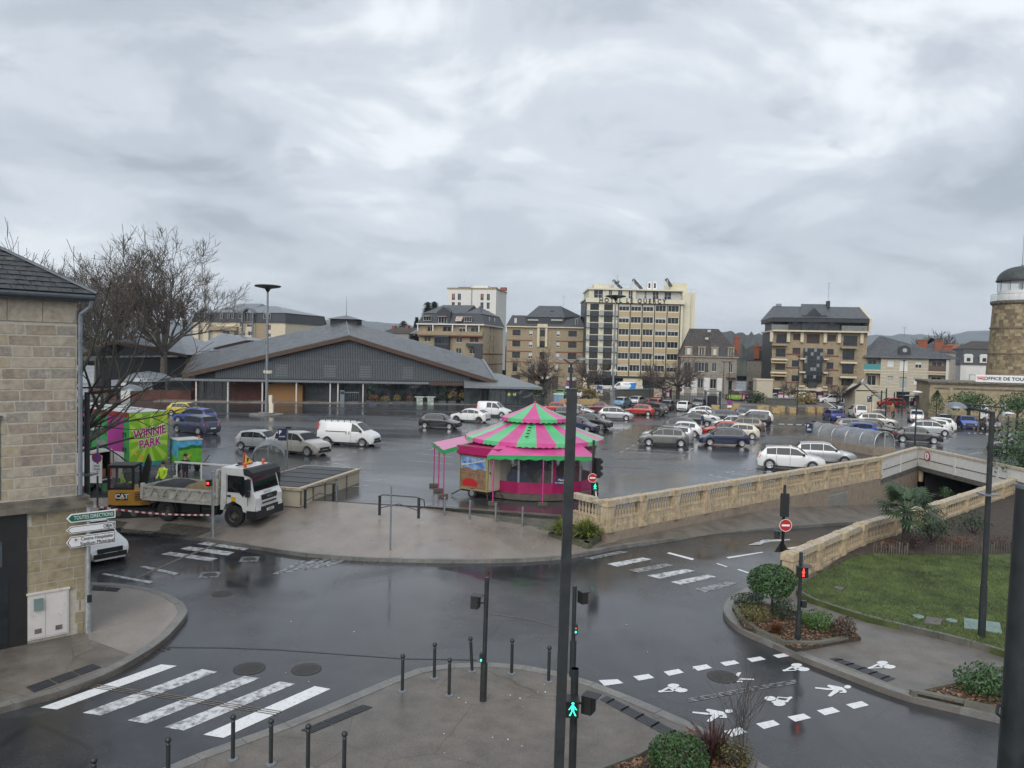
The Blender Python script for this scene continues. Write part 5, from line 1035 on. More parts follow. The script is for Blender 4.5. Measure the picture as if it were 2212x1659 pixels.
for x0,y0,x1,y1 in((682,522,808,612),):b.win((b.x(B3(x0,560)),b.x(B3(x1,560)),b.z(B3(750,y1)),b.z(B3(750,y0))),'frame_dark','glass_window',3,y=-.44,blind=('blind',.9)if False else None)
for x0,y0,x1,y1 in((543,524,597,578),(898,524,955,582)):b.win((b.x(B3(x0,560)),b.x(B3(x1,560)),b.z(B3(750,y1)),b.z(B3(750,y0))),'frame_dark','glass_window',1,y=-.09)
for x0,x1 in((330,490),(1005,1248)):rail(b,b.x(B3(x0,600))+.05,b.x(B3(x1,600)),zc+.25,1.,-1.0,'balcony_glass',.09)
zrg,zev=b.z(B3(600,362)),b.z(B3(600,497));b.put(MB().box(-.3,b.W+.1,-.9,b.D,zev-.8,zev),'eaves','slate_dark')
xw=b.W;rf=MB().poly([(-.35,-1.0,zev),(xw,-1.0,zev),(xw,7,zrg),(b.x(B3(412,362)),7,zrg)]).poly([(xw,15,zev),(-.35,15,zev),(b.x(B3(412,362)),7,zrg),(xw,7,zrg)]).poly([(-.35,15,zev),(-.35,-1,zev),(b.x(B3(412,362)),7,zrg)]);b.put(rf,'roof','slate_roof')
xm1,xm2,zu=b.x(B3(690,345)),b.x(B3(940,345)),b.z(B3(800,340));b.put(MB().poly([(b.x(B3(575,495))+.5,-.98,zev+.03),(b.x(B3(890,495)),-1.02,zev+.03),(xm2,6.6,zu),(xm1,6.6,zu)]).poly([(b.x(B3(890,495)),-1.02,zev+.03),(b.x(B3(890,495))+.3,7,zrg),(xm2,6.6,zu)]),'raised_roof','slate_roof')
b.put(MB().extr([(xw+.0,-.9,zc),(xw+.0,15,zc),(xw+.0,15,zev),(xw+.0,7,zrg+.15),(xw+.0,-.9,zev)],(.45,0,0)),'gable_wall','cream');antenna(b,b.x(B3(960,300)),6,zu-.2,4.6);b.put(MB().box(b.x(B3(938,340)),b.x(B3(972,340)),5.6,6.4,zu-.8,b.z(B3(950,312))),'chimney','slate_dark');b.put(MB().box(b.x(B3(440,360)),b.x(B3(495,360)),6.8,7.4,zrg,zrg+.5),'vent','grey_steel')
# --- cream ribbed house with balconies
b=Bld('ribbed_house','three storey cream house with grooved walls and a teal balcony screen','house',(B3(1232,1320),150),(B3(2050,1350),145),12)
zc=b.z(B3(1600,882));ops=[];wn=[]
for q,k in(((1462,905,1525,975),'w'),((1580,905,1664,1022),'w'),((1732,910,1795,978),'h'),((1460,1062,1515,1120),'g'),((1575,1068,1652,1182),'g'),((1718,1072,1785,1140),'w'),((1545,1210,1680,1330),'d'),((1720,1230,1790,1330),'d')):
 xs0,xs1=q[0]+(q[1]-905)*.045,q[2]+(q[1]-905)*.045;r=(b.x(B3(xs0,900)),b.x(B3(xs1,900)),b.z(B3(1600,q[3])),b.z(B3(1600,q[1])));ops.append(r);wn.append((r,k))
lg=[]
for x0,x1 in((1238,1398),(1862,2040)):
 for y0,y1 in((885,1012),(1040,1165)):r=(b.x(B3(x0,900)),b.x(B3(x1,900)),b.z(B3(1600,y1)),b.z(B3(1600,y0)));ops.append(r);lg.append((r,x0))
b.wall(b.W,zc,ops,'cream_rib',None,0,1.4);b.put(MB().box(.05,b.W-.05,1.42,b.D-.1,0,zc),'core','cream_rib');b.wall(b.D,zc,[],'cream_rib',b.Rm)
for r,k in wn:b.win(r,'frame_white',{'w':'glass_window','h':'glass_window','g':'balcony_glass','d':'glass_window'}[k],2,blind={'w':('frame_white',.93),'h':('frame_white',.5)}.get(k),sill=k!='d')
for r,x0 in lg:
 b.win((r[0]+.7,r[1]-.6,r[2]+.1,r[3]-.4),'frame_white','glass_window',2,y=1.36);hgt=1.15
 b.put(MB().box(r[0]-.05,r[1]+.05,-.12,-.004,r[2]-.1,r[2]+.15),'balcony_slab','cream')
 if r[2]>4:b.put(MB().box(r[0],r[1],-.06,-.01,r[2]+.15,r[2]+1.25),'balcony_screen','teal' if x0<1500 else 'brown_rail')
mb=MB();z_=.5
xo0,xo1=b.x(B3(1400,900)),b.x(B3(1860,900))
while z_<zc:
 segs=sorted([(o[0]-.15,o[1]+.15)for o in ops if o[2]-.12<z_<o[3]+.1]);x_=xo0
 for s0,s1 in segs+[(xo1,xo1)]:
  if xo0<=s0 and x_<s0:mb.box(x_,min(s0,xo1),-.045,-.002,z_,z_+.07)
  x_=max(x_,s1)
 z_+=.62
b.put(mb,'wall_ribs','white_wall');b.put(MB().box(b.x(B3(2030,900)),b.x(B3(2056,900)),-.2,.1,2,zc),'corner_post','frame_white')
b.put(MB().tube((-.4,-.55,zc),(b.W+.6,-.55,zc),.1,None,6),'gutter','zinc');hip_roof(b,zc,b.z(B3(1500,665))-zc,.5,'slate_roof',0,b.W+1.4,0,b.D,3.2,13.0)
xo=b.x(B3(1630,830));b.put(MB().extr([(xo+1.05*math.cos(R(a)),.3,zc+.1+1.3+1.0*math.sin(R(a)))for a in range(0,181,20)]+[(xo-1.05,.3,zc+.1),(xo+1.05,.3,zc+.1)],(0,2.5,0)),'oval_dormer','slate_dark');b.put(MB().lathe([(.001,0),(.4,0),(.4,.06),(.001,.06)],14),'oculus','balcony_glass',Matrix.Translation((xo,.27,zc+1.45))@Matrix.Rotation(R(90),4,'X'));antenna(b,b.x(B3(1665,640)),6,b.z(B3(1500,668)),2)
# --- roofs and chimneys behind, white house, tower, tourist office
b=Bld('old_house','jumble of slate roof and squat brick chimneys behind the ribbed house','house',(B3(1760,900),185),(B3(2120,900),182),10)
z0=b.z(B3(1950,830));b.put(MB().box(0,b.W,0,10,0,z0),'wall','stone_grey');hip_roof(b,z0,3.6,.3,'slate_roof')
for x_,yt in((1805,705),(1965,715),(2050,760)):xc=b.x(B3(x_,760));b.put(MB().box(xc-1.,xc+1.,.5,1.6,z0-1,b.z(B3(x_,yt))).box(xc-1.15,xc+1.15,.4,1.7,b.z(B3(x_,yt))-.25,b.z(B3(x_,yt))),'chimney','terracotta')
b=Bld('white_house','white house with a dark mansard and two white dormers beside the tower','house',(B4(1450,1480),190),(B4(1830,1480),188),12)
zc=b.z(B4(1600,1318));b.wall(b.W,zc,[],'white_wall');b.wall(b.D,zc,[],'white_wall',b.Lm);zm=b.z(B4(1600,1128));mansard(b,zc,zm-zc,.8,'slate_dark');hip_roof(b,zm,b.z(B4(1650,1030))-zm,-.6,'old_roof',0,b.W+3,0,12,3,1)
for x0 in(1548,1735):xc=b.x(B4(x0,1260));o=b.put(MB().box(xc-.95,xc+.95,-.35,1.5,zc+.5,b.z(B4(1550,1218))).extr([(xc-1.1,-.4,b.z(B4(1550,1218))),(xc+1.1,-.4,b.z(B4(1550,1218))),(xc+.7,-.4,b.z(B4(1550,1190))),(xc-.7,-.4,b.z(B4(1550,1190)))],(0,1.8,0)),'dormer','frame_white');MB().box(xc-.4,xc+.4,-.4,-.355,zc+.8,b.z(B4(1550,1235))).obj('pane','glass_window',o)
for k in range(3):b.put(MB().box(1.2+k*3,2.3+k*3,-.05,-.003,4,6.4),'shutter','frame_white')
b=Bld('house','low red-roofed houses with chimneys far behind the white house','house',(B4(1250,1180),240),(B4(1520,1180),238),10)
b.put(MB().box(0,b.W,0,10,0,b.z(B4(1300,1160))),'wall','stone_warm');hip_roof(b,b.z(B4(1300,1160)),b.z(B4(1400,1070))-b.z(B4(1300,1160)),.3,'terracotta',0,b.W,0,10,2,2)
# --- lighthouse-like water tower
tc_=at(B4(2130,1400),132);TW=thing('stone_tower','round stone tower with a glazed lantern and dark dome','tower',(tc_.x,tc_.y,0))
def tz(y,d=130):return at(B4(2100,y),d).z
r_base=(at(B4(2130,1400),132).x-at(B4(1790,1400),132).x);r_top=(at(B4(2130,600),132).x-at(B4(1845,600),132).x)*1.0
ZB,ZT=0,tz(600);rad=lambda z:r_base+(r_top-r_base)*(z/ZT)
mat('tower_mortar',(.26,.205,.125),.9,var=.2,scale=2);mat('tower_a',(.27,.21,.12),.85,var=.25,scale=2.5,v2=(.8,(.085,.07,.05),.5,.66));mat('tower_b',(.34,.27,.165),.85,var=.15,scale=3);mat('tower_c',(.17,.13,.085),.85,var=.2,scale=2)
MB().lathe([(rad(0),0),(rad(ZT),ZT)],40).obj('shaft','tower_mortar',TW)
zq=tz(1420);row=0;n_st=0
while zq<ZT-.2:
 hh_=rs.uniform(.5,.62);a=R(170)+rs.uniform(0,.08)
 while a<R(300)and n_st<298:
  da=rs.uniform(.14,.26);r=rad(zq)+rs.uniform(.02,.05)
  MB().lathe([(r-.06,.02),(r,.02),(r,hh_-.02),(r-.06,hh_-.02)],2,(0,0,zq),0,False,a+.008,a+da-.008).obj('stone_block',rs.choice(['tower_a','tower_a','tower_a','tower_b','tower_b','tower_c']),TW);a+=da;n_st+=1
 zq+=hh_
for y_ in(880,1190):z_=tz(y_);MB().lathe([(rad(z_)+.05,-.12),(rad(z_)+.16,-.1),(rad(z_)+.16,.12),(rad(z_)+.05,.18)],40,(0,0,z_),0,False).obj('string_course','tower_c',TW)
MB().lathe([(r_top,-.1),(r_top+.35,.25),(r_top+.4,.6),(r_top+.2,.7),(.1,.7)],40,(0,0,ZT),0,False).obj('gallery','ledge_stone',TW);zg=ZT+.7
rg=r_top+.3;mb=MB()
for k in range(20):a=2*math.pi*k/20;mb.tube((rg*math.cos(a),rg*math.sin(a),zg),(rg*math.cos(a),rg*math.sin(a),zg+1.1),.03,None,4)
mb.lathe([(rg,1.05),(rg+.03,1.1)],40,(0,0,zg),0,False).obj('gallery_rail','galvanised',TW);MB().lathe([(rg,0.02),(rg,1.0)],40,(0,0,zg),0,False).obj('gallery_glass','clear_glass' if mat('clear_glass',(.75,.78,.8),.05,var=0,alpha=.35,spec=.5)else '',TW)
rl=(at(B4(2130,400),132).x-at(B4(1890,400),132).x);z1_,z2_,z3_=tz(430),tz(300),tz(128)
MB().lathe([(rl,0),(rl,z1_-zg)],36,(0,0,zg)).obj('lantern_base','frame_white',TW);MB().lathe([(rl-.1,0),(rl-.1,z2_-z1_)],12,(0,0,z1_),0,False).obj('lantern_glass','clear_glass',TW)
mb=MB()
for k in range(12):a=2*math.pi*k/12;mb.tube((rl*math.cos(a),rl*math.sin(a),z1_),(rl*math.cos(a),rl*math.sin(a),z2_),.045,None,4)
mb.obj('glazing_bar','frame_dark',TW);mb=MB().tube((0,0,z1_),(0,0,z2_),.1,None,6)
for k in range(7):mb.lathe([(.3,0),(.5,.1),(.3,.2)],12,(0,0,z1_+.5+k*.25),0,False)
mb.obj('lens','grey_steel',TW);rd=rl+.25;hd_=z3_-z2_
MB().lathe([(rd+.1,-.15),(rd+.1,.05)]+[(rd*math.cos(R(a)),.05+hd_*math.sin(R(a)))for a in range(0,90,9)]+[(.02,hd_+.05)],36,(0,0,z2_),0,False).obj('dome','dome_lead' if mat('dome_lead',(.045,.05,.05),.55,var=.3,scale=2,v2=(1.5,(.12,.13,.12),.6,.75))else '',TW,True)
MB().tube((0,0,z3_),(0,0,tz(0)+3.5),.06,.03,5).ball((0,0,z3_+.15),.2).obj('lightning_rod','grey_steel',TW)
# tourist office
b=Bld('tourist_office','low classical stone tourist office with white lettered roof sign','building',(B3(1868,1340),118),(P(2300,900),112),14)
zc=b.z(C4(1600,40));zc2=b.z(C4(1600,110));ops=[(b.x(C4(1905,300)),b.x(C4(1980,300)),0.1,b.z(C4(1900,280)))]
b.wall(b.W,zc,ops,'office_stone' if mat('office_stone',(.33,.265,.165),.85,var=.16,scale=1.5,bump=.2,v2=(.6,(.2,.16,.10),.52,.72))else '');b.wall(b.D,zc,[],'office_stone',b.Lm);b.put(MB().box(.1,b.W-.1,.4,b.D-.1,0,zc-.1),'core','frame_dark')
b.win(ops[0],'frame_dark','balcony_glass',1);mb=MB();z_=.2
while z_<zc2-.4:
 x_=rs.uniform(0,.4)
 while x_<22:
  w_=rs.uniform(.6,1.1)
  if not(x_+w_>ops[0][0]-.2 and x_<ops[0][1]+.2 and z_<ops[0][3]+.2):mb.box(x_+.015,x_+w_-.015,-.03-rs.uniform(0,.015),-.002,z_,z_+.47)
  x_+=w_
 z_+=.5
b.put(mb,'stone_courses','office_stone',kind='stuff')
b.put(MB().box(-.35,b.W,-.4,14,zc,zc+.22).box(-.25,b.W,-.25,14,zc-.2,zc-.002).box(-.1,b.W,-.12,-.004,zc2-.15,zc2+.05),'cornice','ledge_stone');b.put(MB().box(-.1,.5,-.15,-.004,0,zc2).box(b.x(C4(1180,200)),b.x(C4(1230,200)),-.15,-.004,0,zc2),'pilaster','office_stone')
sx0=b.x(B4(1640,1480));sz0,sz1=b.z(B4(1800,1525)),b.z(B4(1800,1440));sg=b.put(MB().box(sx0,sx0+15,.2,.4,sz0,sz1),'roof_sign','print_white')
tw=b.x(B4(2212,1490))-b.x(B4(1735,1490));me=text_mesh('OFFICE DE TOURISME',(sz1-sz0)*.62,.02,.012,align='LEFT');full_=max(v.co.x for v in me.vertices);o10=text_mesh('OFFICE DE TOU',(sz1-sz0)*.62,.02,.012,align='LEFT');sc=tw/max(v.co.x for v in o10.vertices);bpy.data.meshes.remove(o10);me.transform(Matrix.Diagonal((sc,1,1,1)));me.materials.clear();me.materials.append(MATS['spandrel_dark']);link(me,'lettering',sg,(b.x(B4(1735,1490)),.17,(sz0+sz1)/2),rot=(R(90),0,0))
x0=b.x(B4(1655,1490));MB().box(x0,x0+1.05,.14,.196,sz0+.55,sz1-.25).obj('logo_block','logo_pink' if mat('logo_pink',(.75,.3,.28),.5)else '',sg);MB().extr([(x0,.15,sz0+.25),(x0+.3,.15,sz0+.45),(x0+.75,.15,sz0+.38),(x0+1.1,.15,sz0+.15),(x0+.75,.15,sz0+.5),(x0+.3,.15,sz0+.55)],(0,.04,0)).obj('logo_stroke','sign_red',sg)
b.put(MB().box(b.x(B4(1565,1460)),b.x(B4(1565,1460))+.08,.3,.38,zc,sz1).box(b.x(B4(1565,1460)),b.x(B4(1640,1460)),.3,.36,sz1-.1,sz1),'sign_frame','grey_steel')
for k in range(5):b.put(MB().box(sx0+k*2.5,sx0+k*2.5+.1,.3,.4,zc,sz0),'sign_leg','grey_steel')
# small house tops seen over the hall roof
b=Bld('far_house','distant slate house with chimneys seen over the right slope of the market roof','house',(A4(1760,500),210),(A4(2010,520),205),9)
z0=b.z(A4(1850,470));b.wall(b.W,z0,[],'stone_grey');hip_roof(b,z0,b.z(A4(1850,415))-z0,.3,'old_roof',0,b.W,0,9,1.5,.1);b.put(MB().extr([(b.W+.3,0,z0),(b.W+.3,9,z0),(b.W+.3,4.5,b.z(A4(1850,415)))],(.1,0,0)),'gable_wall','white_wall')
for f in(.08,.55):b.put(MB().box(b.W*f,b.W*f+1.1,4,5,z0+1,b.z(A4(1850,398))),'chimney','terracotta')
b=Bld('far_house','row of low red-tiled houses seen between the flats and the market roof','house',(A4(925,440),280),(A4(1140,410),278),9)
z0=b.z(A4(1000,430));b.wall(b.W,z0,[],'white_wall');hip_roof(b,z0,2.6,.3,'terracotta',0,b.W,0,9,2,2);b.put(MB().box(b.W*.8,b.W*.8+1.2,4,5,z0+1,z0+4),'chimney','terracotta')
# ------------------------------------------------------------------ vehicles
def paintm(name,c,metal=.0,rough=.28):return mat(name,c,rough,metal,0,coat=.9)
PC=dict(white=(.72,.72,.71),silver=(.42,.43,.44),champagne=(.45,.42,.38),grey=(.16,.155,.15),darkgrey=(.055,.055,.058),black=(.011,.011,.013),navy=(.012,.018,.055),blue=(.012,.035,.22),royal=(.01,.05,.30),lightblue=(.17,.30,.42),red=(.42,.022,.012),darkred=(.12,.01,.014),yellow=(.52,.42,.02),cream=(.62,.57,.46),brown=(.16,.125,.10),green=(.03,.34,.08),teal=(.015,.03,.035))
for k_,c_ in PC.items():paintm('paint_'+k_,c_,.5 if k_ in('silver','grey','champagne','darkgrey','brown','lightblue')else .0)
mat('trim_black',(.014,.014,.015),.5,var=.1)
# profile: (x from front as share of length, height of the top line); belt, glass-house limits
TYPES={
 'hatch':dict(L=4.15,W=1.76,H=1.47,wb=(.20,.825),r=.31,top=[(0,.50),(.012,.62),(.05,.70),(.27,.93),(.42,1.40),(.50,1.47),(.68,1.46),(.86,1.38),(.955,1.02),(.985,.92),(1,.6)],belt=.93,gh=(.27,.42,.86,.955),side=[(.335,.50),(.515,.70),(.715,.83)]),
 'city':dict(L=3.6,W=1.64,H=1.48,wb=(.185,.84),r=.29,top=[(0,.5),(.015,.66),(.05,.76),(.23,.97),(.38,1.40),(.48,1.48),(.7,1.47),(.89,1.36),(.965,1.0),(.99,.9),(1,.6)],belt=.95,gh=(.23,.38,.89,.965),side=[(.30,.56),(.575,.84)]),
 'suv':dict(L=4.55,W=1.86,H=1.67,wb=(.19,.815),r=.36,top=[(0,.6),(.012,.78),(.05,.9),(.26,1.10),(.40,1.58),(.50,1.67),(.70,1.65),(.87,1.57),(.95,1.15),(.985,1.05),(1,.7)],belt=1.07,gh=(.26,.40,.87,.95),side=[(.33,.51),(.525,.71),(.725,.86)]),
 'coupe_suv':dict(L=4.3,W=1.8,H=1.55,wb=(.19,.82),r=.35,top=[(0,.58),(.012,.74),(.05,.86),(.26,1.05),(.41,1.48),(.50,1.55),(.64,1.53),(.80,1.40),(.94,1.12),(.985,1.02),(1,.66)],belt=1.03,gh=(.26,.41,.80,.94),side=[(.33,.50),(.515,.68),(.695,.80)]),
 'mpv':dict(L=4.3,W=1.78,H=1.62,wb=(.20,.84),r=.32,top=[(0,.5),(.012,.64),(.05,.78),(.20,1.0),(.38,1.52),(.50,1.62),(.68,1.60),(.85,1.48),(.95,1.08),(.985,.98),(1,.62)],belt=.98,gh=(.20,.38,.85,.95),side=[(.26,.47),(.485,.68),(.695,.85)]),
 'estate':dict(L=4.75,W=1.83,H=1.5,wb=(.19,.78),r=.33,top=[(0,.5),(.012,.66),(.05,.76),(.27,.98),(.40,1.42),(.48,1.5),(.75,1.48),(.91,1.40),(.965,1.05),(.988,.95),(1,.62)],belt=.96,gh=(.27,.40,.91,.965),side=[(.33,.49),(.505,.68),(.695,.88)]),
 'sedan':dict(L=4.6,W=1.8,H=1.45,wb=(.19,.80),r=.32,top=[(0,.5),(.012,.64),(.05,.74),(.27,.94),(.41,1.38),(.49,1.45),(.62,1.43),(.82,1.08),(.92,1.02),(.985,.98),(1,.6)],belt=.94,gh=(.27,.41,.66,.82),side=[(.33,.48),(.495,.645)]),
 'smallvan':dict(L=4.2,W=1.76,H=1.82,wb=(.19,.83),r=.32,top=[(0,.55),(.012,.72),(.05,.86),(.23,1.08),(.38,1.72),(.46,1.82),(.70,1.82),(.95,1.78),(.985,1.08),(.995,.9),(1,.6)],belt=1.08,gh=(.23,.38,.95,.985),side=[(.28,.49),(.52,.66)]),
 'van':dict(L=4.95,W=1.92,H=1.96,wb=(.18,.80),r=.34,top=[(0,.55),(.01,.8),(.04,.95),(.15,1.2),(.31,1.84),(.36,1.93),(.55,1.96),(.97,1.93),(.988,1.25),(.995,.9),(1,.6)],belt=1.15,gh=(.15,.31,.97,.988),side=[(.205,.375)]),
}
for T in TYPES.values():T['H2']=max(h for x,h in T['top'])
CARM={}
def prof(T,x):
 p=T['top']
 for(a,ha),(b,hb)in zip(p,p[1:]):
  if a<=x<=b:t=(x-a)/(b-a);return ha+(hb-ha)*t
 return p[-1][1]
def car_meshes(kind):
 if kind in CARM:return CARM[kind]
 T=TYPES[kind];L,W=T['L'],T['W'];hw=W/2;r=T['r'];belt=T['belt'];res={}
 g0,g1,g2,g3=T['gh'];xs=sorted({0,.012,.03,.06,.11,.16,.22,g0,(g0+g1)/2,g1,.46,.5,.56,.62,.68,.74,.8,g2,(g2+g3)/2,g3,.975,.99,1.0,T['wb'][0]-r/L,T['wb'][0],T['wb'][0]+r/L,T['wb'][1]-r/L,T['wb'][1],T['wb'][1]+r/L})
 def plan(x):return hw*(1-.20*max(0,(.12-x)/.12)**2-.14*max(0,(x-.88)/.12)**2)
 def under(x):
  u=.22+.10*max(0,(.04-x)/.04)+.12*max(0,(x-.97)/.03)
  for wbx in T['wb']:
   d=abs(x-wbx)*L
   if d<r*1.18:u=max(u,r*.0+math.sqrt(max(0,(r*1.18)**2-d*d))+r*.9-.0)
  return u
 def rail_(x,z):
  return plan(x)*.965-max(0,z-belt)*.30
 rows=[]
 for x in xs:
  top=prof(T,x);w=plan(x);u=under(x);bl=min(belt,top-.03);X=L*(.5-x)
  tw=max(rail_(x,top-.06),.2)if top>belt+.08 else w*.93
  u2=min(u,bl-.12)
  pts=[(0,.2 if u<.35 else .3),(w*.80,.2 if u<.35 else .3),(w*.94,min(u,bl-.16)),(w,max(u2+.05,.5)),(w*.995,max(u2+.07,.5+(bl-.5)*.6)),(w*.965,bl),(tw+(.0 if top>belt+.08 else 0),max(bl+.005,top-.07)),(tw*.86,top-.012),(tw*.45,top+.012),(0,top+.018)]
  rows.append([(X,y,z)for y,z in pts])
 n=len(rows[0]);mb=MB()
 for sg in(1,-1):
  vs=[(x,y*sg,z)for rr in rows for x,y,z in rr];fs=[]
  for i in range(len(rows)-1):
   for j in range(n-1):
    q=(i*n+j,i*n+j+1,(i+1)*n+j+1,(i+1)*n+j);fs.append(q if sg<0 else q[::-1])
  for i,fl in((0,1),(len(rows)-1,0)):
   q=[i*n+j for j in range(n)];fs.append(tuple(q if(sg>0)==bool(fl)else q[::-1]))
  mb.add(vs,fs)
 me=mb.mesh('body','paint_white');bm=bmesh.new();bm.from_mesh(me);bmesh.ops.remove_doubles(bm,verts=bm.verts,dist=.0015);bmesh.ops.recalc_face_normals(bm,faces=bm.faces);bm.to_mesh(me);bm.free();me.shade_smooth();me.set_sharp_from_angle(angle=R(34));res['body']=me
 def S(x,z,off=.012):return(L*(.5-x),rail_(x,z)+off,z)
# windscreen and rear window
 def screen(xa,xb,front):
  mb=MB();k=4
  for i in range(k+1):
   t=.07+.86*i/k;x=xa+(xb-xa)*t;z=prof(T,x)+.028;wv=rail_(x,max(belt,z-.1))*(.86 if front else .82);ox=.0
   for sg in(-1,-.5,0,.5,1):mb.v.append((L*(.5-x),wv*sg,z-.014*abs(sg)**2+.004))
  mb.f=[(i*5+j,i*5+j+1,(i+1)*5+j+1,(i+1)*5+j)for i in range(k)for j in range(4)];mb.m=[0]*len(mb.f);return mb.mesh('windscreen' if front else 'rear_window','glass_car',True)
 res['windscreen']=screen(g0,g1,True);res['rear_window']=screen(g3,g2,False)
 for k,(a,b_)in enumerate(T['side']):
  m_=MB();zt=lambda x:min(prof(T,x)-.105,T['H2']-.11)
  for sg in(1,):
   q=[]
   for x in(a-.003,(a+b_)/2,b_+.004):q.append(S(x,belt+.02))
   for x in(b_+.004,(a+b_)/2,a-.003):q.append(S(x,max(belt+.06,zt(x))))
   q=[(x,y*sg,z)for x,y,z in q];m_.add(q,[(0,1,4,5),(1,2,3,4)])
  res['side%d'%k]=m_.mesh('side_window','glass_car')
 ty=MB().lathe([(r*.62,-.085),(r*.95,-.1),(r,-.06),(r,.06),(r*.95,.1),(r*.62,.085)],20,(0,0,0),0,False);ty.v=[(x,z,y)for x,y,z in ty.v];res['wheel']=ty.mesh('wheel','rubber',True)
 ri=MB();ri.lathe([(.001,.03),(r*.2,.045),(r*.2,.01),(r*.66,.0),(r*.66,.05)],16,(0,0,0),0,False)
 for k in range(5):
  a=2*math.pi*k/5;c,s_=math.cos(a),math.sin(a);w1,w2=.045,.06;ri.add([(c*r*.1-s_*w1,s_*r*.1+c*w1,.06),(c*r*.1+s_*w1,s_*r*.1-c*w1,.06),(c*r*.64+s_*w2,s_*r*.64-c*w2,.075),(c*r*.64-s_*w2,s_*r*.64+c*w2,.075)],[(0,1,2,3)])
 ri.lathe([(r*.60,.072),(r*.67,.08)],18,(0,0,0),0,False);ri.v=[(x,-z,y)for x,y,z in ri.v];res['rim']=ri.mesh('rim','alloy')
 hl=prof(T,.04)-.07
 res['headlight']=MB().extr([(L*.5-.04,hw*.50,hl-.12),(L*.5-.34,hw*.90,hl-.07),(L*.5-.46,hw*.93,hl+.03),(L*.5-.12,hw*.55,hl-.02)],(.012,.03,.035)).mesh('headlight','lamp_white')
 tz_=prof(T,.975)-.12;tall=kind in('smallvan','van')
 res['tail']=MB().extr([(-L*.5+.015,hw*.52 if not tall else hw*.80,tz_-.14-(.25 if tall else 0)),(-L*.5+.14,hw*.93,tz_-.16-(.25 if tall else 0)),(-L*.5+.24,hw*.945,tz_+.03+(.2 if tall else 0)),(-L*.5+.06,hw*.62 if not tall else hw*.82,tz_+.04+(.2 if tall else 0))],(-.025,.03,.012)).mesh('tail_light','lamp_red')
 res['plate']=MB().box(-.012,.012,-.26,.26,-.055,.055).mesh('number_plate','plate')
 res['mirror']=MB().box(-.07,.07,0,.2,-.02,.13).mesh('mirror','trim_black')
 res['grille']=MB().box(-.03,.015,-hw*.55,hw*.55,-.09,.09).mesh('grille','trim_black')
 res['sill']=MB().box(-L*.3,L*.30,-hw*.965,hw*.965,.19,.30).mesh('sill_trim','trim_black')
 res['bumper']=MB().box(-.05,.06,-hw*.72,hw*.72,-.08,.1).mesh('bumper','trim_black')
 res['line']=MB().box(-.006,.006,-hw-.002,-hw*.985,.36,belt-.02).mesh('door_seam','trim_black')
 res['rails']=MB().box(-L*.20,L*.10,-hw*.64,-hw*.60,0,.05).mesh('roof_rail','alloy_dark')
 CARM[kind]=res;return res
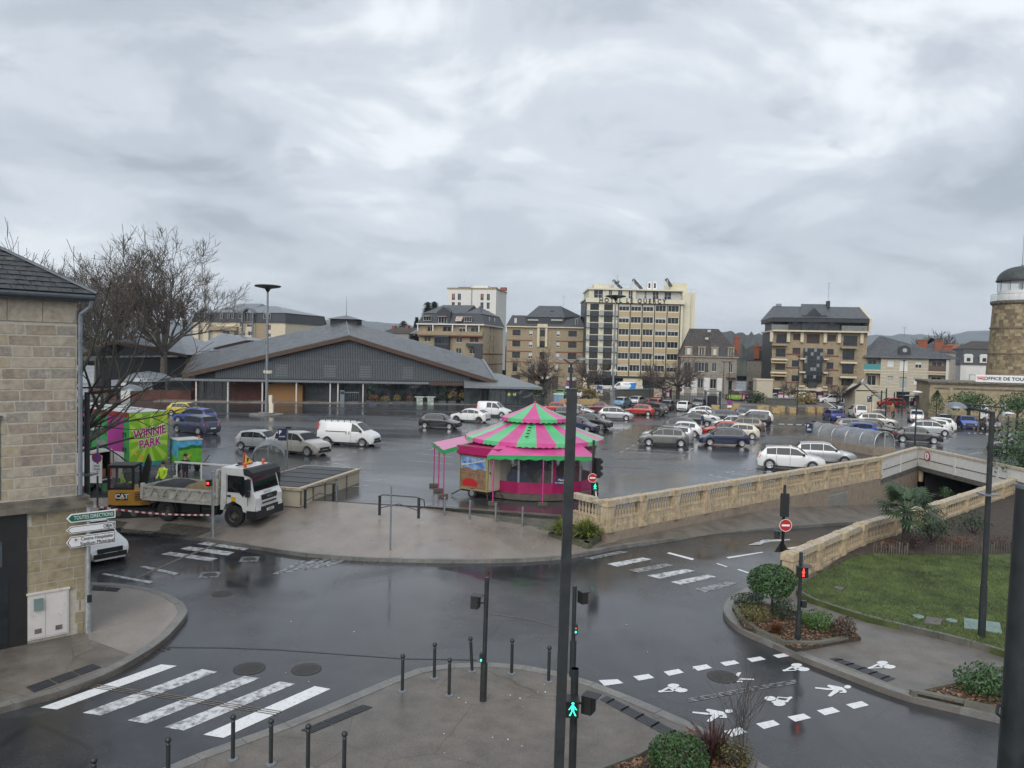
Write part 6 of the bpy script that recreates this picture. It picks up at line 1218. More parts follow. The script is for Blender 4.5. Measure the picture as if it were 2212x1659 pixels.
def car(kind,color,label,pos,heading,name='parked_car',group='cars parked on the square',scale=1.,rails=False,roof=None,dark_rim=False,cladding=False,z=0.0,front=True):
 T=TYPES[kind];me=car_meshes(kind);L,W,r=T['L'],T['W'],T['r'];hw=W/2
 t=thing(name,label,'van' if kind in('van','smallvan')else 'car',(pos[0],pos[1],z),heading,group);t.scale=(scale,)*3
 b=link(me['body'],'body',t);b.material_slots[0].link='OBJECT';b.material_slots[0].material=MATS['paint_'+color]
 link(me['windscreen'],'windscreen',t);link(me['rear_window'],'rear_window',t)
 for k in range(len(T['side'])):
  link(me['side%d'%k],'side_window',t);o=link(me['side%d'%k],'side_window',t);o.scale=(1,-1,1)
 for wx in T['wb']:
  for sg in(1,-1):
   wh=link(me['wheel'],'wheel',t,(L*(.5-wx),sg*(hw-.09),r));ri=link(me['rim'],'rim',wh,(0,-.028 if sg<0 else .028,0),rot=(0,0,math.pi)if sg>0 else(0,0,0))
   if dark_rim:ri.material_slots[0].link='OBJECT';ri.material_slots[0].material=MATS['alloy_dark']
 for nm,key in(('headlight','headlight'),('tail_light','tail')):
  link(me[key],nm,t);o=link(me[key],nm,t);o.scale=(1,-1,1)
 link(me['plate'],'number_plate',t,(L*.5+.012,0,.42));link(me['plate'],'number_plate',t,(-L*.5-.012,0,.58 if kind not in('smallvan','van')else .7))
 link(me['grille'],'grille',t,(L*.5-.005,0,.56));link(me['sill'],'sill_trim',t);link(me['bumper'],'bumper',t,(L*.5-.03,0,.36));link(me['bumper'],'bumper',t,(-L*.5+.03,0,.36))
 mx_=T['gh'][0]+.06
 link(me['mirror'],'mirror',t,(L*(.5-mx_),hw*.93,T['belt']+.02));o=link(me['mirror'],'mirror',t,(L*(.5-mx_),-hw*.93,T['belt']+.02));o.scale=(1,-1,1)
 for k in range(len(T['side'])):o=link(me['line'],'door_seam',t,(L*(.5-T['side'][k][1]-.008),0,0));o=link(me['line'],'door_seam',t,(L*(.5-T['side'][k][1]-.008),0,0));o.scale=(1,-1,1)
 if rails:
  for sy in(1,-1):o=link(me['rails'],'roof_rail',t,(0,0,T['H2']));o.scale=(1,sy,1)
 if roof:
  mb=MB();g1,g2=T['gh'][1],T['gh'][2];n_=6
  for i in range(n_+1):
   x=g1+(g2-g1)*i/n_;z_=prof(T,x)+.024;wv=(hw*.965-max(0,z_-T['belt'])*.30)*.84
   for sg in(-1,-.5,0,.5,1):mb.v.append((L*(.5-x),wv*sg,z_-.02*sg*sg))
  mb.f=[(i*5+j,i*5+j+1,(i+1)*5+j+1,(i+1)*5+j)for i in range(n_)for j in range(4)];mb.m=[0]*len(mb.f);mb.obj('roof_panel','paint_'+roof,t,True)
 if cladding:
  mb=MB()
  for wx in T['wb']:
   for sg in(1,-1):
    for k in range(7):
     a0,a1=R(10+k*160/7),R(10+(k+1)*160/7);x_=L*(.5-wx);q=[(x_+math.cos(a)*r*f,sg*(hw+.006),r*.95+math.sin(a)*r*f)for a,f in((a0,1.2),(a1,1.2),(a1,1.38),(a0,1.38))];mb.extr(q,(0,-sg*.06,0))
  mb.obj('wheel_arch','trim_black',t)
 return t
def side_car(kind,color,label,p,heading_deg,**k):
 """p: survey pixel where the wheels on our side meet the ground, half way along the car"""
 s=k.get('scale',1.);W=TYPES[kind]['W']*s;h=R(heading_deg);g=G(p,k.get('z',0.0));n=Vector((-math.sin(h),math.cos(h),0));n=n if n.y>0 else-n
 return car(kind,color,label,g+n*(W/2-.1),h,**k)
def end_car(kind,color,label,p,heading_deg,rear=True,**k):
 """p: survey pixel under the middle of the bumper nearest to us"""
 s=k.get('scale',1.);L=TYPES[kind]['L']*s;h=R(heading_deg);g=G(p,k.get('z',0.0));d=Vector((math.cos(h),math.sin(h),0));d=d if d.y>0 else-d
 return car(kind,color,label,g+d*L/2,h,**k)
YR=-13
side_car('hatch','yellow','bright yellow hatchback in front of the market hall posts',A2(1450,276),YR+4)
side_car('suv','blue','small dark blue SUV half hidden behind the other blue SUV',A2(1500,338),180+YR-6,rails=True,scale=.94)
side_car('suv','navy','deep blue SUV with red tail lamps and pale number plate, nearest the yellow hatchback',A2(1490,418),150)
side_car('city','silver','small silver city car behind the arched glass stair canopy',A4(680,1488),YR)
side_car('suv','champagne','pale champagne SUV behind the parking sign and the arched canopy',A4(1000,1528),-26)
side_car('hatch','black','black hatchback alone on the open square left of the carousel roof',C1(304,462),YR)
side_car('coupe_suv','white','white crossover with black glass seen from behind, beside the small white van',C1(590,402),160,dark_rim=True)
sv=side_car('smallvan','white','small white van behind the white crossover left of the carousel roof',B1(825,1452),YR-6)
side_car('coupe_suv','black','glossy black crossover with silver wheels right of the central mast',C2(295,462),-24,cladding=True)
side_car('hatch','navy','dark blue-grey hatchback whose nose shows between carousel roof and mast',C1(1640,488),-26)
side_car('estate','darkgrey','dark grey estate mostly hidden behind the carousel roof peak',C1(1500,372),180+YR)
side_car('hatch','silver','silver hatchback whose windscreen shows right of the mast, far row',C1(1660,338),YR-8)
side_car('hatch','red','red hatchback peeping over the right slope of the carousel roof',C1(1420,312),180+YR)
side_car('sedan','darkred','dark red saloon in the far row beside the tall lamp mast',B2(390,1414),180+YR)
side_car('mpv','silver','silver rounded people carrier parked apart in front of the red hatchback',B2(548,1486),YR)
side_car('hatch','red','bright red hatchback behind the silver people carrier',B2(765,1440),180+YR-4)
end_car('suv','lightblue','pale blue SUV with white roof seen from behind at the lamp mast',B2(575,1362),62,roof='white',scale=.92)
end_car('hatch','silver','silver hatchback backed between pale blue SUV and dark SUV',B2(720,1345),62)
side_car('suv','darkgrey','dark SUV behind the bright red hatchback',B2(860,1436),145,rails=True)
end_car('hatch','red','red hatchback seen from behind in the far row, left of the tiny black car',B2(905,1372),62)
end_car('city','black','tiny black rounded car in the far row with a white plate',B2(1030,1392),68)
end_car('city','white','small boxy white car in the far row right of the tiny black one',B2(1190,1402),68)
end_car('hatch','darkgrey','dark grey car in the far row right of the boxy white one',B2(1340,1372),68)
side_car('coupe_suv','white','white crossover with a black roof, top of the middle block of cars',B2(1420,1466),YR-4,roof='black')
side_car('hatch','white','white hatchback just below the black-roofed crossover',B2(1390,1506),YR-4)
side_car('sedan','black','black saloon with bright wheels and a mark on its door, below the white hatchback',B2(1310,1542),YR-4)
side_car('mpv','black','black people carrier nose to the right in the middle block',C2(1210,514),YR-4)
side_car('hatch','white','white hatchback with red tail lamp behind the silver and grey cars',C2(1175,538),180+YR)
side_car('estate','silver','silver estate between the grey people carrier and the white hatchback',C2(1050,588),180+YR,rails=True)
side_car('mpv','grey','grey-brown people carrier at the near end of the middle block',C2(1015,632),180+YR+4,rails=True)
side_car('mpv','navy','navy blue people carrier with tow bar at the near end of the second row',C2(1605,631),180+YR+6)
side_car('hatch','cream','cream hatchback behind the navy people carrier',C2(1730,560),180+YR)
side_car('hatch','red','red car whose bonnet shows between navy and cream cars',C2(1590,536),180+YR)
side_car('suv','brown','brown SUV with roof rails behind the cream hatchback',C2(1775,506),180+YR,rails=True)
side_car('hatch','silver','pale silver hatchback nose left beside the brown SUV',C2(1660,462),180+YR)
side_car('hatch','black','black hatchback tail lamps lit beyond the brown SUV',C2(1870,436),180+YR)
side_car('estate','teal','dark teal estate tail towards the black saloon',C2(1660,404),YR)
side_car('estate','white','white car squeezed between two dark cars near the far end',C2(1880,398),180+YR)
side_car('hatch','darkgrey','charcoal hatchback second from the far end of the second row',C2(1880,416),180+YR)
side_car('estate','navy','dark blue estate with silver roof rails at the far end of the second row',C2(1880,386),YR,rails=True)
# right-hand block
side_car('suv','white','white SUV with glass roof right behind the stone balustrade',C3(790,1300),-17,roof='black')
side_car('suv','silver','silver-grey SUV behind the white one at the balustrade',C3(1270,1222),-17,scale=1.0)
side_car('hatch','royal','bright blue three-door hatchback behind the glass tunnel canopy',C3(1760,815),180+YR+8)
side_car('estate','grey','grey estate behind the bright blue three-door',C3(1790,752),YR)
side_car('hatch','black','small black car with round headlamps beside the pale SUV',C4(170,712),-22)
side_car('hatch','darkgrey','charcoal car whose front shows right of the blue three-door',C4(140,752),-22)
side_car('suv','champagne','pale beige SUV with black windows below the entrance shelter',C4(190,640),-22)
end_car('hatch','blue','blue hatchback seen from behind waiting at the raised barrier',C3(1480,588),86)
end_car('smallvan','white','small white van seen from behind at the entrance shelter',C3(1815,548),80)
side_car('hatch','white','white hatchback facing us leaving past the barrier',C3(1610,462),197)
end_car('mpv','silver','silver people carrier seen from behind near the conical cypress',C4(735,578),66)
side_car('suv','white','white crossover with red lamps left of the dark green SUV',C4(1000,690),180+YR-4,scale=.93)
side_car('city','white','small pearl white hatchback in front of the white crossover',C4(960,712),180+YR-4)
side_car('mpv','silver','silver car with roof bars half hidden by the charcoal crossover',C4(930,752),-20,rails=True)
side_car('coupe_suv','darkgrey','charcoal crossover with bright wheels beside the slim lamp post',C4(755,858),-20)
end_car('suv','teal','dark green SUV with a lit tail lamp next to the blue hatchback',C4(1125,632),60,scale=.92)
end_car('hatch','royal','blue hatchback facing us in front of the tourist office',C4(1470,662),250)
end_car('city','grey','small grey car with red fabric roof seen from behind',C4(1790,682),70,roof='red')
side_car('sedan','black','black saloon cut off by the right edge beside the shrub',C4(2200,1040),YR)
side_car('estate','darkgrey','dark estate behind the black saloon near the right edge',C4(2330,930),YR,rails=True)
side_car('hatch','black','black hatchback in the shade under the mossy branches on the left',A2(680,196),180)
end_car('hatch','green','bright green hatchback facing the planting beside the blue bin',C1(1480,160),75)
end_car('hatch','white','white car half hidden by the mast beyond the stone blocks',C1(1650,168),60)
# street behind
STR=dict(group='cars on the street by the flats')
side_car('sedan','white','white saloon passing behind the beige utility box',C3(580,292),180,**STR);side_car('suv','white','white SUV passing behind the bronze grasses',C3(950,290),180,**STR)
side_car('suv','white','white pick-up shaped car behind the pink poster panel',C3(1390,328),180,**STR);side_car('hatch','red','small red car just left of the entrance shelter wall',C3(1720,332),180,**STR)
side_car('estate','red','red estate behind the entrance shelter posts',C4(400,352),180,**STR)
# foreground
g=Gs(A2(905,1440));clio=car('hatch','white','white hatchback coming out from behind the direction signs',(g.x-1.7,g.y+1.1,0),R(-38),name='moving_car',group='traffic',z=zs(g.x,g.y),scale=1.0)
text(clio,'CM-119-SM',.1,(2.09,0,.42),'print_black',(R(90),0,R(90)))
# larger vans
tv=side_car('van','white','white panel van with black roof rack in the middle of the square',A4(1450,1449),YR,name='panel_van',group='vans')
mb=MB()
for y_ in(-.72,.72):mb.tube((-2.3,y_,2.12),(1.0,y_,2.12),.03,None,6)
for k in range(7):x_=-2.3+k*.55;mb.tube((x_,-.72,2.12),(x_,.72,2.12),.025,None,6).tube((x_,-.72,1.9),(x_,-.72,2.14),.03,None,4).tube((x_,.72,1.9),(x_,.72,2.14),.03,None,4)
mb.obj('roof_rack','dark_steel',tv)
MB().box(-1.6,.1,-.972,-.955,1.12,1.17).box(-1.6,.1,.955,.972,1.12,1.17).obj('slide_rail','trim_black',tv);MB().box(.15,.2,-.975,-.95,.95,1.2).box(.4,.45,-.975,-.95,.95,1.2).obj('door_handle','trim_black',tv)
dv_=side_car('van','white','white delivery van with a blue swoosh parked at the hotel front',B2(625,1212),180,name='delivery_van',group='vans',scale=1.12)
MB().extr([(-.9,.975,.5),(-2.3,.97,.5),(-2.3,.97,1.8),(-1.1,.93,1.75),(-1.5,.965,1.2)],(0,.012,0)).obj('blue_swoosh','van_blue' if mat('van_blue',(.03,.22,.6),.4)else '',dv_)
for k in range(4):MB().lathe([(.001,0),(.1,0),(.1,.02),(.001,.02)],8).obj('logo_dot','van_blue',dv_,loc=(-.1-k*.28,.93,1.55),rot=(R(-90),0,0))
# white van with its rear doors open at the left edge
g=G(A2(735,880),-.05);ov=thing('open_van','white van with both rear doors open behind the stone building corner','van',(g.x,g.y+.6,0),R(180-14))
MB().box(.0,4.8,-.95,.95,.32,.5).box(0,4.8,-.95,-.88,.5,1.95).box(0,4.8,.88,.95,.5,1.95).box(0,4.8,-.95,.95,1.95,2.05).box(2.6,2.66,-.88,.88,.5,1.95).obj('body','paint_white',ov)
MB().box(.05,2.6,-.87,.87,.505,.52).box(.08,2.59,-.872,-.85,.55,1.9).box(.08,2.59,.85,.872,.55,1.9).obj('load_lining','trim_black',ov);MB().box(.2,1.9,-.7,.7,.53,1.0).box(.3,1.2,-.2,.6,1.01,1.3).obj('cargo','timber_light',ov)
for sg in(1,-1):
 d=MB().box(-.9,.0,-.03,.03,.5,1.95).obj('rear_door','paint_white',ov,loc=(0,sg*.95,0),rz=sg*R(12));MB().box(-.75,-.2,-.045,-.031,1.3,1.8).obj('pane','glass_car',d);MB().box(-.8,-.12,-.045,-.031,.6,1.15).obj('door_card','grey_steel',d)
for wx in(1.0,4.0):
 for sg in(1,-1):wh=link(car_meshes('van')['wheel'],'wheel',ov,(wx,sg*.82,.34));link(car_meshes('van')['rim'],'rim',wh,(0,.028*sg,0),rot=(0,0,math.pi if sg>0 else 0))
for sg in(1,-1):MB().box(-.03,.03,.86*sg-.06,.86*sg+.06,.55,1.3).obj('tail_light','lamp_red',ov)
MB().box(-.1,0,-.95,.95,.3,.42).obj('bumper','trim_black',ov)
# ------------------------------------------------------------------ carousel
mat('cloth_pink',(.58,.075,.27),.30,var=.12,scale=1.2,bump=.25,bscale=3,coat=.3);mat('cloth_green',(.10,.50,.20),.30,var=.10,scale=1.2,bump=.25,bscale=3,coat=.3);mat('cloth_magenta',(.36,.012,.10),.38,var=.15,scale=1.5,bump=.3,bscale=3);mat('valance_green',(.03,.34,.10),.4,var=.1,scale=2);mat('pole_pink',(.5,.05,.22),.35,var=.05)
mat('pvc_clear',(.22,.235,.24),.12,var=.1,scale=1,alpha=.22,spec=.5);mat('panel_gold',(.30,.25,.10),.5,var=.1);mat('panel_cream',(.66,.60,.47),.55,var=.05);mat('print_sky',(.05,.16,.46),.45,var=.25,scale=2.5,col2=(.35,.5,.7));mat('print_desert',(.22,.135,.08),.45,var=.3,scale=5);mat('ride_red',(.16,.02,.015),.4,var=.3,scale=2);mat('ride_blue',(.015,.03,.10),.4,var=.3,scale=2);mat('concrete_block',(.10,.085,.06),.9,var=.2,scale=8)
cc=G(C1(1235,1160));cc=Vector((cc.x+.05,cc.y+3.5,0));CA=thing('carousel','closed carousel under a pink and green striped tent roof','carousel',cc)
def facing(a):return R(a)
def cone_panel(n,r0,z0,r1,z1,name,val,k0=0.,sag=.06):
 for i in range(n):
  a0,a1=2*math.pi*(i+k0)/n,2*math.pi*(i+1+k0)/n;mb=MB();m_=4
  for j in range(m_+1):
   t=j/m_;r=r0+(r1-r0)*t;z=z0+(z1-z0)*t-sag*math.sin(math.pi*t)
   for s in range(3):a=a0+(a1-a0)*s/2;q=1-(.012 if s==1 else 0);mb.v.append((r*q*math.cos(a),r*q*math.sin(a),z-(.025 if s==1 else 0)))
  mb.f=[(j*3+s,j*3+s+1,j*3+4+s,j*3+3+s)for j in range(m_)for s in range(2)];mb.m=[0]*len(mb.f)
  v0=len(mb.v);sc_=6
  for s in range(sc_+1):
   a=a0+(a1-a0)*s/sc_;mb.v.append((r1*math.cos(a),r1*math.sin(a),z1));mb.v.append((r1*math.cos(a)*1.004,r1*math.sin(a)*1.004,z1-val+(.05 if s%2 else 0)))
  for s in range(sc_):mb.f.append((v0+2*s,v0+2*s+2,v0+2*s+3,v0+2*s+1));mb.m.append(0)
  mb.obj(name,'cloth_green' if i%2 else 'cloth_pink',CA,True)
cone_panel(12,.05,4.98,1.92,4.18,'top_roof_panel',.22,.25);cone_panel(24,1.45,4.02,3.98,3.10,'roof_panel',.24,.0)
MB().lathe([(1.4,3.9),(1.4,4.2)],24,cap=False).obj('lantern_ring','cloth_magenta',CA);MB().ball((0,0,5.02),.06).obj('finial','pole_pink',CA)
for k in range(5):a=R(-100)+.0;r=1.9+k*.36;zt_=4.02-(r-1.45)*.363;MB().box(-.02,.16,-.02,.02,0,.05).obj('strap','trim_black',CA,loc=(r*math.cos(a),r*math.sin(a),zt_+.02))
MB().lathe([(3.75,.05),(3.75,.32),(3.6,.36),(0.1,.36)],32).obj('platform','timber_dark' if mat('timber_dark',(.10,.085,.07),.6,var=.2)else '',CA)
npan=12
for i in range(npan):
 a0,a1=2*math.pi*(i+.5)/npan,2*math.pi*(i+1.5)/npan;r=3.55;p0,p1=Vector((r*math.cos(a0),r*math.sin(a0),0)),Vector((r*math.cos(a1),r*math.sin(a1),0))
 V=lambda p,z:(p.x,p.y,z);mb=MB().add([V(p0,.3),V(p1,.3),V(p1,.95),V(p0,.95)],[(0,1,2,3)]).add([V(p0,2.5),V(p1,2.5),V(p1*1.04,3.05),V(p0*1.04,3.05)],[(0,1,2,3)])
 mid0=p0.lerp(p1,.12)if i%2 else p0;mb.add([V(p0,.95),V(mid0,.95),V(mid0,2.5),V(p0,2.5)],[(0,1,2,3)])if i%2 else None
 o=mb.obj('side_cloth','cloth_magenta',CA);MB().add([V(mid0,.95),V(p1,.95),V(p1,2.5),V(mid0,2.5)],[(0,1,2,3)]).obj('clear_window','pvc_clear',o)
 MB().box(-.05,.05,-.05,.05,.3,3.0).obj('post','panel_cream' if i==3 else 'galvanised',CA,loc=(p0.x*.98,p0.y*.98,0))
MB().tube((0,0,.36),(0,0,4.1),.75,None,12).obj('centre_column','ride_blue',CA)
for i in range(10):
 a=2*math.pi*i/10;MB().extr([(-.7,-.35,.5),(.7,-.35,.5),(.75,-.35,.85),(.3,-.35,1.0),(.1,-.35,1.35),(-.4,-.35,1.4),(-.7,-.35,1.0)],(0,.7,0)).ball((.2,0,1.5),.28,8).obj('ride_seat',['ride_red','ride_blue','timber_dark'][i%3],CA,loc=(2.4*math.cos(a),2.4*math.sin(a),.1),rz=a+1.57)
def awning(a0,a1,out,drop,posts,nm):
 r=3.9;z0,z1=2.98,2.98-drop;p=[Vector((r*math.cos(a),r*math.sin(a),z0))for a in(R(a0),R(a1))];md=Vector((math.cos(R((a0+a1)/2)),math.sin(R((a0+a1)/2)),0));tn=Vector((-md.y,md.x,0))
 q=[p[0]+md*out-tn*.55,p[1]+md*out+tn*.55];q=[Vector((v.x,v.y,z1))for v in q]
 if q[0].dot(tn)>q[1].dot(tn):q.reverse()
 n=6;mb=MB();mb.strip([p[0].lerp(p[1],i/n)for i in range(n+1)],[q[0].lerp(q[1],i/n)-Vector((0,0,.05*math.sin(math.pi*i/n)))for i in range(n+1)]);mb.poly([p[0],q[0],q[0]+Vector((0,0,-.05))]);o=mb.obj('awning','cloth_pink',CA,True)
 mb=MB();s_=18
 for(u,v)in((q[0],q[1]),(p[0].lerp(q[0],.25),q[0]),(q[1],p[1].lerp(q[1],.25))):
  A_=[u.lerp(v,i/s_)+Vector((0,0,.01))for i in range(s_+1)];B_=[w_+Vector((0,0,-.26+(.07 if i%2 else 0)))for i,w_ in enumerate(A_)];mb.strip(A_,B_)
 mb.obj('valance','valance_green',o)
 for t in posts:
  b_=q[0].lerp(q[1],t)-md*.08;pp=MB().tube((b_.x,b_.y,.14),(b_.x,b_.y,z1),.035,None,8).obj('awning_post','pole_pink',CA);MB().box(b_.x-.24,b_.x+.24,b_.y-.16,b_.y+.16,0,.15).obj('foot_block','concrete_block',pp)
awning(-122,-52,1.55,.42,(.06,.52,.97),'f');awning(176,214,1.9,.45,(.05,.5,.95),'l')
# ticket trailer in front of the carousel
tl=G(C1(512,1120));tr=G(C1(782,1165));ydir=math.atan2(tr.y-tl.y,tr.x-tl.x);TT=thing('ticket_trailer','ticket trailer with a painted end panel parked against the carousel','trailer',(tl.x,tl.y+.25,0),ydir);wT=math.dist(tl[:2],tr[:2]);dT=2.1;zb,zt_=.42,2.28
MB().box(0,wT,.02,dT,zb,zt_).obj('body','panel_cream',TT);MB().box(-.02,wT+.02,-.03,.02,zt_-.06,zt_).box(-.02,wT+.02,-.03,.02,zb,zb+.07).box(wT-.12,wT+.025,-.035,.03,zb,zt_).box(-.02,.03,-.03,.02,zb,zt_).obj('frame','panel_gold',TT)
pn=MB().box(.05,wT-.13,-.008,.015,zb+.95,zt_-.08).obj('art_panel','print_sky',TT);MB().extr([(.05,-.009,zb+.95),(wT-.13,-.009,zb+.95),(wT-.13,-.009,zb+1.12),(wT*.7,-.009,zb+1.2),(wT*.5,-.009,zb+1.08),(wT*.25,-.009,zb+1.22),(.05,-.009,zb+1.1)],(0,-.004,0)).obj('printed_mesa','print_desert',pn)
MB().extr([(.15,-.012,zb+1.28),(wT-.25,-.012,zb+1.62),(wT-.2,-.012,zb+1.7),(.8,-.012,zb+1.45),(.15,-.012,zb+1.36)],(0,-.004,0)).obj('printed_plane','cloth_stripe' if mat('cloth_stripe',(.72,.55,.35),.5,var=.3,scale=8)else '',pn)
p2=MB().box(.05,wT-.13,-.008,.015,zb+.09,zb+.93).obj('art_panel','print_desert',TT);MB().extr([(.2,-.01,zb+.2),(wT*.62,-.01,zb+.2),(wT*.66,-.01,zb+.42),(wT*.5,-.01,zb+.6),(wT*.28,-.01,zb+.62),(.2,-.01,zb+.45)],(0,-.004,0)).obj('printed_shape','sign_red',p2)
MB().box(wT+.002,wT+.02,.1,dT-.1,zb+.08,zt_-.1).obj('door','panel_cream',TT);MB().box(wT+.022,wT+.04,.12,.2,zb+.95,zb+1.05).obj('handle','dark_steel',TT);MB().box(-.06,wT+.1,-.1,dT+.1,zt_,zt_+.06).box(-.1,wT+.8,-.2,dT,zt_+.07,zt_+.5).obj('canopy','cloth_magenta',TT)
for x_ in(wT*.45,):
 wh=MB().tube((x_,-.02,.27),(x_,.18,.27),.27,None,16).obj('wheel','rubber',TT);MB().tube((x_,-.035,.27),(x_,-.02,.27),.15,None,12).obj('rim','galvanised',wh)
MB().tube((.1,.1,.4),(-.35,-.3,.08),.04).tube((wT-.1,.1,.4),(wT+.1,-.1,.05),.04).tube((wT+.1,.9,.4),(wT+.6,.6,.05),.04).box(0,wT,.1,dT,.3,.42).obj('chassis','dark_steel',TT)
# ------------------------------------------------------------------ tipper truck
mat('truck_white',(.70,.70,.68),.35,var=.06,scale=2,coat=.5,v2=(2.5,(.45,.43,.39),.6,.8));mat('bed_white',(.55,.53,.47),.55,var=.15,scale=3,v2=(4.,(.28,.23,.17),.52,.68));mat('gravel_dark',(.045,.047,.05),.95,var=.4,scale=18,bump=1.,bscale=60);mat('gravel_tan',(.22,.155,.085),.95,var=.35,scale=16,bump=1.,bscale=60);mat('digger_yellow',(.50,.25,.035),.4,var=.08,scale=3,coat=.3,v2=(3.,(.30,.16,.05),.62,.78));mat('beacon',(.65,.12,.02),.2,var=0,coat=.5);mat('hivis',(.50,.75,.04),.6,var=.15,scale=6);mat('sign_yellow',(.75,.42,.02),.4,var=.04);mat('steel_worn',(.16,.145,.13),.5,.5,.25,6)
pf,pr=A2(1790,1160),A2(1350,1105);zf=-.42;gf,gr=G(pf,-.55),G(pr,-.4);gm=(gf+gr)/2;hT=math.atan2(gf.y-gr.y,gf.x-gr.x)-R(4);nrm_=Vector((-math.sin(hT),math.cos(hT),0))
TK=thing('tipper_truck','white tipper truck with an orange-beaconed cab loaded with gravel','truck',(gm.x+nrm_.x*1.1,gm.y+nrm_.y*1.1,apron_z(gm.x,gm.y)+.03),hT)
fx,rx=1.85,-1.75;hw=1.12
MB().box(rx-.9,fx+.9,-.42,.42,.62,.86).box(-1.0,0,-1.0,-.5,.45,.95).box(.1,.9,-1.02,-.55,.45,.9).obj('chassis','trim_black',TK)
MB().tube((.15,-.78,.68),(.95,-.78,.68),.26,None,12).obj('fuel_tank','dark_steel',TK)
# cab
cab=[(fx+1.12,.72),(fx+1.15,1.35),(fx+1.0,1.62),(fx+.78,2.55),(fx+.55,2.68),(fx-.62,2.72),(fx-.68,.75),(fx-.52,.75),(fx-.42,1.0),(fx,1.2),(fx+.42,1.0),(fx+.52,.72)]
MB().extr([(x,-hw,z)for x,z in cab],(0,2*hw,0)).obj('cab','truck_white',TK)
def fr(z):return fx+1.0+(fx+.78-fx-1.0)*(z-1.62)/(2.55-1.62)
MB().extr([(fr(1.66)+.012,-hw+.1,1.66),(fr(1.66)+.012,hw-.1,1.66),(fr(2.42)+.012,hw-.16,2.42),(fr(2.42)+.012,-hw+.16,2.42)],(.012,0,.003)).obj('windscreen','glass_car',TK)
MB().extr([(fx+.80,-hw-.05,2.38),(fx+1.02,-hw-.02,2.30),(fx+.98,-hw,2.52),(fx+.74,-hw,2.68),(fx+.5,-hw-.02,2.7),(fx+.55,-hw-.02,2.42)],(0,2*hw+.06,0)).obj('sun_visor','trim_black',TK)
for sg in(-1,1):
 y0=sg*(hw+.004);MB().extr([(fx+.72,y0,1.66),(fx+.55,y0,2.35),(fx-.3,y0,2.38),(fx-.3,y0,1.6),(fx+.3,y0,1.6),(fx+.5,y0,1.4)],(0,sg*.014,0)).obj('side_window','glass_car',TK)
 MB().box(fx-.36,fx-.345,y0,y0+sg*.01,.95,2.45).box(fx+.74,fx+.755,y0,y0+sg*.01,1.0,1.6).box(fx-.30,fx-.12,y0,y0+sg*.03,1.38,1.46).obj('door_seam','trim_black',TK)
 mr_=MB().box(fx+.75,fx+.92,sg*1.16,sg*1.36,1.75,2.25).box(fx+.75,fx+.9,sg*1.16,sg*1.36,1.45,1.7).tube((fx+.72,sg*1.1,2.2),(fx+.83,sg*1.25,2.28),.025).tube((fx+.75,sg*1.1,1.5),(fx+.83,sg*1.25,1.44),.025).obj('mirror','trim_black',TK)
 MB().extr([(fx+1.155,sg*.72,.78),(fx+1.155,sg*1.08,.78),(fx+1.14,sg*1.1,.98),(fx+1.155,sg*.74,.95)],(.03,0,0)).obj('headlight','lamp_white',TK)
 wh=link(None,'wheel_arch',TK)
 mb=MB();pts=[(math.cos(R(a)),math.sin(R(a)))for a in range(0,181,20)]
 for(c0,s0),(c1,s1)in zip(pts,pts[1:]):mb.extr([(rx+.62*c0,sg*.75,.52+.62*s0),(rx+.62*c1,sg*.75,.52+.62*s1),(rx+.66*c1,sg*.75,.52+.66*s1),(rx+.66*c0,sg*.75,.52+.66*s0)],(0,sg*.42,0))
 mb.obj('mudguard','trim_black',TK);bpy.data.objects.remove(wh)
MB().box(fx+.7,fx+1.22,-hw-.02,hw+.02,.42,.79).box(fx+1.16,fx+1.2,-.7,.7,.62,.92).obj('bumper','trim_black',TK)
MB().extr([(fx+1.155,-.62,1.22),(fx+1.155,.62,1.22),(fx+1.16,.68,1.42),(fx+1.13,.62,1.47),(fx+1.13,-.62,1.47),(fx+1.16,-.68,1.42)],(.01,0,0)).box(fx+1.155,fx+1.17,-.6,.6,1.05,1.12).obj('grille','trim_black',TK)
text(TK,'IVECO',.16,(fx+1.178,0,1.345),'alloy',(R(90),0,R(90)));text(TK,'EUROCARGO',.11,(fx+1.085,0,1.56),'alloy',(R(72),0,R(90)));MB().box(fx+1.205,fx+1.225,-.3,.3,.68,.8).obj('number_plate','plate',TK);text(TK,'CJ 780 EM',.1,(fx+1.228,0,.74),'print_black',(R(90),0,R(90)))
for y_ in(-.75,.75):MB().tube((fx+.35,y_,2.7),(fx+.35,y_,2.76),.07).lathe([(.075,.06),(.075,.18),(.05,.22)],12,(fx+.35,y_,2.7)).obj('beacon','beacon',TK)
wsn=MB().extr([(fx+.32,-.42,2.72),(fx+.32,.42,2.72),(fx+.12,0,3.3)],(-.03,0,.01)).obj('warning_triangle','sign_red',TK,loc=(-.3,0,0));MB().extr([(fx+.327,-.3,2.79),(fx+.327,.3,2.79),(fx+.182,0,3.2)],(.01,0,.003)).obj('face','sign_yellow',wsn);MB().extr([(fx+.325,-.12,2.85),(fx+.325,.0,2.9),(fx+.29,.1,2.98),(fx+.27,.0,3.05),(fx+.30,-.04,2.95)],(.02,0,.006)).obj('symbol','print_black',wsn)
MB().box(fx-.1,fx-.04,-.8,.8,2.75,2.8).box(fx-.5,fx-.3,-.06,.06,2.72,2.8).obj('roof_bar','dark_steel',TK)
MB().box(fx-.1,fx+.12,-hw-.012,-hw-.003,1.18,1.38).obj('door_sticker','sign_yellow',TK)
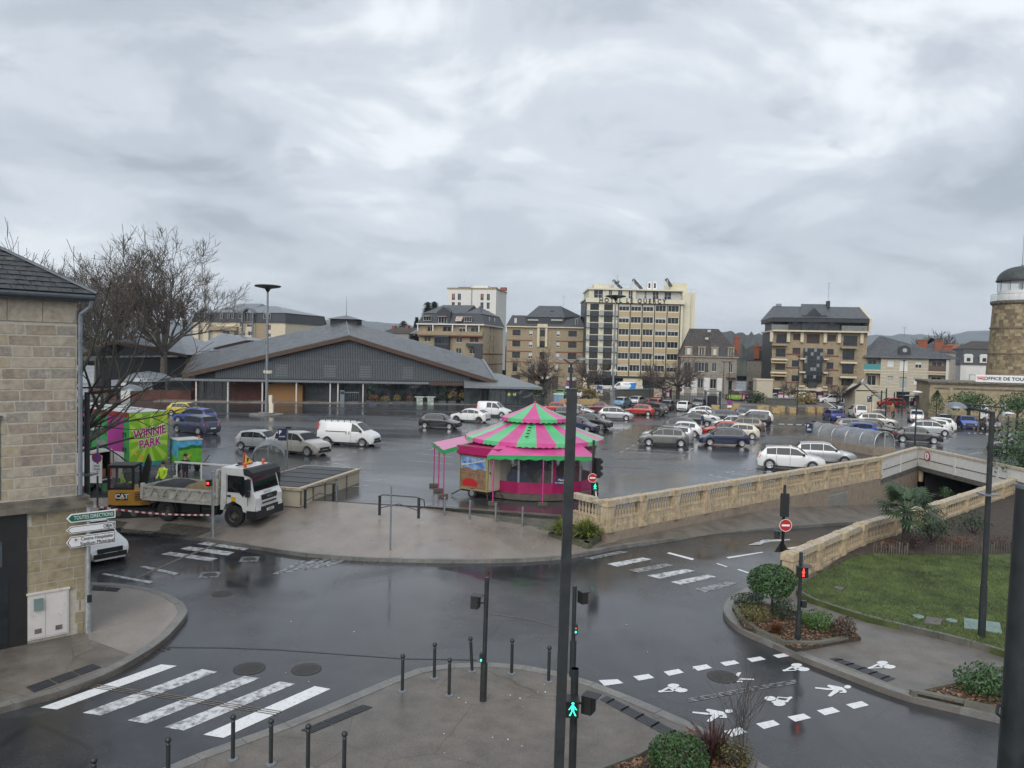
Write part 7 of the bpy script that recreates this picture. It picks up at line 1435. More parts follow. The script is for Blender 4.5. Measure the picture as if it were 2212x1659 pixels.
for wx,sg in((fx,-1),(fx,1),(rx,-1),(rx,1)):
 rr=.48;mb=MB().lathe([(.27,-.13),(rr-.02,-.14),(rr,-.1),(rr,.1),(rr-.02,.14),(.27,.13)],24,cap=False);mb.v=[(x,z,y)for x,y,z in mb.v];wh=mb.obj('wheel','rubber',TK,True,loc=(wx,sg*(hw-.15),rr))
 mb=MB().lathe([(.001,.1 if wx>0 else-.02),(.13,.1 if wx>0 else-.02),(.14,.03),(.24,.0),(.29,.1)],16,cap=False)
 for k in range(8):a=2*math.pi*k/8;mb.tube((.19*math.cos(a),.19*math.sin(a),.0),(.19*math.cos(a),.19*math.sin(a),.07),.02,None,5)
 mb.v=[(x,sg*z,y)for x,y,z in mb.v];mb.obj('rim','steel_worn',wh)
 if wx<0:mb=MB().lathe([(.27,-.13),(rr,-.12),(rr,.12),(.27,.13)],24,cap=False);mb.v=[(x,z,y)for x,y,z in mb.v];mb.obj('inner_tyre','rubber',wh,loc=(0,-sg*.32,0))
# bed with ribs
bx0,bx1=rx-1.25,fx-.78;zb0,zb1=1.02,1.62
MB().box(bx0,bx1,-1.16,1.16,.95,1.05).box(bx0,bx1,-1.19,-1.16,.93,1.06).obj('bed_floor','bed_white',TK)
for sg in(-1,1):
 sd_=MB().box(bx0+.03,bx1-.12,sg*1.17,sg*1.12,1.07,zb1).box(bx0+.03,bx1-.12,sg*1.21,sg*1.11,zb1-.1,zb1).box(bx0+.03,bx1-.12,sg*1.2,sg*1.12,1.07,1.13).obj('side_board','bed_white',TK)
 for k in range(6):
  x_=bx0+.4+k*(bx1-bx0-.6)/5.2;MB().extr([(x_,sg*1.172,1.13),(x_+.09,sg*1.172,1.13),(x_+.28,sg*1.172,1.52),(x_+.19,sg*1.172,1.52)],(0,sg*.04,0)).obj('rib','bed_white',sd_)
 MB().box(bx0-.04,bx0+.1,sg*1.24,sg*1.06,1.0,1.72).obj('corner_post','bed_white',TK)
MB().box(bx0-.02,bx0+.04,-1.06,1.06,1.05,zb1).obj('tailboard','bed_white',TK)
MB().box(bx1-.1,bx1,-1.15,1.15,1.05,1.75).box(bx1-.1,bx1,-1.18,-1.08,1.05,2.55).box(bx1-.1,bx1,1.08,1.18,1.05,2.55).box(bx1-.1,bx1,-1.15,1.15,2.48,2.58).obj('headboard','bed_white',TK)
mb=MB()
for k in range(12):mb.box(bx1-.05,bx1-.04,-1.08+k*.18,-1.07+k*.18,1.75,2.48)
for k in range(6):mb.box(bx1-.05,bx1-.04,-1.08,1.08,1.8+k*.12,1.81+k*.12)
mb.obj('mesh_guard','dark_steel',TK)
MB().box(bx0+.06,bx0+.12,1.16,1.2,1.62,2.4).box(bx0,bx1,1.12,1.17,2.38,2.46).box(bx0+1.5,bx0+1.56,1.12,1.17,1.62,2.42).obj('cover_rail','truck_white',TK)
def heap(x0,x1,h,m,nm,seed,lb):
 rr_=random.Random(seed);mb=MB();nx_,ny_=26,16
 for j in range(ny_+1):
  for i in range(nx_+1):
   u,v=i/nx_,j/ny_;e=min(1,min(u,1-u)*5)*min(1,min(v,1-v)*5);mb.v.append((x0+(x1-x0)*u,-1.09+2.18*v,1.25+(h+rr_.uniform(-.03,.03))*(e**.6)*(.75+.25*math.sin(u*3.1))+rr_.uniform(0,.03)))
 mb.f=[(j*(nx_+1)+i,j*(nx_+1)+i+1,(j+1)*(nx_+1)+i+1,(j+1)*(nx_+1)+i)for j in range(ny_)for i in range(nx_)];mb.m=[0]*len(mb.f)
 o=mb.obj(nm,m,None,True,loc=TK.location,rz=hT,kind='stuff',label=lb,cat='gravel')
heap(bx0+.06,bx0+1.9,.45,'gravel_dark','dark_gravel',1,'heap of dark gravel in the rear of the tipper bed');heap(bx0+1.7,bx1-.14,.5,'gravel_tan','tan_gravel',2,'heap of tan gravel in the front of the tipper bed')
# ------------------------------------------------------------------ mini excavator
ge=G(A2(1000,1050),-.25);EX=thing('mini_excavator','yellow mini excavator with black cab frame beside the truck','excavator',(ge.x-.1,ge.y+.9,apron_z(ge.x,ge.y)+.02),R(8))
for y_ in(-.72,.72):
 prof_=[(-1.15+.22*math.cos(a),.24+.24*math.sin(a))for a in[R(x)for x in range(90,271,30)]]+[(1.15+.22*math.cos(a),.24+.24*math.sin(a))for a in[R(x)for x in range(-90,91,30)]]
 tk_=MB().extr([(x,y_-.17,z)for x,z in prof_],(0,.34,0)).obj('track','rubber',EX);mb=MB()
 for k in range(22):
  x_=-1.15+k*.11;mb.box(x_,x_+.05,y_-.18,y_+.18,.478,.50).box(x_,x_+.05,y_-.18,y_+.18,-.012,.005)
 mb.obj('tread_lugs','rubber',tk_)
 for x_ in(-1.1,-.4,.3,1.1):MB().tube((x_,y_-.19,.24),(x_,y_+.19,.24),.15,None,12).obj('roller','steel_worn',tk_)
MB().box(-.7,.7,-.55,.55,.2,.5).tube((0,0,.5),(0,0,.62),.5,None,18).obj('undercarriage','dark_steel',EX)
bp=[(-.95,-.62),(-.5,-.86),(.55,-.86),(.95,-.7),(1.0,.6),(.6,.85),(-.6,.85),(-.95,.6)]
MB().prism(bp,.64,1.32).obj('body','digger_yellow',EX);MB().prism([(x*1.01,y*1.01)for x,y in bp],.62,.72).obj('counterweight','digger_yellow',EX)
lg=MB().box(-.5,.02,-.872,-.862,.86,1.2).obj('logo_plate','print_black',EX);text(lg,'CAT',.3,(-.24,-.876,1.04),'print_white',bold=.012);MB().extr([(-.34,-.878,.9),(-.14,-.878,.9),(-.24,-.878,1.02)],(0,-.003,0)).obj('logo_triangle','sign_yellow',lg)
MB().box(.28,.75,-.87,-.858,.78,1.28).obj('louvre_panel','digger_yellow',EX)
for k in range(5):MB().box(.34,.68,-.885,-.871,.86+k*.085,.89+k*.085).obj('louvre','print_black',EX)
MB().box(.8,1.0,-.72,-.66,.75,1.3).obj('side_panel','print_black',EX)
mb=MB()
for x_,y_ in((-.92,-.6),(.18,-.62),(-.92,.45),(.18,.45)):mb.box(x_-.05,x_+.05,y_-.05,y_+.05,1.32,2.42)
mb.box(-.97,.24,-.67,.5,2.36,2.5).box(-.97,.23,-.66,-.58,1.3,1.42);mb.obj('cab_frame','trim_black',EX)
mb=MB().box(-.87,.13,-.612,-.602,1.42,2.36).box(-.93,-.92,-.55,.4,1.42,2.36).box(.18,.19,-.55,.4,1.42,2.36);mb.obj('cab_glass','cab_glass' if mat('cab_glass',(.25,.28,.28),.06,var=0,alpha=.13,spec=.5)else '',EX)
MB().box(-.75,-.15,-.45,.15,1.32,1.55).box(-.3,-.15,-.45,.15,1.55,2.1).obj('seat','trim_black',EX)
MB().extr([(.2,.1,1.1),(.55,.1,1.3),(.75,.1,2.55),(.62,.1,2.95),(.5,.1,2.6),(.2,.1,1.5)],(0,.22,0)).tube((.45,.2,1.3),(.62,.2,2.4),.06).obj('boom','trim_black',EX);MB().tube((.8,.5,1.32),(.8,.5,1.75),.04).obj('exhaust','dark_steel',EX)
# ------------------------------------------------------------------ show trailers
mat('panel_lime',(.24,.52,.02),.4,var=.06);mat('panel_ray',(.50,.70,.08),.4,var=.06);mat('panel_green',(.03,.22,.05),.45,var=.08,scale=2);mat('panel_magenta',(.30,.02,.20),.45,var=.08,scale=2);mat('trailer_red',(.22,.015,.02),.45,var=.1);mat('trailer_roof',(.45,.46,.46),.6,var=.15,scale=2);mat('trailer_teal',(.05,.32,.38),.45,var=.05);mat('star_gold',(.75,.42,.05),.5,var=.2,scale=8);mat('letter_magenta',(.42,.01,.14),.4,var=.03);mat('print_grass',(.13,.42,.03),.45,var=.2,scale=3);mat('print_trees',(.02,.15,.03),.5,var=.4,scale=6);mat('print_blue',(.02,.30,.55),.45,var=.15,scale=2,col2=(.15,.5,.7))
gt=G(A2(1180,735));aT=R(56);BT=thing('box_trailer','green and magenta show trailer with a lime sunburst end lettered in two lines','trailer',(gt.x,gt.y,0),aT);w2=1.2;Lb=9.0;z0,z1=.72,3.72
MB().box(-w2,w2,.06,Lb,z0,z1).obj('body','panel_green',BT);MB().box(-w2-.02,w2+.02,0,Lb,z1,z1+.05).obj('roof','trailer_roof',BT);MB().box(-w2-.03,-w2-.002,.1,Lb,z1-.28,z1+.02).obj('roof_edge','trailer_red',BT)
for k,y_ in enumerate((.7,4.6,7.6)):MB().box(-w2-.02,-w2-.003,y_,y_+1.75,z0,z1-.3).obj('side_panel','panel_magenta',BT)
for y_ in(.4,2.6,4.35,6.5):
 for z_ in(1.6,2.5):MB().box(-w2-.05,-w2-.021,y_,y_+.35,z_,z_+.05).box(-w2-.05,-w2-.021,y_+.02,y_+.05,z_-.25,z_).box(-w2-.05,-w2-.021,y_+.28,y_+.31,z_-.25,z_).obj('bracket','dark_steel',BT)
ep=MB().box(-w2,w2,.0,.055,z0,z1).obj('end_panel','panel_lime',BT)
for k in range(11):
 a0,a1=R(8+k*33),R(8+k*33+14);cz_=2.1
 def hit(a):c,s_=math.cos(a),math.sin(a);t=min((w2-.03)/max(abs(c),1e-6),((z1-.04-cz_)if s_>0 else(cz_-z0-.04))/max(abs(s_),1e-6));return(c*t,-.004,cz_+s_*t)
 MB().poly([(0,-.004,cz_),hit(a0),hit(a1)]).obj('sun_ray','panel_ray',ep)
for(tx,zt__,s_)in(('WINNIE',2.52,.70),('PARK',1.86,.70)):
 for m_,dy,bd in(('print_white',-.012,.05),('letter_magenta',-.02,.018)):
  me=text_mesh(tx,s_,.004,bd,.82,.12);me.materials.clear();me.materials.append(MATS[m_]);link(me,'lettering',ep,(.02,dy,zt__),rot=(R(90),R(-7),0))
def star(x,z,r,par):MB().extr([((r if k%2==0 else r*.5)*math.sin(math.pi*k/5)+x,-.008,(r if k%2==0 else r*.5)*math.cos(math.pi*k/5)+z)for k in range(10)],(0,-.01,0)).obj('printed_star','star_gold',par)
for x,z,r in((.85,3.5,.18),(.62,3.35,.1),(-.85,1.3,.14),(-.5,1.05,.2)):star(x,z,r,ep)
MB().box(-w2,w2,-.05,.3,.5,z0-.02).obj('rear_skirt','trailer_teal',BT)
for sg in(-1,1):MB().box(sg*.95-.14,sg*.95+.14,-.07,-.051,.56,.68).obj('tail_light','lamp_red',BT)
for y_ in(5.2,6.3):
 for sg in(-1,1):wh=MB().tube((sg*.85,y_,.42),(sg*1.1,y_,.42),.42,None,16).obj('wheel','rubber',BT);MB().tube((sg*1.1,y_,.42),(sg*1.12,y_,.42),.22,None,12).obj('rim','galvanised',wh)
MB().box(-.5,.5,.2,Lb,.45,z0-.02).obj('chassis','dark_steel',BT)
mb=MB()
for k in range(3):mb.box(w2+.1,w2+.9,.3+k*.35,.6+k*.35,.2+k*.22,.24+k*.22).tube((w2+.9,.3+k*.35,0),(w2+.9,.3+k*.35,1.3),.02,None,4)
mb.tube((w2+.9,.3,1.3),(w2+.9,1.05,1.3),.02,None,4);mb.obj('access_steps','galvanised',BT)
gs_=G(A2(1505,720));ST=thing('small_trailer','small blue box trailer with painted meadow panels and an orange beacon','trailer',(gs_.x,gs_.y,0),R(42));w3=.73;z0,z1=.5,1.95
MB().box(-w3,w3,.03,1.5,z0,z1).obj('body','print_blue',ST);MB().box(-w3-.03,w3+.03,-.02,1.53,z1,z1+.06).obj('roof','trailer_roof',ST)
pp=MB().box(-w3+.02,w3-.02,0,.028,z0+.02,z1-.02).obj('end_panel','print_blue',ST)
MB().extr([(-w3+.02,-.004,z0+.03),(w3-.02,-.004,z0+.03),(w3-.02,-.004,z0+.95),(.2,-.004,z0+1.0),(-w3+.02,-.004,z0+.85)],(0,-.004,0)).obj('printed_meadow','print_grass',pp);MB().extr([(-w3+.02,-.010,z0+.84),(.2,-.010,z0+.97),(w3-.02,-.010,z0+.93),(w3-.02,-.010,z0+1.16),(.4,-.010,z0+1.1),(.1,-.010,z0+1.2),(-.3,-.010,z0+1.04),(-w3+.02,-.010,z0+1.05)],(0,-.003,0)).obj('printed_trees','print_trees',pp)
MB().extr([(-w3-.004,.1,z0+.03),(-w3-.004,1.4,z0+.03),(-w3-.004,1.4,z0+.5),(-w3-.004,.1,z0+.45)],(-.004,0,0)).obj('side_print','print_grass',ST)
for x,z in((.0,.55+z0),(-.1,z0+.45)):MB().ball((x,-.012,z),.10,8).obj('printed_flower','star_gold',pp,scale=(1,.1,1))
MB().tube((.62,.2,z1+.06),(.62,.2,z1+.12),.06).lathe([(.06,.12),(.06,.22),(.03,.25)],10,(.62,.2,z1)).obj('beacon','beacon',ST)
for sg in(-1,1):wh=MB().tube((sg*.5,.5,.28),(sg*.7,.5,.28),.28,None,14).obj('wheel','rubber',ST);MB().tube((sg*.7,.5,.28),(sg*.715,.5,.28),.15,None,10).obj('rim','galvanised',wh)
MB().tube((0,0,.4),(.9,-.8,.45),.035).tube((w3,.0,.4),(w3+.35,-.3,1.0),.025).obj('drawbar','dark_steel',ST)
# ------------------------------------------------------------------ stair housing with arched canopy (left) and glazed tunnel (right)
mat('poly_sheet',(.33,.34,.335),.25,var=.2,scale=1,alpha=.55,v2=(1.5,(.25,.24,.22),.55,.75));mat('bitumen',(.035,.036,.037),.5,var=.2,scale=2)
f0,f1=G(P(648,1091)),G(P(776,1043));lft=G(P(590,1085));SH=thing('stair_housing','low concrete stair housing with flat black cover behind the truck cab','stair housing',f0,math.atan2(f1.y-f0.y,f1.x-f0.x));Ls=math.dist(f0[:2],f1[:2])
MB().box(0,Ls,0,.3,-.1,.72).box(0,.3,.3,3.4,-.1,.72).box(Ls-.3,Ls,.3,3.4,0,.72).obj('wall','cream_rib',SH);MB().box(-.08,Ls+.1,-.08,3.5,.72,.84).obj('coping','balu_cap',SH);MB().box(.2,Ls-.2,.2,3.3,.84,.87).obj('cover_panel','bitumen',SH)
for k in range(1,5):MB().box(k*Ls/5-.02,k*Ls/5+.02,.2,3.3,.87,.89).obj('cover_seam','dark_steel',SH)
for k in range(5):MB().box(-.02+k*1.3,.06+k*1.3,-.05,-.001,0,.7).obj('pilaster','ledge_stone',SH)
def arch(name,label,c,yaw,r,L,zsp,ribs,rib_m='grey_steel',back=True):
 t=thing(name,label,'canopy',c,yaw);A=[R(a)for a in range(0,181,12)]
 rng=[(r*math.cos(a),zsp+r*math.sin(a))for a in A];mb=MB();mb.strip([(x,0,z)for x,z in[(r,0)]+rng+[(-r,0)]],[(x,L,z)for x,z in[(r,0)]+rng+[(-r,0)]]);mb.obj('glazing','poly_sheet',t,True)
 for k in range(ribs):
  y_=L*k/(ribs-1);mb=MB();pts=[(r+.02,y_,0)]+[(x*1.02,y_,z+.02)for x,z in rng]+[(-r-.02,y_,0)];mb.path(pts,.034,6);mb.obj('rib',rib_m,t)
 MB().box(-r,r,L-.01,L,0,zsp).add([(x,L,z)for x,z in rng],[tuple(range(len(rng)))]).obj('end_pane','poly_sheet',t)if back else None
 for x_ in((0,)if zsp else(-.2,)):MB().tube((0,0,0),(0,0,zsp+r),.045,None,6).obj('mullion',rib_m,t)
 return t
ca_=G(P(579,1048));arch('arched_canopy','arched clear stair canopy with steel ribs behind the truck',Vector((ca_.x,ca_.y,0)),R(16),.88,2.0,1.4,5)
t0,t1=G(C3(2080,1090)),G(C3(1075,905));yw=math.atan2(t1.y-t0.y,t1.x-t0.x)-R(90);Lt=(t1-t0).length;TG=arch('tunnel_canopy','long arched translucent tunnel canopy behind the balustrade',Vector((t0.x+.6,t0.y+.5,.62)),yw,1.0,Lt,.35,6,'galvanised')
MB().box(-1.1,1.1,0,Lt,-.64,-.01).obj('base_wall','render_beige',TG)
# ------------------------------------------------------------------ entrance shelter of the car park
Yk=G(B3(1250,1440)).y;k0=G(B3(1250,1440));SK=thing('entrance_shelter','beige entrance shelter with a steep corrugated gable roof','shelter',k0)
lp=lambda p,Y=Yk:at(p,Y)-k0
mat('corrugated',(.30,.31,.32),.4,.5,.12,3)
w0,w1=lp(B3(1147,1300)),lp(B3(1358,1300));MB().box(w0.x,w1.x,0,3.2,0,lp(B3(1200,1195)).z).extr([(w0.x,0,lp(B3(1150,1205)).z),(w1.x,0,lp(B3(1350,1205)).z),(lp(B3(1215,1130)).x+.9,0,lp(B3(1215,1140)).z),(lp(B3(1215,1130)).x,0,lp(B3(1215,1140)).z)],(0,3.2,0)).obj('wall','cream_rib',SK)
MB().box(w0.x+2.2,w1.x-.4,-.04,-.002,.0,2.0).obj('door','cream',SK)
rl_,rr_,rt=lp(B3(975,1258)),lp(B3(1392,1292)),lp(B3(1212,1126));back=Vector((3.4,7,.2));r2=lp(B3(1280,1122))
MB().extr([rl_,rt,rt+Vector((0,0,.12)),rl_+Vector((0,0,.12))],back*.9).obj('roof','slate_dark',SK);ro=MB().extr([rt,rr_,rr_+Vector((0,0,.12)),rt+Vector((0,0,.12))],back).obj('roof','corrugated',SK)
for k in range(14):a=rt.lerp(rt+back,k/14);b_=rr_.lerp(rr_+back,k/14);MB().extr([a+Vector((0,0,.13)),b_+Vector((0,0,.13)),b_+Vector((0,0,.19)),a+Vector((0,0,.19))],back*.03).obj('corrugation','corrugated',ro)
MB().tube(rt+Vector((0,0,.15)),rt+back+Vector((0,0,.15)),.09,None,6).obj('ridge','frame_white',SK)
for p_,z_ in((B3(1022,1400),3.3),(B3(968,1390),2.9),(B3(1440,1475),4.2),(B3(1520,1440),3.4),(B3(1395,1440),3.6)):q=G(p_)-k0;MB().box(q.x-.07,q.x+.07,q.y-.07,q.y+.07,0,z_).obj('post','dark_steel',SK)
MB().box(lp(B3(1305,1200)).x,lp(B3(1450,1200)).x,-.15,-.05,lp(B3(1380,1212)).z-.08,lp(B3(1380,1212)).z).obj('beam','dark_steel',SK)
gl=G(B3(1310,1470))-k0;gr_=G(B3(1440,1475))-k0;MB().box(gl.x,gr_.x,gl.y,gl.y+.12,.1,1.0).obj('stair_wall','grey_steel',SK);MB().tube((gl.x,gl.y,1.25),(gr_.x,gr_.y,1.2),.05).tube((gl.x,gl.y,0),(gl.x,gl.y,1.25),.04).obj('handrail','frame_white',SK)
# barrier
gb=G(B3(770,1420));ge_=at(B3(955,1368),gb.y);gt_=at(B3(788,1255),gb.y);bar=thing('parking_barrier','raised white barrier arm at the car park entrance','barrier',(ge_.x,ge_.y,0))
MB().box(-.25,.3,-.2,.2,0,1.15).obj('cabinet','dark_steel',bar);MB().tube((.0,-.25,ge_.z),(gt_.x-ge_.x,-.25,gt_.z),.07,.05,8).obj('arm','print_white',bar)
# ------------------------------------------------------------------ street furniture
def lamp_arm(name,label,base,z,H_,yaw,arm=1.45,lean=0):
 t=thing(name,label,'street lamp',V3(base,z),yaw);t.rotation_euler=(0,R(lean),yaw)
 MB().tube((0,0,0),(0,0,1.6),.11,.10,10).tube((0,0,1.6),(0,0,H_),.085,.075,10).obj('pole','dark_steel',t)
 MB().path([(0,0,H_-.05),(-arm,0,H_+.12)],.045,8).path([(.35,0,H_+.12),(-arm,0,H_+.2)],.025,6).tube((.3,0,H_+.12),(.08,0,H_-.35),.02).obj('arm','dark_steel',t)
 MB().lathe([(.02,.0),(.31,.0),(.30,.04),(.23,.11),(.1,.17),(.02,.18)],18,(-arm-.25,0,H_+.08)).obj('lamp_head','grey_steel',t,True)
 MB().box(-.24,.24,-.2,.2,H_-2.55,H_-2.5).obj('bracket','grey_steel',t);return t
lamp_arm('arm_lamp','dark lamp post on the lawn with a long arm and domed head',G(P(2120,1375),ZL),ZL,6.9,0,.86)
lamp_arm('arm_lamp','dark lamp post at the stone building corner with a long arm to the right',G(A3(688,470),ZP),ZP,7.0,R(180),1.12)
b_=G(C1(1552,1480),-.5);tl_=thing('twin_lamp','slim twin-headed lamp behind the central mast by the planter','street lamp',b_);Ht=at(B1(1590,930),b_.y).z+.5
MB().tube((0,0,0),(0,0,1.2),.11,.1,10).tube((0,0,1.2),(0,0,Ht),.085,.06,10).obj('pole','dark_steel',tl_)
for sg in(-1,1):a=MB().path([(0,0,Ht-.05),(sg*.36,0,Ht+.16)],.035,6).obj('arm','dark_steel',tl_);MB().lathe([(.02,0),(.26,.0),(.25,.03),(.16,.09),(.02,.12)],16,(sg*.5,0,Ht+.14)).obj('lamp_head','grey_steel',a,True)
zpl=at(C1(1530,970),b_.y).z-b_.z
pl=MB().box(-.62,-.08,-.06,-.04,zpl-.15,zpl+.15).obj('street_plate','sign_navy',tl_);text(pl,'Place',.12,(-.33,-.068,zpl+.06),'print_white');text(pl,'du 14 JUILLET',.085,(-.35,-.068,zpl-.07),'print_white')
# masts with discs
def mast(label,base,Ht,kind,lights=True):
 t=thing('lamp_mast',label,'lamp mast',base)
 MB().tube((0,0,0),(0,0,Ht),.19,.1,10).obj('pole','grey_steel',t)
 MB().lathe([(.1,-.5),(.35,-.1),(1.5,.12),(1.55,.25),(1.2,.34),(.1,.42)],8 if kind else 24,(0,0,Ht)).obj('lamp_head','dark_steel',t)
 for a in(-50,50,130):MB().box(.15,.6,-.16,.16,Ht*.33,Ht*.33+.32).obj('floodlight','panel_cream',t,rz=R(a))
 MB().box(-.3,.3,-.06,.06,Ht*.80,Ht*.80+.1).box(-.28,-.18,-.2,-.06,Ht*.56,Ht*.56+.4).obj('bracket','grey_steel',t)
 return t
mb_=G(A4(772,1182));mast('tall grey lamp mast with a flat disc head on a small island',mb_,at(A4(788,75),mb_.y).z,1)
rt_=thing('mast_island','stepped round concrete base under the tall lamp mast','plinth',mb_);MB().lathe([(1.9,0),(1.9,.14)],24).obj('kerb','kerb_stone',rt_);MB().lathe([(.9,.14),(.9,.3)],16).obj('block','kerb_stone',rt_);MB().box(.35,.8,-.25,.2,.3,1.35).box(.3,.65,-.2,.2,1.35,2.3).obj('post_box','panel_cream',rt_)
m2=G(B2(520,1365));mast('tall lamp mast with a rounded saucer head in front of the hotel',m2,at(B2(565,300),m2.y).z,0)
# central thick mast close to the window
mp_=at(P(1237,842),12);MS=thing('camera_mast','thick dark square mast rising through the middle of the view','mast',(mp_.x-.08,12,ZP),0);MS.rotation_euler=(0,R(.5),0)
MB().box(-.075,.075,-.075,.075,0,mp_.z-ZP).obj('pole','dark_steel',MS);MB().box(-.085,.085,-.085,.085,mp_.z-ZP,mp_.z-ZP+.02).obj('cap','black_plastic',MS);MB().box(.076,.081,-.045,.045,.4,mp_.z-ZP-.1).obj('channel','black_plastic',MS)
# pedestrian and vehicle signals
mat('glow_green',(.02,.5,.3),.4,var=0,emit=((.05,1,.6),1.6));mat('glow_red',(.6,.03,.02),.4,var=0,emit=((1,.06,.03),1.6))
def figure(par,x,y,z,s,m,stand=False):
 mb=MB().box(x-.05*s,x+.05*s,y-.004,y,z-.02*s,z+.16*s)
 k=.03 if stand else .1
 for sg in(-1,1):mb.extr([(x+sg*.02*s,y-.004,z),(x+sg*(k+.03)*s,y-.004,z-.22*s),(x+sg*(k-.02)*s,y-.004,z-.22*s),(x-sg*.01*s,y-.004,z)],(0,.004,0));mb.extr([(x+sg*.05*s,y-.004,z+.15*s),(x+sg*(k+.06)*s,y-.004,z),(x+sg*(k+.02)*s,y-.004,z),(x+sg*.03*s,y-.004,z+.12*s)],(0,.004,0))
 mb.add([(x+.05*s*math.cos(a),y-.004,z+.24*s+.05*s*math.sin(a))for a in[i*.628 for i in range(10)]],[tuple(range(10))]);mb.obj('lit_figure',m,par)
def ped_head(par,x,y,z,lit,rz=0,horiz=False,w_=.24,h_=.3):
 b_=MB().box(-w_/2,w_/2,-.09,.09,-h_/2,h_/2).box(-w_/2-.01,w_/2+.01,-.19,.09,h_/2,h_/2+.015).obj('signal_box','black_plastic',par,loc=(x,y,z),rz=rz)
 MB().box(-w_/2+.02,w_/2-.02,-.1,-.091,-h_/2+.02,h_/2-.02).obj('lens','print_black',b_)
 if lit:figure(b_,w_*.16 if horiz else 0,-.104,-.01,h_*1.5,lit,lit=='glow_red')
 return b_
def post(name,label,base,H_,stub=.95,r=.055,rs_=.085,cat='traffic signal'):
 t=thing(name,label,cat,base);MB().tube((0,0,stub),(0,0,H_),r,None,10).obj('pole','dark_steel',t)
 if stub:MB().tube((0,0,0),(0,0,stub),rs_,None,10).obj('base_sleeve','dark_steel',t)
 return t
s1_=post('signal_post','dark signal post on the traffic island among the bollards',G(D2(808,1125),ZP),3.05);s1_.rotation_euler=(0,R(.6),0)
ped_head(s1_,-.26,-.02,2.45,None,R(75));MB().tube((0,0,2.42),(-.2,0,2.42),.02).obj('bracket','black_plastic',s1_);rp=MB().box(-.12,-.02,-.1,.04,1.0,1.2).obj('push_button','black_plastic',s1_);MB().box(-.1,-.06,-.106,-.1,1.02,1.07).obj('green_lens','glow_green',rp)
q=at(P(1242,1444),13);s2_=post('signal_post','signal post with a lit green walking figure beside the thick mast',V3(q,ZP),q.z-ZP,0,.065)
MB().tube((0,0,0),(0,0,q.z-ZP),.066,None,12).obj('pole','dark_steel',s2_);zz2=at(P(1238,1517),13).z-ZP;ped_head(s2_,-.09,-.16,zz2,'glow_green',0,True,.30,.31);ped_head(s2_,.24,-.08,zz2+.02,None,R(62),w_=.22);MB().tube((0,0,zz2),(.2,-.05,zz2),.02).obj('bracket','black_plastic',s2_)
q=at(D2(1535,215),20);s3_=post('signal_post','signal post partly hidden behind the thick mast, with a boxy head at its top',V3(q,ZP),q.z-ZP,.96);ped_head(s3_,.22,0,q.z-ZP-.3,None,R(120));o=MB().box(-.02,.1,-.1,0,1.15,1.42).obj('push_button','black_plastic',s3_);MB().box(.03,.07,-.106,-.1,1.2,1.25).obj('green_lens','glow_green',o);MB().box(.03,.07,-.106,-.1,1.3,1.35).obj('amber_lens','lamp_amber',o)
q=G(D1(612,1135),ZP);s4_=post('signal_post','signal post in the planting bed with a lit red standing figure',q,at(D1(638,492),q.y).z-ZP,1.0);zz4=at(D1(634,622),q.y).z-ZP;ped_head(s4_,.0,-.14,zz4,'glow_red',0,w_=.3,h_=.32);ped_head(s4_,.12,-.02,zz4,None,R(70));MB().box(.06,.2,-.08,.05,1.1,1.3).obj('push_button','black_plastic',s4_)
def road_sign(t,kind,x,z,r,y=-.1,rz=0):
 o=disc_mb(r,y-.02,y).obj('no_entry_disc' if kind=='entry' else 'disc',{'entry':'sign_red','park':'sign_red','white':'print_white'}[kind],t,loc=(x,0,z),rz=rz)
 if kind=='entry':MB().box(-r*.68,r*.68,y-.026,y-.021,-r*.16,r*.16).obj('bar','print_white',o);mb=MB();n=24;mb.add([((r+(.02 if k%2 else 0))*math.cos(math.pi*(k//2)/12),y-.0205,(r+(.02 if k%2 else 0))*math.sin(math.pi*(k//2)/12))for k in range(50)],[(2*k,2*k+2,2*k+3,2*k+1)for k in range(24)]);mb.obj('rim','print_white',o)
 if kind=='park':disc_mb(r*.74,y-.027,y-.021).obj('face','sign_blue',o);MB().box(-r*.72,r*.72,y-.033,y-.028,-r*.1,r*.1).obj('bar','sign_red',o,rot=(0,R(45),0))
 return o
def tri_sign(t,x,z,s,y,m='dark_steel',flip=False):k=-1 if flip else 1;return MB().extr([(x-s,y,z-k*s*.6),(x+s,y,z-k*s*.6),(x,y,z+k*s*1.1)],(0,.02,0)).obj('triangle_plate',m,t)
def signal3(t,x,y,z,rz):b_=MB().box(-.15,.15,-.1,.1,0,.95).obj('signal_head','black_plastic',t,loc=(x,y,z),rz=rz);[MB().tube((0,.1,.17+k*.3),(0,.26,.17+k*.3),.11,None,10).obj('visor','black_plastic',b_)for k in range(3)];return b_
q=G(C1(1790,1440),-.55);s5_=post('signal_post','signal post with no-entry disc at the balustrade corner by the carousel',q,4.3,0,.06);zq_=lambda y_:at(C1(1800,y_),q.y).z-q.z
MB().tube((0,0,0),(0,0,zq_(760)),.06,None,10).obj('pole','dark_steel',s5_);signal3(s5_,.2,0,zq_(935),R(-60));road_sign(s5_,'entry',-.02,zq_(935),.2,-.1);ped_head(s5_,.08,-.12,zq_(1015),'glow_green',R(12),w_=.3,h_=.34);MB().extr([(.12,-.08,zq_(1050)),(.17,-.08,zq_(1050)),(.22,-.08,zq_(1125)),(.16,-.08,zq_(1130))],(0,.02,0)).obj('white_plate','print_white',s5_)
q=Gs(D1(500,600),.15);s6_=post('signal_post','signal post with no-entry disc and back of a triangle at the ramp',q,3.4,0,.06);zq_=lambda y_:at(D1(510,y_),q.y).z-q.z
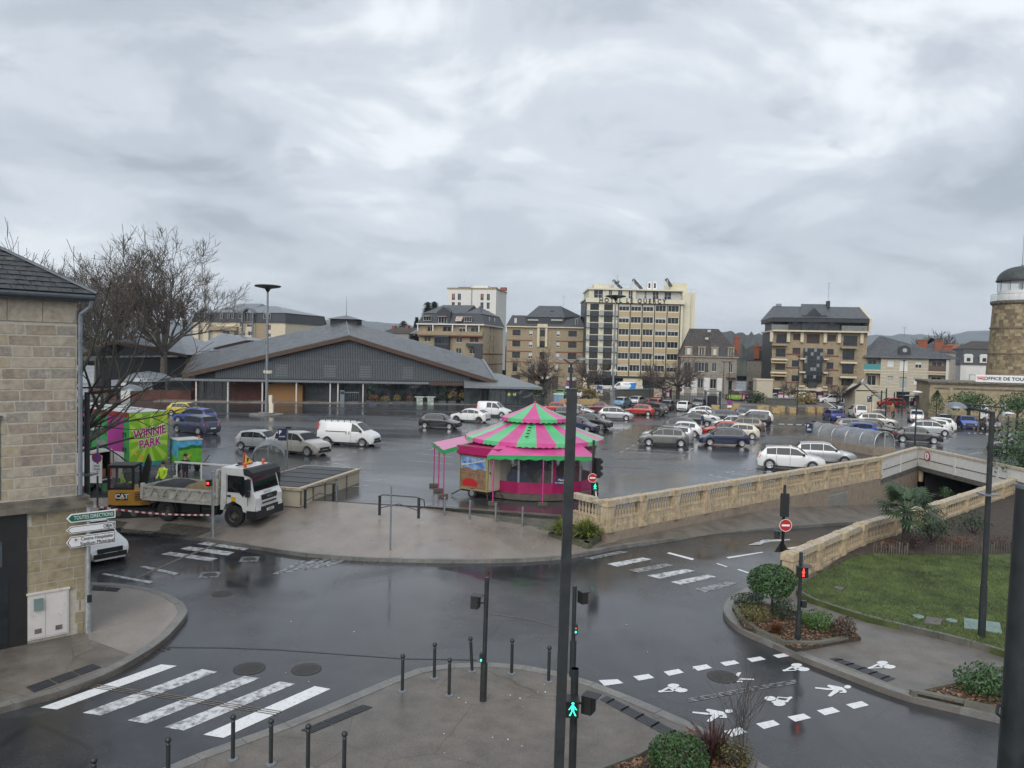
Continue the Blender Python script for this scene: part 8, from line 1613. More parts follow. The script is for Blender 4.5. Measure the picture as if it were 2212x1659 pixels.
MB().tube((0,0,0),(0,0,zq_(135)),.06,None,10).obj('pole','dark_steel',s6_);signal3(s6_,.02,0,zq_(240),0);road_sign(s6_,'entry',.02,zq_(295),.235,-.18);ped_head(s6_,-.25,0,zq_(370),None,R(60),w_=.24);tri_sign(s6_,0,zq_(465),.3,.08)
# no parking sign with plates
q=G(A2(772,1000),-.2);ns_=post('parking_sign','blue no-parking disc above a taxi plate at the building corner',q,at(A2(765,560),q.y).z-q.z,0,.045,cat='sign');MB().tube((0,0,0),(0,0,3.1),.045,None,8).obj('pole','grey_steel',ns_);zq_=lambda y_:at(A2(765,y_),q.y).z-q.z
road_sign(ns_,'park',0,zq_(607),.24,-.06);pp_=MB().box(-.2,.2,-.07,-.06,zq_(715),zq_(655)).obj('plate','print_white',ns_);text(pp_,'SAUF',.12,(0,-.074,zq_(672)),'print_black');text(pp_,'TAXIS',.12,(0,-.074,zq_(698)),'print_black');MB().box(-.2,.2,-.07,-.06,zq_(748),zq_(720)).extr([(-.15,-.076,zq_(735)),(-.08,-.076,zq_(728)),(-.08,-.076,zq_(742))],(0,.004,0)).obj('plate','print_white',ns_)
# old lantern and small grey signs beyond
q=G(A2(775,760),0);ol=thing('lantern_post','old-fashioned lantern post in front of the magenta trailer side','street lamp',q);zt_=at(A2(770,450),q.y).z
MB().tube((0,0,0),(0,0,zt_),.07,.05,8).obj('pole','grey_steel',ol);MB().lathe([(.06,0),(.22,.5)],8,(0,0,zt_),cap=False).obj('lamp_glass','balcony_glass',ol);MB().lathe([(.45,.5),(.4,.58),(.12,.66),(.1,.8),(.02,.84)],14,(0,0,zt_)).obj('lamp_cap','grey_steel',ol)
q=G(A2(805,770));g2_=post('sign_back','grey back of a round sign right of the old lantern',q,at(A2(805,470),q.y).z,0,.03,cat='sign');MB().tube((0,0,0),(0,0,3),.03,None,6).obj('pole','grey_steel',g2_);disc_mb(.28,-.05,-.03).obj('disc','grey_steel',g2_,loc=(0,0,at(A2(805,500),q.y).z));MB().box(-.25,.25,-.05,-.03,at(A2(805,560),q.y).z,at(A2(805,530),q.y).z).obj('plate','grey_steel',g2_)
# direction signs on the near post
q=G(A3(716,575),ZP)+Vector((0,-.12,0));du=Vector((math.cos(R(44)),math.sin(R(44)),0));DS=thing('direction_sign','grey post with three stacked arrow direction signs pointing left','sign',q,R(44))
def lq(p):
 d=ray(*p);n=Vector((-du.y,du.x,0));t=(q-n*.1-Vector((0,0,CH))).dot(n)/d.dot(n);r=Vector((0,0,CH))+d*t-q;return r.dot(du),r.z
MB().tube((0,0,0),(0,0,1.15),.085,None,12).tube((0,0,1.15),(0,0,at(A2(728,985),q.y).z-q.z),.06,None,12).obj('pole','galvanised',DS)
def arrow(y0l,y1l,y0r,y1r,m,bm,border):
 (xl_,zc0),(_,zc1)=lq(A2(562,y1l)),lq(A2(562,y0l));(xr_,zr0),(_,zr1)=lq(A2(915,y1r)),lq(A2(915,y0r));xt=lq(A2(525,(y0l+y1l)/2))[0];z0_,z1_=(zc0+zr0)/2,(zc1+zr1)/2
 f=lambda k:[(xl_+k*.3,-.10-k*.2,z0_+k),(xr_-k,-.10-k*.2,z0_+k),(xr_-k,-.10-k*.2,z1_-k),(xl_+k*.3,-.10-k*.2,z1_-k),(xt+k*1.6,-.10-k*.2,(z0_+z1_)/2)]
 o=MB().extr(f(0),(0,.03,0)).obj('arrow_sign',bm,DS);MB().extr(f(.016),(0,.004,0)).obj('border',border,o);MB().extr(f(.034),(0,.004,0)).obj('face',m,o);return o,0,xl_,xr_,(z0_+z1_)/2,(z0_+z1_)/2
def sgn(o,s,t,size,m,wd,dz=0,al='CENTER'):
 ob,an,x0,x1,z0_,z1_=o;me=text_mesh(s,size,.002,0,1.,0,al);w_=max(v.co.x for v in me.vertices)-min(v.co.x for v in me.vertices);me.transform(Matrix.Diagonal((wd/w_,1,1,1)));me.materials.clear();me.materials.append(MATS[m]);link(me,'lettering',ob,(x0+(x1-x0)*t,-.118,z0_+(z1_-z0_)*t+dz),rot=(R(90),-an,0))
o=arrow(1083,1155,988,1052,'sign_green','print_white','print_white');wA=o[3]-o[2];sgn(o,'TOUTES DIRECTIONS',.5,.155,'print_white',wA*.88)
o=arrow(1180,1240,1082,1140,'print_white','print_white','print_black');sgn(o,'OBJAT',.84,.15,'print_black',wA*.25)
o=arrow(1262,1362,1162,1240,'print_white','print_white','print_black');sgn(o,'Centre Hospitalier',.58,.15,'print_black',wA*.74,.065);sgn(o,'Stadium Municipal',.58,.15,'print_black',wA*.76,-.075);MB().box(-.045,.045,-.122,-.118,-.05,.05).obj('cross_tile','print_white',o[0],loc=(o[2]+wA*.1,0,o[4]+.07));MB().box(-.012,.012,-.126,-.122,-.04,.04).box(-.04,.04,-.126,-.122,-.012,.012).obj('red_cross','sign_red',o[0],loc=(o[2]+wA*.1,0,o[4]+.07))
MB().box(-.06,.06,-.14,-.085,.93,1.15).obj('push_button','black_plastic',DS)
# signal post with red light and the red and white tape beside the truck
q=G(A2(1683,1235),ZP+.02);s7_=post('signal_post','pale grey signal post in front of the truck cab with a red light',q,at(A2(1685,715),q.y).z-q.z,.95,.06,.075);s7_.children[0].data.materials[0]=MATS['galvanised'];s7_.children[1].data.materials[0]=MATS['galvanised']
zz7=at(A2(1645,805),q.y).z-q.z;ped_head(s7_,-.14,-.06,zz7,None,R(-20),w_=.2,h_=.28);MB().lathe([(.001,0),(.06,0),(.04,.01)],8).obj('red_lens','glow_red',s7_,loc=(-.16,-.18,zz7),rot=(R(90),0,0))
ta=at(A2(735,995),G(A2(716,1100),-.1).y-6);tz0,tz1=G(A2(720,1060),.4),V3(q,.0)+Vector((-.08,0,at(A2(1680,1068),q.y).z));tm=at(A2(920,1022),33);tp=thing('barrier_tape','red and white barrier tape stretched from the building corner to the pale post','tape',tm)
pA,pB=at(A2(735,997),31)-tm,at(A2(1680,1068),q.y)-tm
for k in range(36):a,b2=pA.lerp(pB,k/36),pA.lerp(pB,(k+1)/36);sg=lambda t:Vector((0,0,-.12*math.sin(math.pi*t)));MB().extr([a+sg(k/36),b2+sg((k+1)/36),b2+sg((k+1)/36)+Vector((0,0,.07)),a+sg(k/36)+Vector((0,0,.07))],(0,.006,0)).obj('tape_stripe','sign_red' if k%2 else 'print_white',tp)
# thin post on the forecourt with its arm-less top, bollards, handrail barriers
q=G(P(843,1190),ZP+.05);t=thing('thin_post','thin bare grey post standing near the forecourt kerb','post',q);MB().tube((0,0,0),(0,0,at(P(846,1050),q.y).z-q.z),.04,.03,8).obj('pole','grey_steel',t)
def bollard(p,label,z=ZP,H_=None,lean=0,first=[]):
 c=G(p,z)
 if not first:
  t=thing('bollard',label,'bollard',c,0,'bollards with ball tops');MB().tube((0,0,.02),(0,0,.80),.042,None,10).obj('post','dark_steel',t);MB().lathe([(.03,.78),(.045,.8),(.03,.83)],10).ball((0,0,.885),.062,12).obj('ball','dark_steel',t,True);MB().lathe([(.11,0),(.11,.015),(.05,.03)],16).obj('base_plate','grey_steel',t);first.append(t)
 else:t=dup(first[0],c,0,label)
 t.rotation_euler=(0,R(lean),0);return t
for p,lb,ln in((P(869,1493),'bollard at the left end of the island tip, outer row',0),(P(938,1465),'second bollard of the island tip counted from the left',0),(P(1020,1450),'tilted bollard just left of the island signal post',-4),(P(1105,1455),'bollard right of the island signal post with litter at its foot',0),(P(1185,1472),'bollard nearest the thick mast on the island tip',0),(P(970,1502),'bollard of the inner row between island kerb and slab joint',0),(P(503,1640),'first whole bollard along the island kerb facing the white crossing bars',0),(P(585,1650),'second whole bollard along the island kerb below the crossing',0),(P(665,1662),'third bollard along the lower edge of the picture',0),(P(743,1680),'bollard in the bottom row nearest the tactile strip',0),(P(363,1695),'lowest left bollard cut by the bottom edge',0),(P(203,1745),'bollard top just showing at the bottom left corner',0)):bollard(p,lb,lean=ln)
for p,zt0,lb in((C1(368,1335),1185,'first plain grey post at the left end of the steps'),(C1(612,1365),1205,'second plain grey post along the steps'),(C1(862,1398),1235,'third plain grey post along the steps'),(C1(1122,1435),1270,'fourth plain grey post, at the right end of the steps'),(P(727,1085),0,'plain grey post between handrail and stair housing')):
 c=G(p);c.z=apron_z(c.x,c.y)if 1 else 0;c=G(p,c.z);t=thing('short_post',lb,'post',c,0,'posts along the steps');MB().tube((0,0,0),(0,0,1.0),.05,None,10).lathe([(.05,1.0),(.058,1.03),(.05,1.07),(.01,1.08)],10).obj('post','grey_steel',t)
def hrail(label,p0,p1,z0):
 a,b2=G(p0,z0),G(p1,z0);t=thing('crowd_rail',label,'railing',a,math.atan2(b2.y-a.y,b2.x-a.x));L_=math.dist(a[:2],b2[:2]);MB().box(-.06,.06,-.03,.03,0,.95).obj('post','dark_steel',t);MB().box(L_-.06,L_+.06,-.03,.03,0,.95).obj('post','dark_steel',t)
 MB().path([(0,0,.9),(.15,0,1.0),(L_-.1,0,1.0),(L_+.25,0,.9),(L_+.3,0,.6),(L_,0,.45)],.025,6).path([(0,0,.35),(L_*.5,0,.62),(L_,0,.35)],.02,6).obj('rail','dark_steel',t)
hrail('curved steel crowd rail left of the steps, near the stair housing',P(659,1098),P(720,1086),-.1);hrail('curved steel crowd rail at the upper left end of the steps',C1(-260,1300),C1(118,1330),-.12)
# right edge pole close to the window
q=at(P(2201,1055),6.5);RP=thing('near_pole','thick dark pole cut by the right picture edge','pole',(q.x,6.5,ZP));hR=q.z-ZP;MB().tube((0,0,0),(0,0,hR),.125,None,28).obj('pole','dark_steel',RP,True);MB().lathe([(.118,0),(.128,0),(.128,.03),(.118,.03)],28,(0,0,hR),cap=False).obj('rim','grey_steel',RP);MB().path([(-.12,0,hR-1.9),(-.17,0,hR-1.87),(-.18,0,hR-1.95),(-.13,0,hR-1.99)],.012).obj('hook','dark_steel',RP);RP.rotation_euler=(0,R(.9),0)
# car park signs, slim lamps
def p_sign(label,base,top_y,Zf,xx,h0,h1):
 t=thing('parking_sign',label,'sign',base);z=lambda y_:at(Zf(xx,y_),base.y).z-base.z
 MB().tube((0,0,0),(0,0,z(top_y)),.05,None,8).obj('pole','grey_steel',t);b_=MB().box(-.62,-.06,-.04,.02,z(h1),z(h0)).obj('board','sign_navy',t);text(b_,'P',.34,(-.47,-.046,z(h0)-.25),'print_white',bold=.01);MB().box(-.55,-.15,-.044,-.041,z(h1)+.25,z(h1)+.3).box(-.55,-.2,-.044,-.041,z(h0)-.55,z(h0)-.5).obj('text_line','print_white',b_);MB().box(-.12,.22,-.1,.1,z(top_y),z(top_y)+.14).obj('camera','black_plastic',t,rz=R(20))
p_sign('blue P sign on a post beside the arched stair canopy',G(A4(952,1622)),1300,A4,960,1302,1405);p_sign('blue P sign on a post at the end of the tunnel canopy',G(C3(1100,915)),600,C3,1105,615,755)
p_sign('blue P sign on a post before the entrance shelter wall',G(C4(105,500)),205,C4,110,212,290)
def slim(label,base,z,flat=True):
 t=thing('slim_lamp',label,'street lamp',base,0,'slim lamps');MB().tube((0,0,0),(0,0,z),.08,.05,8).obj('pole','dark_steel',t);MB().lathe([(.08,-.15),(.12,0),(.45,.06),(.45,.12),(.1,.2)],14,(0,0,z)).obj('lamp_head','lamp_white' if flat else 'dark_steel',t)
q=G(C4(705,905));slim('slim lamp post standing in front of the charcoal crossover',q,at(C4(725,165),q.y).z);q=G(C4(1970,1050));slim('slim flat-topped lamp post right of the lawn lamp',q,at(C4(1995,460),q.y).z)
for p0,p1,lb in((B3(585,1400),B3(610,870),'slim lamp in front of the flats, left one'),(B3(880,1300),B3(870,935),'slim lamp in front of the flats right of the glazed stair'),(B3(1600,1420),B3(1625,910),'slim lamp before the ribbed house windows'),(B3(1210,1200),B3(1207,960),'slim lamp at the joint between flats and ribbed house'),(B3(2085,1100),B3(2085,965),'slim lamp at the right end of the ribbed house'),(B2(1590,1240),B2(1580,925),'slim lamp in front of the mansard house'),(B2(1640,1300),B2(1628,925),'second slim lamp in front of the mansard house'),(B2(880,1290),B2(895,860),'slim lamp in front of the hotel windows'),(B2(728,1180),B2(735,890),'short slim lamp near the hotel delivery van'),(B1(1350,1200),B1(1350,870),'slim lamp before the tan block right of the pollarded tree')):q=G(p0);slim(lb,q,at(p1,q.y).z,False)
def rsign(label,p0,p1,r):q=G(p0);t=post('round_sign',label,q,at(p1,q.y).z+r,0,.035,cat='sign');MB().tube((0,0,0),(0,0,at(p1,q.y).z),.035,None,6).obj('pole','grey_steel',t);o=road_sign(t,'park',0,at(p1,q.y).z,r,-.05);MB().box(-r*.8,r*.8,-.06,-.04,at(p1,q.y).z-r*2,at(p1,q.y).z-r*1.15).obj('plate','print_white',t)
rsign('blue no-parking disc on the slim twin lamp level before the planting',B1(1555,1290),B1(1555,1135),.35);rsign('blue no-parking disc by the stone blocks',B2(1650,1405),B2(1652,1313),.38);rsign('blue no-parking disc at the foot of the tree by the hotel',B2(1175,1270),B2(1177,1190),.38)
# stone blocks
k_=0
od_=('first','second','third','fourth','fifth','sixth','seventh','eighth')
BLK=[f'pale stone block, {od_[i]} from the left in the row under the golden grasses' for i in range(5)]+['single pale stone block beside the blue recycling bin']+[f'pale stone block, {od_[i]} from the left between ticket kiosk and blue estate' for i in range(7)]+[f'pale stone block, {od_[i]} from the left in the scattered run before the barrier' for i in range(7)]
for Zf,lst in((B2,[(203,1330),(245,1332),(288,1334),(334,1336),(362,1330),(42,1335),(1515,1398),(1650,1402),(1712,1385),(1950,1400),(1993,1398),(2096,1420),(2145,1405)]),(C3,[(343,450),(410,438),(563,472),(634,448),(800,468),(1065,460),(1195,460)])):
 for x,y in lst:
  c=G(Zf(x,y));k_+=1;t=thing('stone_block',BLK[k_-1],'stone block',c,rs.uniform(-.3,.2),'stone blocks along the car park edge');w_=rs.uniform(.42,.55);mb=MB().box(-w_,w_,-.45,.45,0,.85);mb.v=[(x_+rs.uniform(-.05,.05),y_+rs.uniform(-.05,.05),z_+rs.uniform(-.05,.05))for x_,y_,z_ in mb.v];mb.obj('block','block_stone' if 'block_stone' in MATS or mat('block_stone',(.38,.27,.13),.85,var=.2,scale=3,bump=.4)else '',t)
# bus shelters
mat('poster_pink',(.5,.02,.16),.4,var=.1);mat('poster_food',(.30,.16,.08),.4,var=.5,scale=2.2,col2=(.6,.5,.4));mat('poster_lime',(.35,.55,.06),.4,var=.4,scale=3)
def shelter(label,p0,p1,ytop,Zf,poster,yaw_=0):
 a,b2=G(p0),G(p1);t=thing('bus_shelter',label,'bus shelter',a,math.atan2(b2.y-a.y,b2.x-a.x));L_=math.dist(a[:2],b2[:2]);h_=at((p0[0],Zf(0,ytop)[1]),a.y).z
 MB().box(-.3,L_+.3,-.7,1.0,h_-.15,h_).obj('roof','dark_steel',t);MB().box(L_*.2,L_*.6,-.3,.3,h_,h_+.1).obj('roof_light','frame_white',t)
 for x_ in(.1,L_-.1):MB().box(x_-.06,x_+.06,.75,.87,0,h_-.15).obj('post','dark_steel',t)
 for k in range(3):MB().box(.2+k*(L_-.4)/3,.2+(k+.94)*(L_-.4)/3,.78,.8,.4,h_-.4).obj('glass_pane','cab_glass',t)
 MB().box(.5,L_-1.6,.3,.6,.42,.48).obj('bench','grey_steel',t);o=MB().box(L_-1.35,L_-.05,.5,.62,.4,h_-.35).obj('poster_frame','dark_steel',t);MB().box(L_-1.27,L_-.13,.485,.499,.5,h_-.43).obj('poster',poster,o)
 if poster=='poster_pink':MB().box(L_-1.1,L_-.3,.47,.484,.6,1.3).box(L_-1.1,L_-.7,.47,.484,1.6,1.9).box(L_-.62,L_-.3,.47,.484,1.6,1.9).obj('print_patch','print_white',o)
shelter('bus shelter with food poster below the hotel entrance',B2(1000,1285),B2(1062,1290),1165,B2,'poster_pink');shelter('bus shelter with lime and pink posters before the stone house',B2(1655,1310),B2(1845,1318),1195,B2,'poster_pink');shelter('bus shelter behind the beige utility box',B3(335,1305),B3(465,1310),1182,B3,'poster_pink');shelter('bus shelter at the raised barrier arm',B3(745,1310),B3(855,1312),1205,B3,'poster_pink');shelter('bus shelter with two waiting people in front of the ribbed house',C4(520,385),C4(805,388),200,C4,'poster_pink')
def totem(label,p0,w_,y0,Zf,m,cat='poster panel'):c=G(p0);t=thing('poster_panel',label,cat,c);h_=at((p0[0],Zf(0,y0)[1]),c.y).z;MB().box(-w_,w_,0,.2,0,h_).obj('frame','dark_steel',t);MB().box(-w_+.08,w_-.08,-.012,-.001,.4,h_-.1).obj('poster',m,t)
totem('free-standing panel with an orange food poster by the hotel shelter',B2(960,1285),.85,1175,B2,'poster_food');totem('panel with lime poster in the shelter before the stone house',B2(1705,1300),1.5,1235,B2,'poster_lime');totem('tall panel with a food poster beside the bronze grasses',C3(1080,345),.9,165,C3,'poster_food');totem('white information board before the tourist office',C4(1660,560),.6,310,C4,'print_white','board');totem('red banner on the tourist office wall',C4(1548,470),.6,390,C4,'sign_red','banner')
c=G(C3(400,330));t=thing('utility_box','tall beige utility box beside the bus shelter','cabinet',c);MB().box(-1.4,1.4,0,2,.3,4.1).obj('body','cream_rib',t);MB().box(-1.5,1.5,-.1,2.1,4.1,4.3).box(-1.5,.8,-.3,2.,0,.3).obj('cap','cream',t)
c=G(B2(1500,1370));t=thing('kiosk_machine','dark ticket kiosk with a screen between grey car and stone blocks','kiosk',c);MB().box(-1.3,1.3,0,1.5,2.5,2.7).box(-1.2,-1.1,0,1.4,0,2.5).box(1.1,1.2,0,1.4,0,2.5).obj('frame','grey_steel',t);MB().box(-.7,.6,.4,1.2,0,1.9).obj('machine','print_black',t)
c=G(C1(1472,225));t=thing('recycling_bin','pale blue recycling bin in front of the green car','bin',c);MB().box(-.75,.75,-.5,.5,.1,1.5).obj('body','balcony_blue' if mat('balcony_blue',(.18,.32,.42),.5)else '',t);MB().box(-.8,.8,-.55,.55,1.5,1.65).obj('lid','frame_white',t)
c=G(B2(392,1275));t=thing('information_panel','small white and blue information panel at the grasses','board',c);MB().box(-.6,.6,0,.1,.4,2.4).obj('panel','print_white',t);MB().box(-.5,.5,-.02,-.001,1.6,2.3).obj('header','sign_blue',t)
for p0,p1,lb,h_ in((B2(555,1280),B2(930,1270),'low green-capped wall between parking and hotel road',1.6),(C3(440,360),C3(875,365),'low grey wall in front of the passing white cars',1.2)):a,b2=G(p0),G(p1);t=thing('low_wall',lb,'wall',a,math.atan2(b2.y-a.y,b2.x-a.x));L_=math.dist(a[:2],b2[:2]);MB().box(0,L_,0,.4,0,h_).obj('wall','concrete_dark',t);MB().box(-.05,L_+.05,-.1,.5,h_,h_+.15).obj('coping','plate_green' if h_>1.4 else 'kerb_stone',t)
for p0,p1,lb,n in((B2(1090,1320),B2(1440,1325),'thin steel fence behind the far row of cars',14),(C4(820,388),C4(890,420),'dark fence at the right end of the bus stop pavement',6)):
 a,b2=G(p0),G(p1);t=thing('steel_fence',lb,'fence',a,math.atan2(b2.y-a.y,b2.x-a.x));L_=math.dist(a[:2],b2[:2]);MB().box(0,L_,-.03,.03,1.2,1.26).obj('rail','dark_steel',t)
 for k in range(n+1):MB().box(L_*k/n-.03,L_*k/n+.03,-.03,.03,0,1.2).obj('post','dark_steel',t)
a,b2=G(B3(-700,1430)),G(B3(1900,1440));sl=[G(B2(600,1268)),G(B2(1500,1330)),G(C3(0,360)),G(C3(1450,405)),G(C3(1450,330)),G(C3(0,310)),G(B2(1500,1260)),G(B2(600,1215))]
slab('street_pavement',[Vector((p.x,p.y,.10))for p in sl],'path_grit',.2)
c=G(A2(1040,140));kk=thing('brick_kiosk','small domed kiosk behind low brick walls under the plane trees','kiosk',c);MB().box(-3.0,3.0,0,4,0,2.6).obj('wall','grey_steel',kk);MB().lathe([(3.4,0),(3.2,.5),(2.,1.1),(.1,1.4)],20,(1.5,2,2.5)).obj('dome','pav_roof',kk,True);MB().box(-5.5,-1.5,-1.2,-.8,0,1.4).box(.5,9,-1.2,-.8,0,1.4).obj('low_wall','brick_panel',kk);MB().box(-.8,.5,-1.4,-.6,0,2.3).obj('machine','post_white',kk)
# ------------------------------------------------------------------ vegetation
for n_,a,b2 in(('leaf_dark',(.012,.030,.012),(.035,.075,.025)),('leaf_green',(.018,.055,.014),(.055,.13,.03)),('leaf_bright',(.04,.11,.015),(.10,.20,.035)),('leaf_yellow',(.07,.075,.015),(.17,.16,.05)),('leaf_gold',(.13,.09,.02),(.28,.20,.06)),('leaf_rust',(.075,.03,.015),(.19,.08,.035)),('leaf_purple',(.035,.014,.014),(.09,.04,.035)),('leaf_fallen',(.12,.06,.03),(.30,.17,.09)),('leaf_red',(.03,.03,.012),(.11,.05,.03)),('palm_leaf',(.02,.05,.02),(.06,.11,.045)),('strap_leaf',(.05,.11,.015),(.22,.24,.05))):mat(n_,a,.5,var=.3,scale=7,col2=b2,detail=2)
mat('bark',(.05,.043,.036),.9,var=.35,scale=5,bump=.5);mat('bark_moss',(.042,.04,.032),.9,var=.3,scale=3,v2=(2.2,(.085,.11,.04),.55,.68));mat('bark_plane',(.10,.088,.07),.9,var=.35,scale=2);mat('twig',(.06,.046,.04),.85,var=.2);mat('twig_pale',(.10,.08,.066),.85,var=.2)
rv=random.Random(5)
def leafy(par,nm,c,rad,n,s,m,shell=.45,flat=0.,seed=1,thin=.5):
 r_=random.Random(seed);v=[];f=[]
 lump=[(Vector((r_.gauss(0,1),r_.gauss(0,1),r_.gauss(0,1))).normalized(),r_.uniform(-.16,.14))for _ in range(14)]
 for i in range(n):
  d=Vector((r_.gauss(0,1),r_.gauss(0,1),r_.gauss(0,1))).normalized()
  if d.z<-.75:continue
  k=1+sum(a*max(0,d.dot(l))**4 for l,a in lump);q=(1-shell*r_.random()**1.6)*k;p=Vector((c[0]+d.x*rad[0]*q,c[1]+d.y*rad[1]*q,c[2]+d.z*rad[2]*q))
  nn_=(d*.8+Vector((r_.gauss(0,.6),r_.gauss(0,.6),r_.gauss(.25,.6)))).normalized();t=nn_.orthogonal().normalized();t.rotate(Matrix.Rotation(r_.random()*6.28,3,nn_));b_=nn_.cross(t);l=s*r_.uniform(.7,1.35);o=len(v)
  v+=[p-t*l*.5,p+b_*l*thin*.5,p+t*l*.55,p-b_*l*thin*.5];f.append((o,o+1,o+2,o+3))
 mb=MB();mb.v=[tuple(x)for x in v];mb.f=f;mb.m=[0]*len(f);return mb.obj(nm,m,par)
def shrub(label,base,rad,n,s,m,nm='shrub',cat='shrub',seed=1,stems=True,h0=.8,shell=.6,thin=.5):
 t=thing(nm,label,cat,base);leafy(t,'foliage',(0,0,rad[2]*h0),rad,n,s,m,shell,0,seed,thin)
 if stems:
  mb=MB();r_=random.Random(seed)
  for k in range(9):a=r_.random()*6.28;mb.tube((0,0,-.05),(rad[0]*.6*math.cos(a),rad[1]*.6*math.sin(a),rad[2]*(h0+.2*r_.random())),.02+rad[0]*.01,.008,4)
  mb.obj('stem','twig',t)
 return t
def bare_tree(nm,label,base,H_,spread,seed,r0,trunk_h=.25,m=('bark_plane','twig'),n1=6,levels=4,up=.5,lean=(0,0),dens=1.,twig=.012,droop=0.):
 r_=random.Random(seed);t=thing(nm,label,'tree',base);tr=MB();cr_=MB();th=H_*trunk_h
 tops=[Vector((0,0,-.3)),Vector((lean[0]*.3,lean[1]*.3,th*.55)),Vector((lean[0],lean[1],th))];tr.tube(tops[0],tops[1],r0*1.15,r0*.95,9).tube(tops[1],tops[2],r0*.95,r0*.8,9)
 def grow(p,d,L_,r,lv):
  segs=3 if lv>0 else 2;pts=[p];dd=d.copy()
  for k in range(segs):
   dd=(dd+Vector((r_.gauss(0,.13),r_.gauss(0,.13),r_.gauss(.04+up*.08-droop*(.12 if lv<2 else 0),.10)))).normalized();pts.append(pts[-1]+dd*L_/segs)
  for k in range(segs):
   a,b_=r*(1-.62*k/segs),r*(1-.62*(k+1)/segs);(tr if lv==levels else cr_).tube(pts[k],pts[k+1],max(a,twig),max(b_,twig),6 if lv>=levels-1 else 3,0,False)
  if lv==0:return
  nb=max(2,int(r_.uniform(4.5,7.5)*dens))if lv>1 else max(2,int(r_.uniform(3,6)*dens))
  for k in range(nb):
   tpos=r_.uniform(.25,1.0)if k else 1.0;i=min(segs-1,int(tpos*segs));q=pts[i].lerp(pts[i+1],tpos*segs-i);ax=Vector((r_.gauss(0,1),r_.gauss(0,1),r_.gauss(0,1))).normalized();nd=dd.copy();nd.rotate(Matrix.Rotation(R(r_.uniform(22,58))if k else R(8),3,dd.cross(ax).normalized()));nd.z+=up*.15;nd.normalize();grow(q,nd,L_*r_.uniform(.42,.68),r*(1-.62*tpos)*.72,lv-1)
 for k in range(n1):
  a=2*math.pi*(k+r_.uniform(-.3,.3))/n1;e=r_.uniform(.25,.95)if k else .05;d=Vector((math.cos(a)*e*spread,math.sin(a)*e*spread,1-e*.35)).normalized();grow(tops[2]+Vector((0,0,-th*.15*r_.random())),d,(H_-th)*r_.uniform(.48,.66),r0*.52,levels)
 tr.obj('trunk',m[0],t,True);cr_.obj('crown',m[1],t);return t
bare_tree('bare_tree','mossy bare tree spreading low branches from behind the stone building',Vector((-21.6,36,-.2)),12.6,2.0,4,.34,.18,('bark_moss','bark_moss'),9,3,.3,dens=.82,twig=.012,droop=.5)
bare_tree('bare_tree','second bare tree whose fine top shows over the slate roof corner',Vector((-31,46,-.1)),13.2,1.3,9,.34,.3,('bark','twig'),8,3,.6,twig=.016)
q=G(A1(1295,1478));pt1=bare_tree('plane_tree','tall bare plane tree with a pale trunk, nearest the market hall',q,24,1.3,21,.62,.28,('bark_plane','twig_pale'),9,4,.35,dens=1.0,twig=.03)
q=G(A1(925,1465));bare_tree('plane_tree','bare plane tree left of the tallest one, over the low pavilion roof',q,20.5,1.15,33,.5,.3,('bark_plane','twig_pale'),8,4,.35,dens=.85,twig=.03)
dup(pt1,G(A1(720,1440))+Vector((-2,6,0)),1.9,'bare plane tree with moss-grey limbs beside the downpipe',(.9,.9,.88));dup(pt1,G(A1(420,1400))+Vector((-8,12,0)),3.4,'bare plane tree in the distance, mostly behind the stone building')
q=G(B1(1318,1262));pol=bare_tree('pollard_tree','broad pollarded tree in front of the tan block left of the hotel',V3(q,0),at(B1(1300,770),q.y).z,2.2,5,.38,.30,('bark','twig_pale'),8,3,.1,dens=1.15,twig=.02)
q2=G(B2(1150,1290));dup(pol,q2,2.2,'broad pollarded tree with a stout trunk in front of the hotel entrance',(.95,.95,.92));q2=G(B2(285,1250));dup(pol,q2,4.,'pollarded tree at the left corner of the hotel',(.72,.72,.95));q2=G(B2(945,1262));dup(pol,q2,5.3,'smaller pollarded tree left of the broad one at the hotel',(.7,.7,.8));q2=G(B3(1472,1250));dup(pol,q2,.6,'small bare tree before the ribbed house facade',(.45,.45,.78));q2=G(B3(1000,1330));dup(pol,q2,.9,'bare bushy tree in front of the flats beside the shelter roof',(.4,.4,.5));q2=G(B3(500,1300));dup(pol,q2,3.9,'bare bushy tree in front of the flats behind the bus stop',(.35,.35,.5));q2=G(B2(1880,1290));dup(pol,q2,2.9,'bare bush between stone house and beige utility box',(.38,.38,.5))
q2=at(B3(1930,760),300);q2.z=0;ft_=bare_tree('bare_tree','pale bare tree crown beyond the red chimneys',q2,21,1.9,77,.5,.4,('twig','twig'),9,3,.4,twig=.06);q2=at(A4(1090,400),380);q2.z=0;dup(ft_,q2,2.,'hazy bare tree group over the market roof, left of the lantern',(2.0,1.4,1.02));q2=at(A4(870,300),300);q2.z=0;dup(ft_,q2,1.,'hazy bare tree behind the roof of the cream block',(1,1,.95))
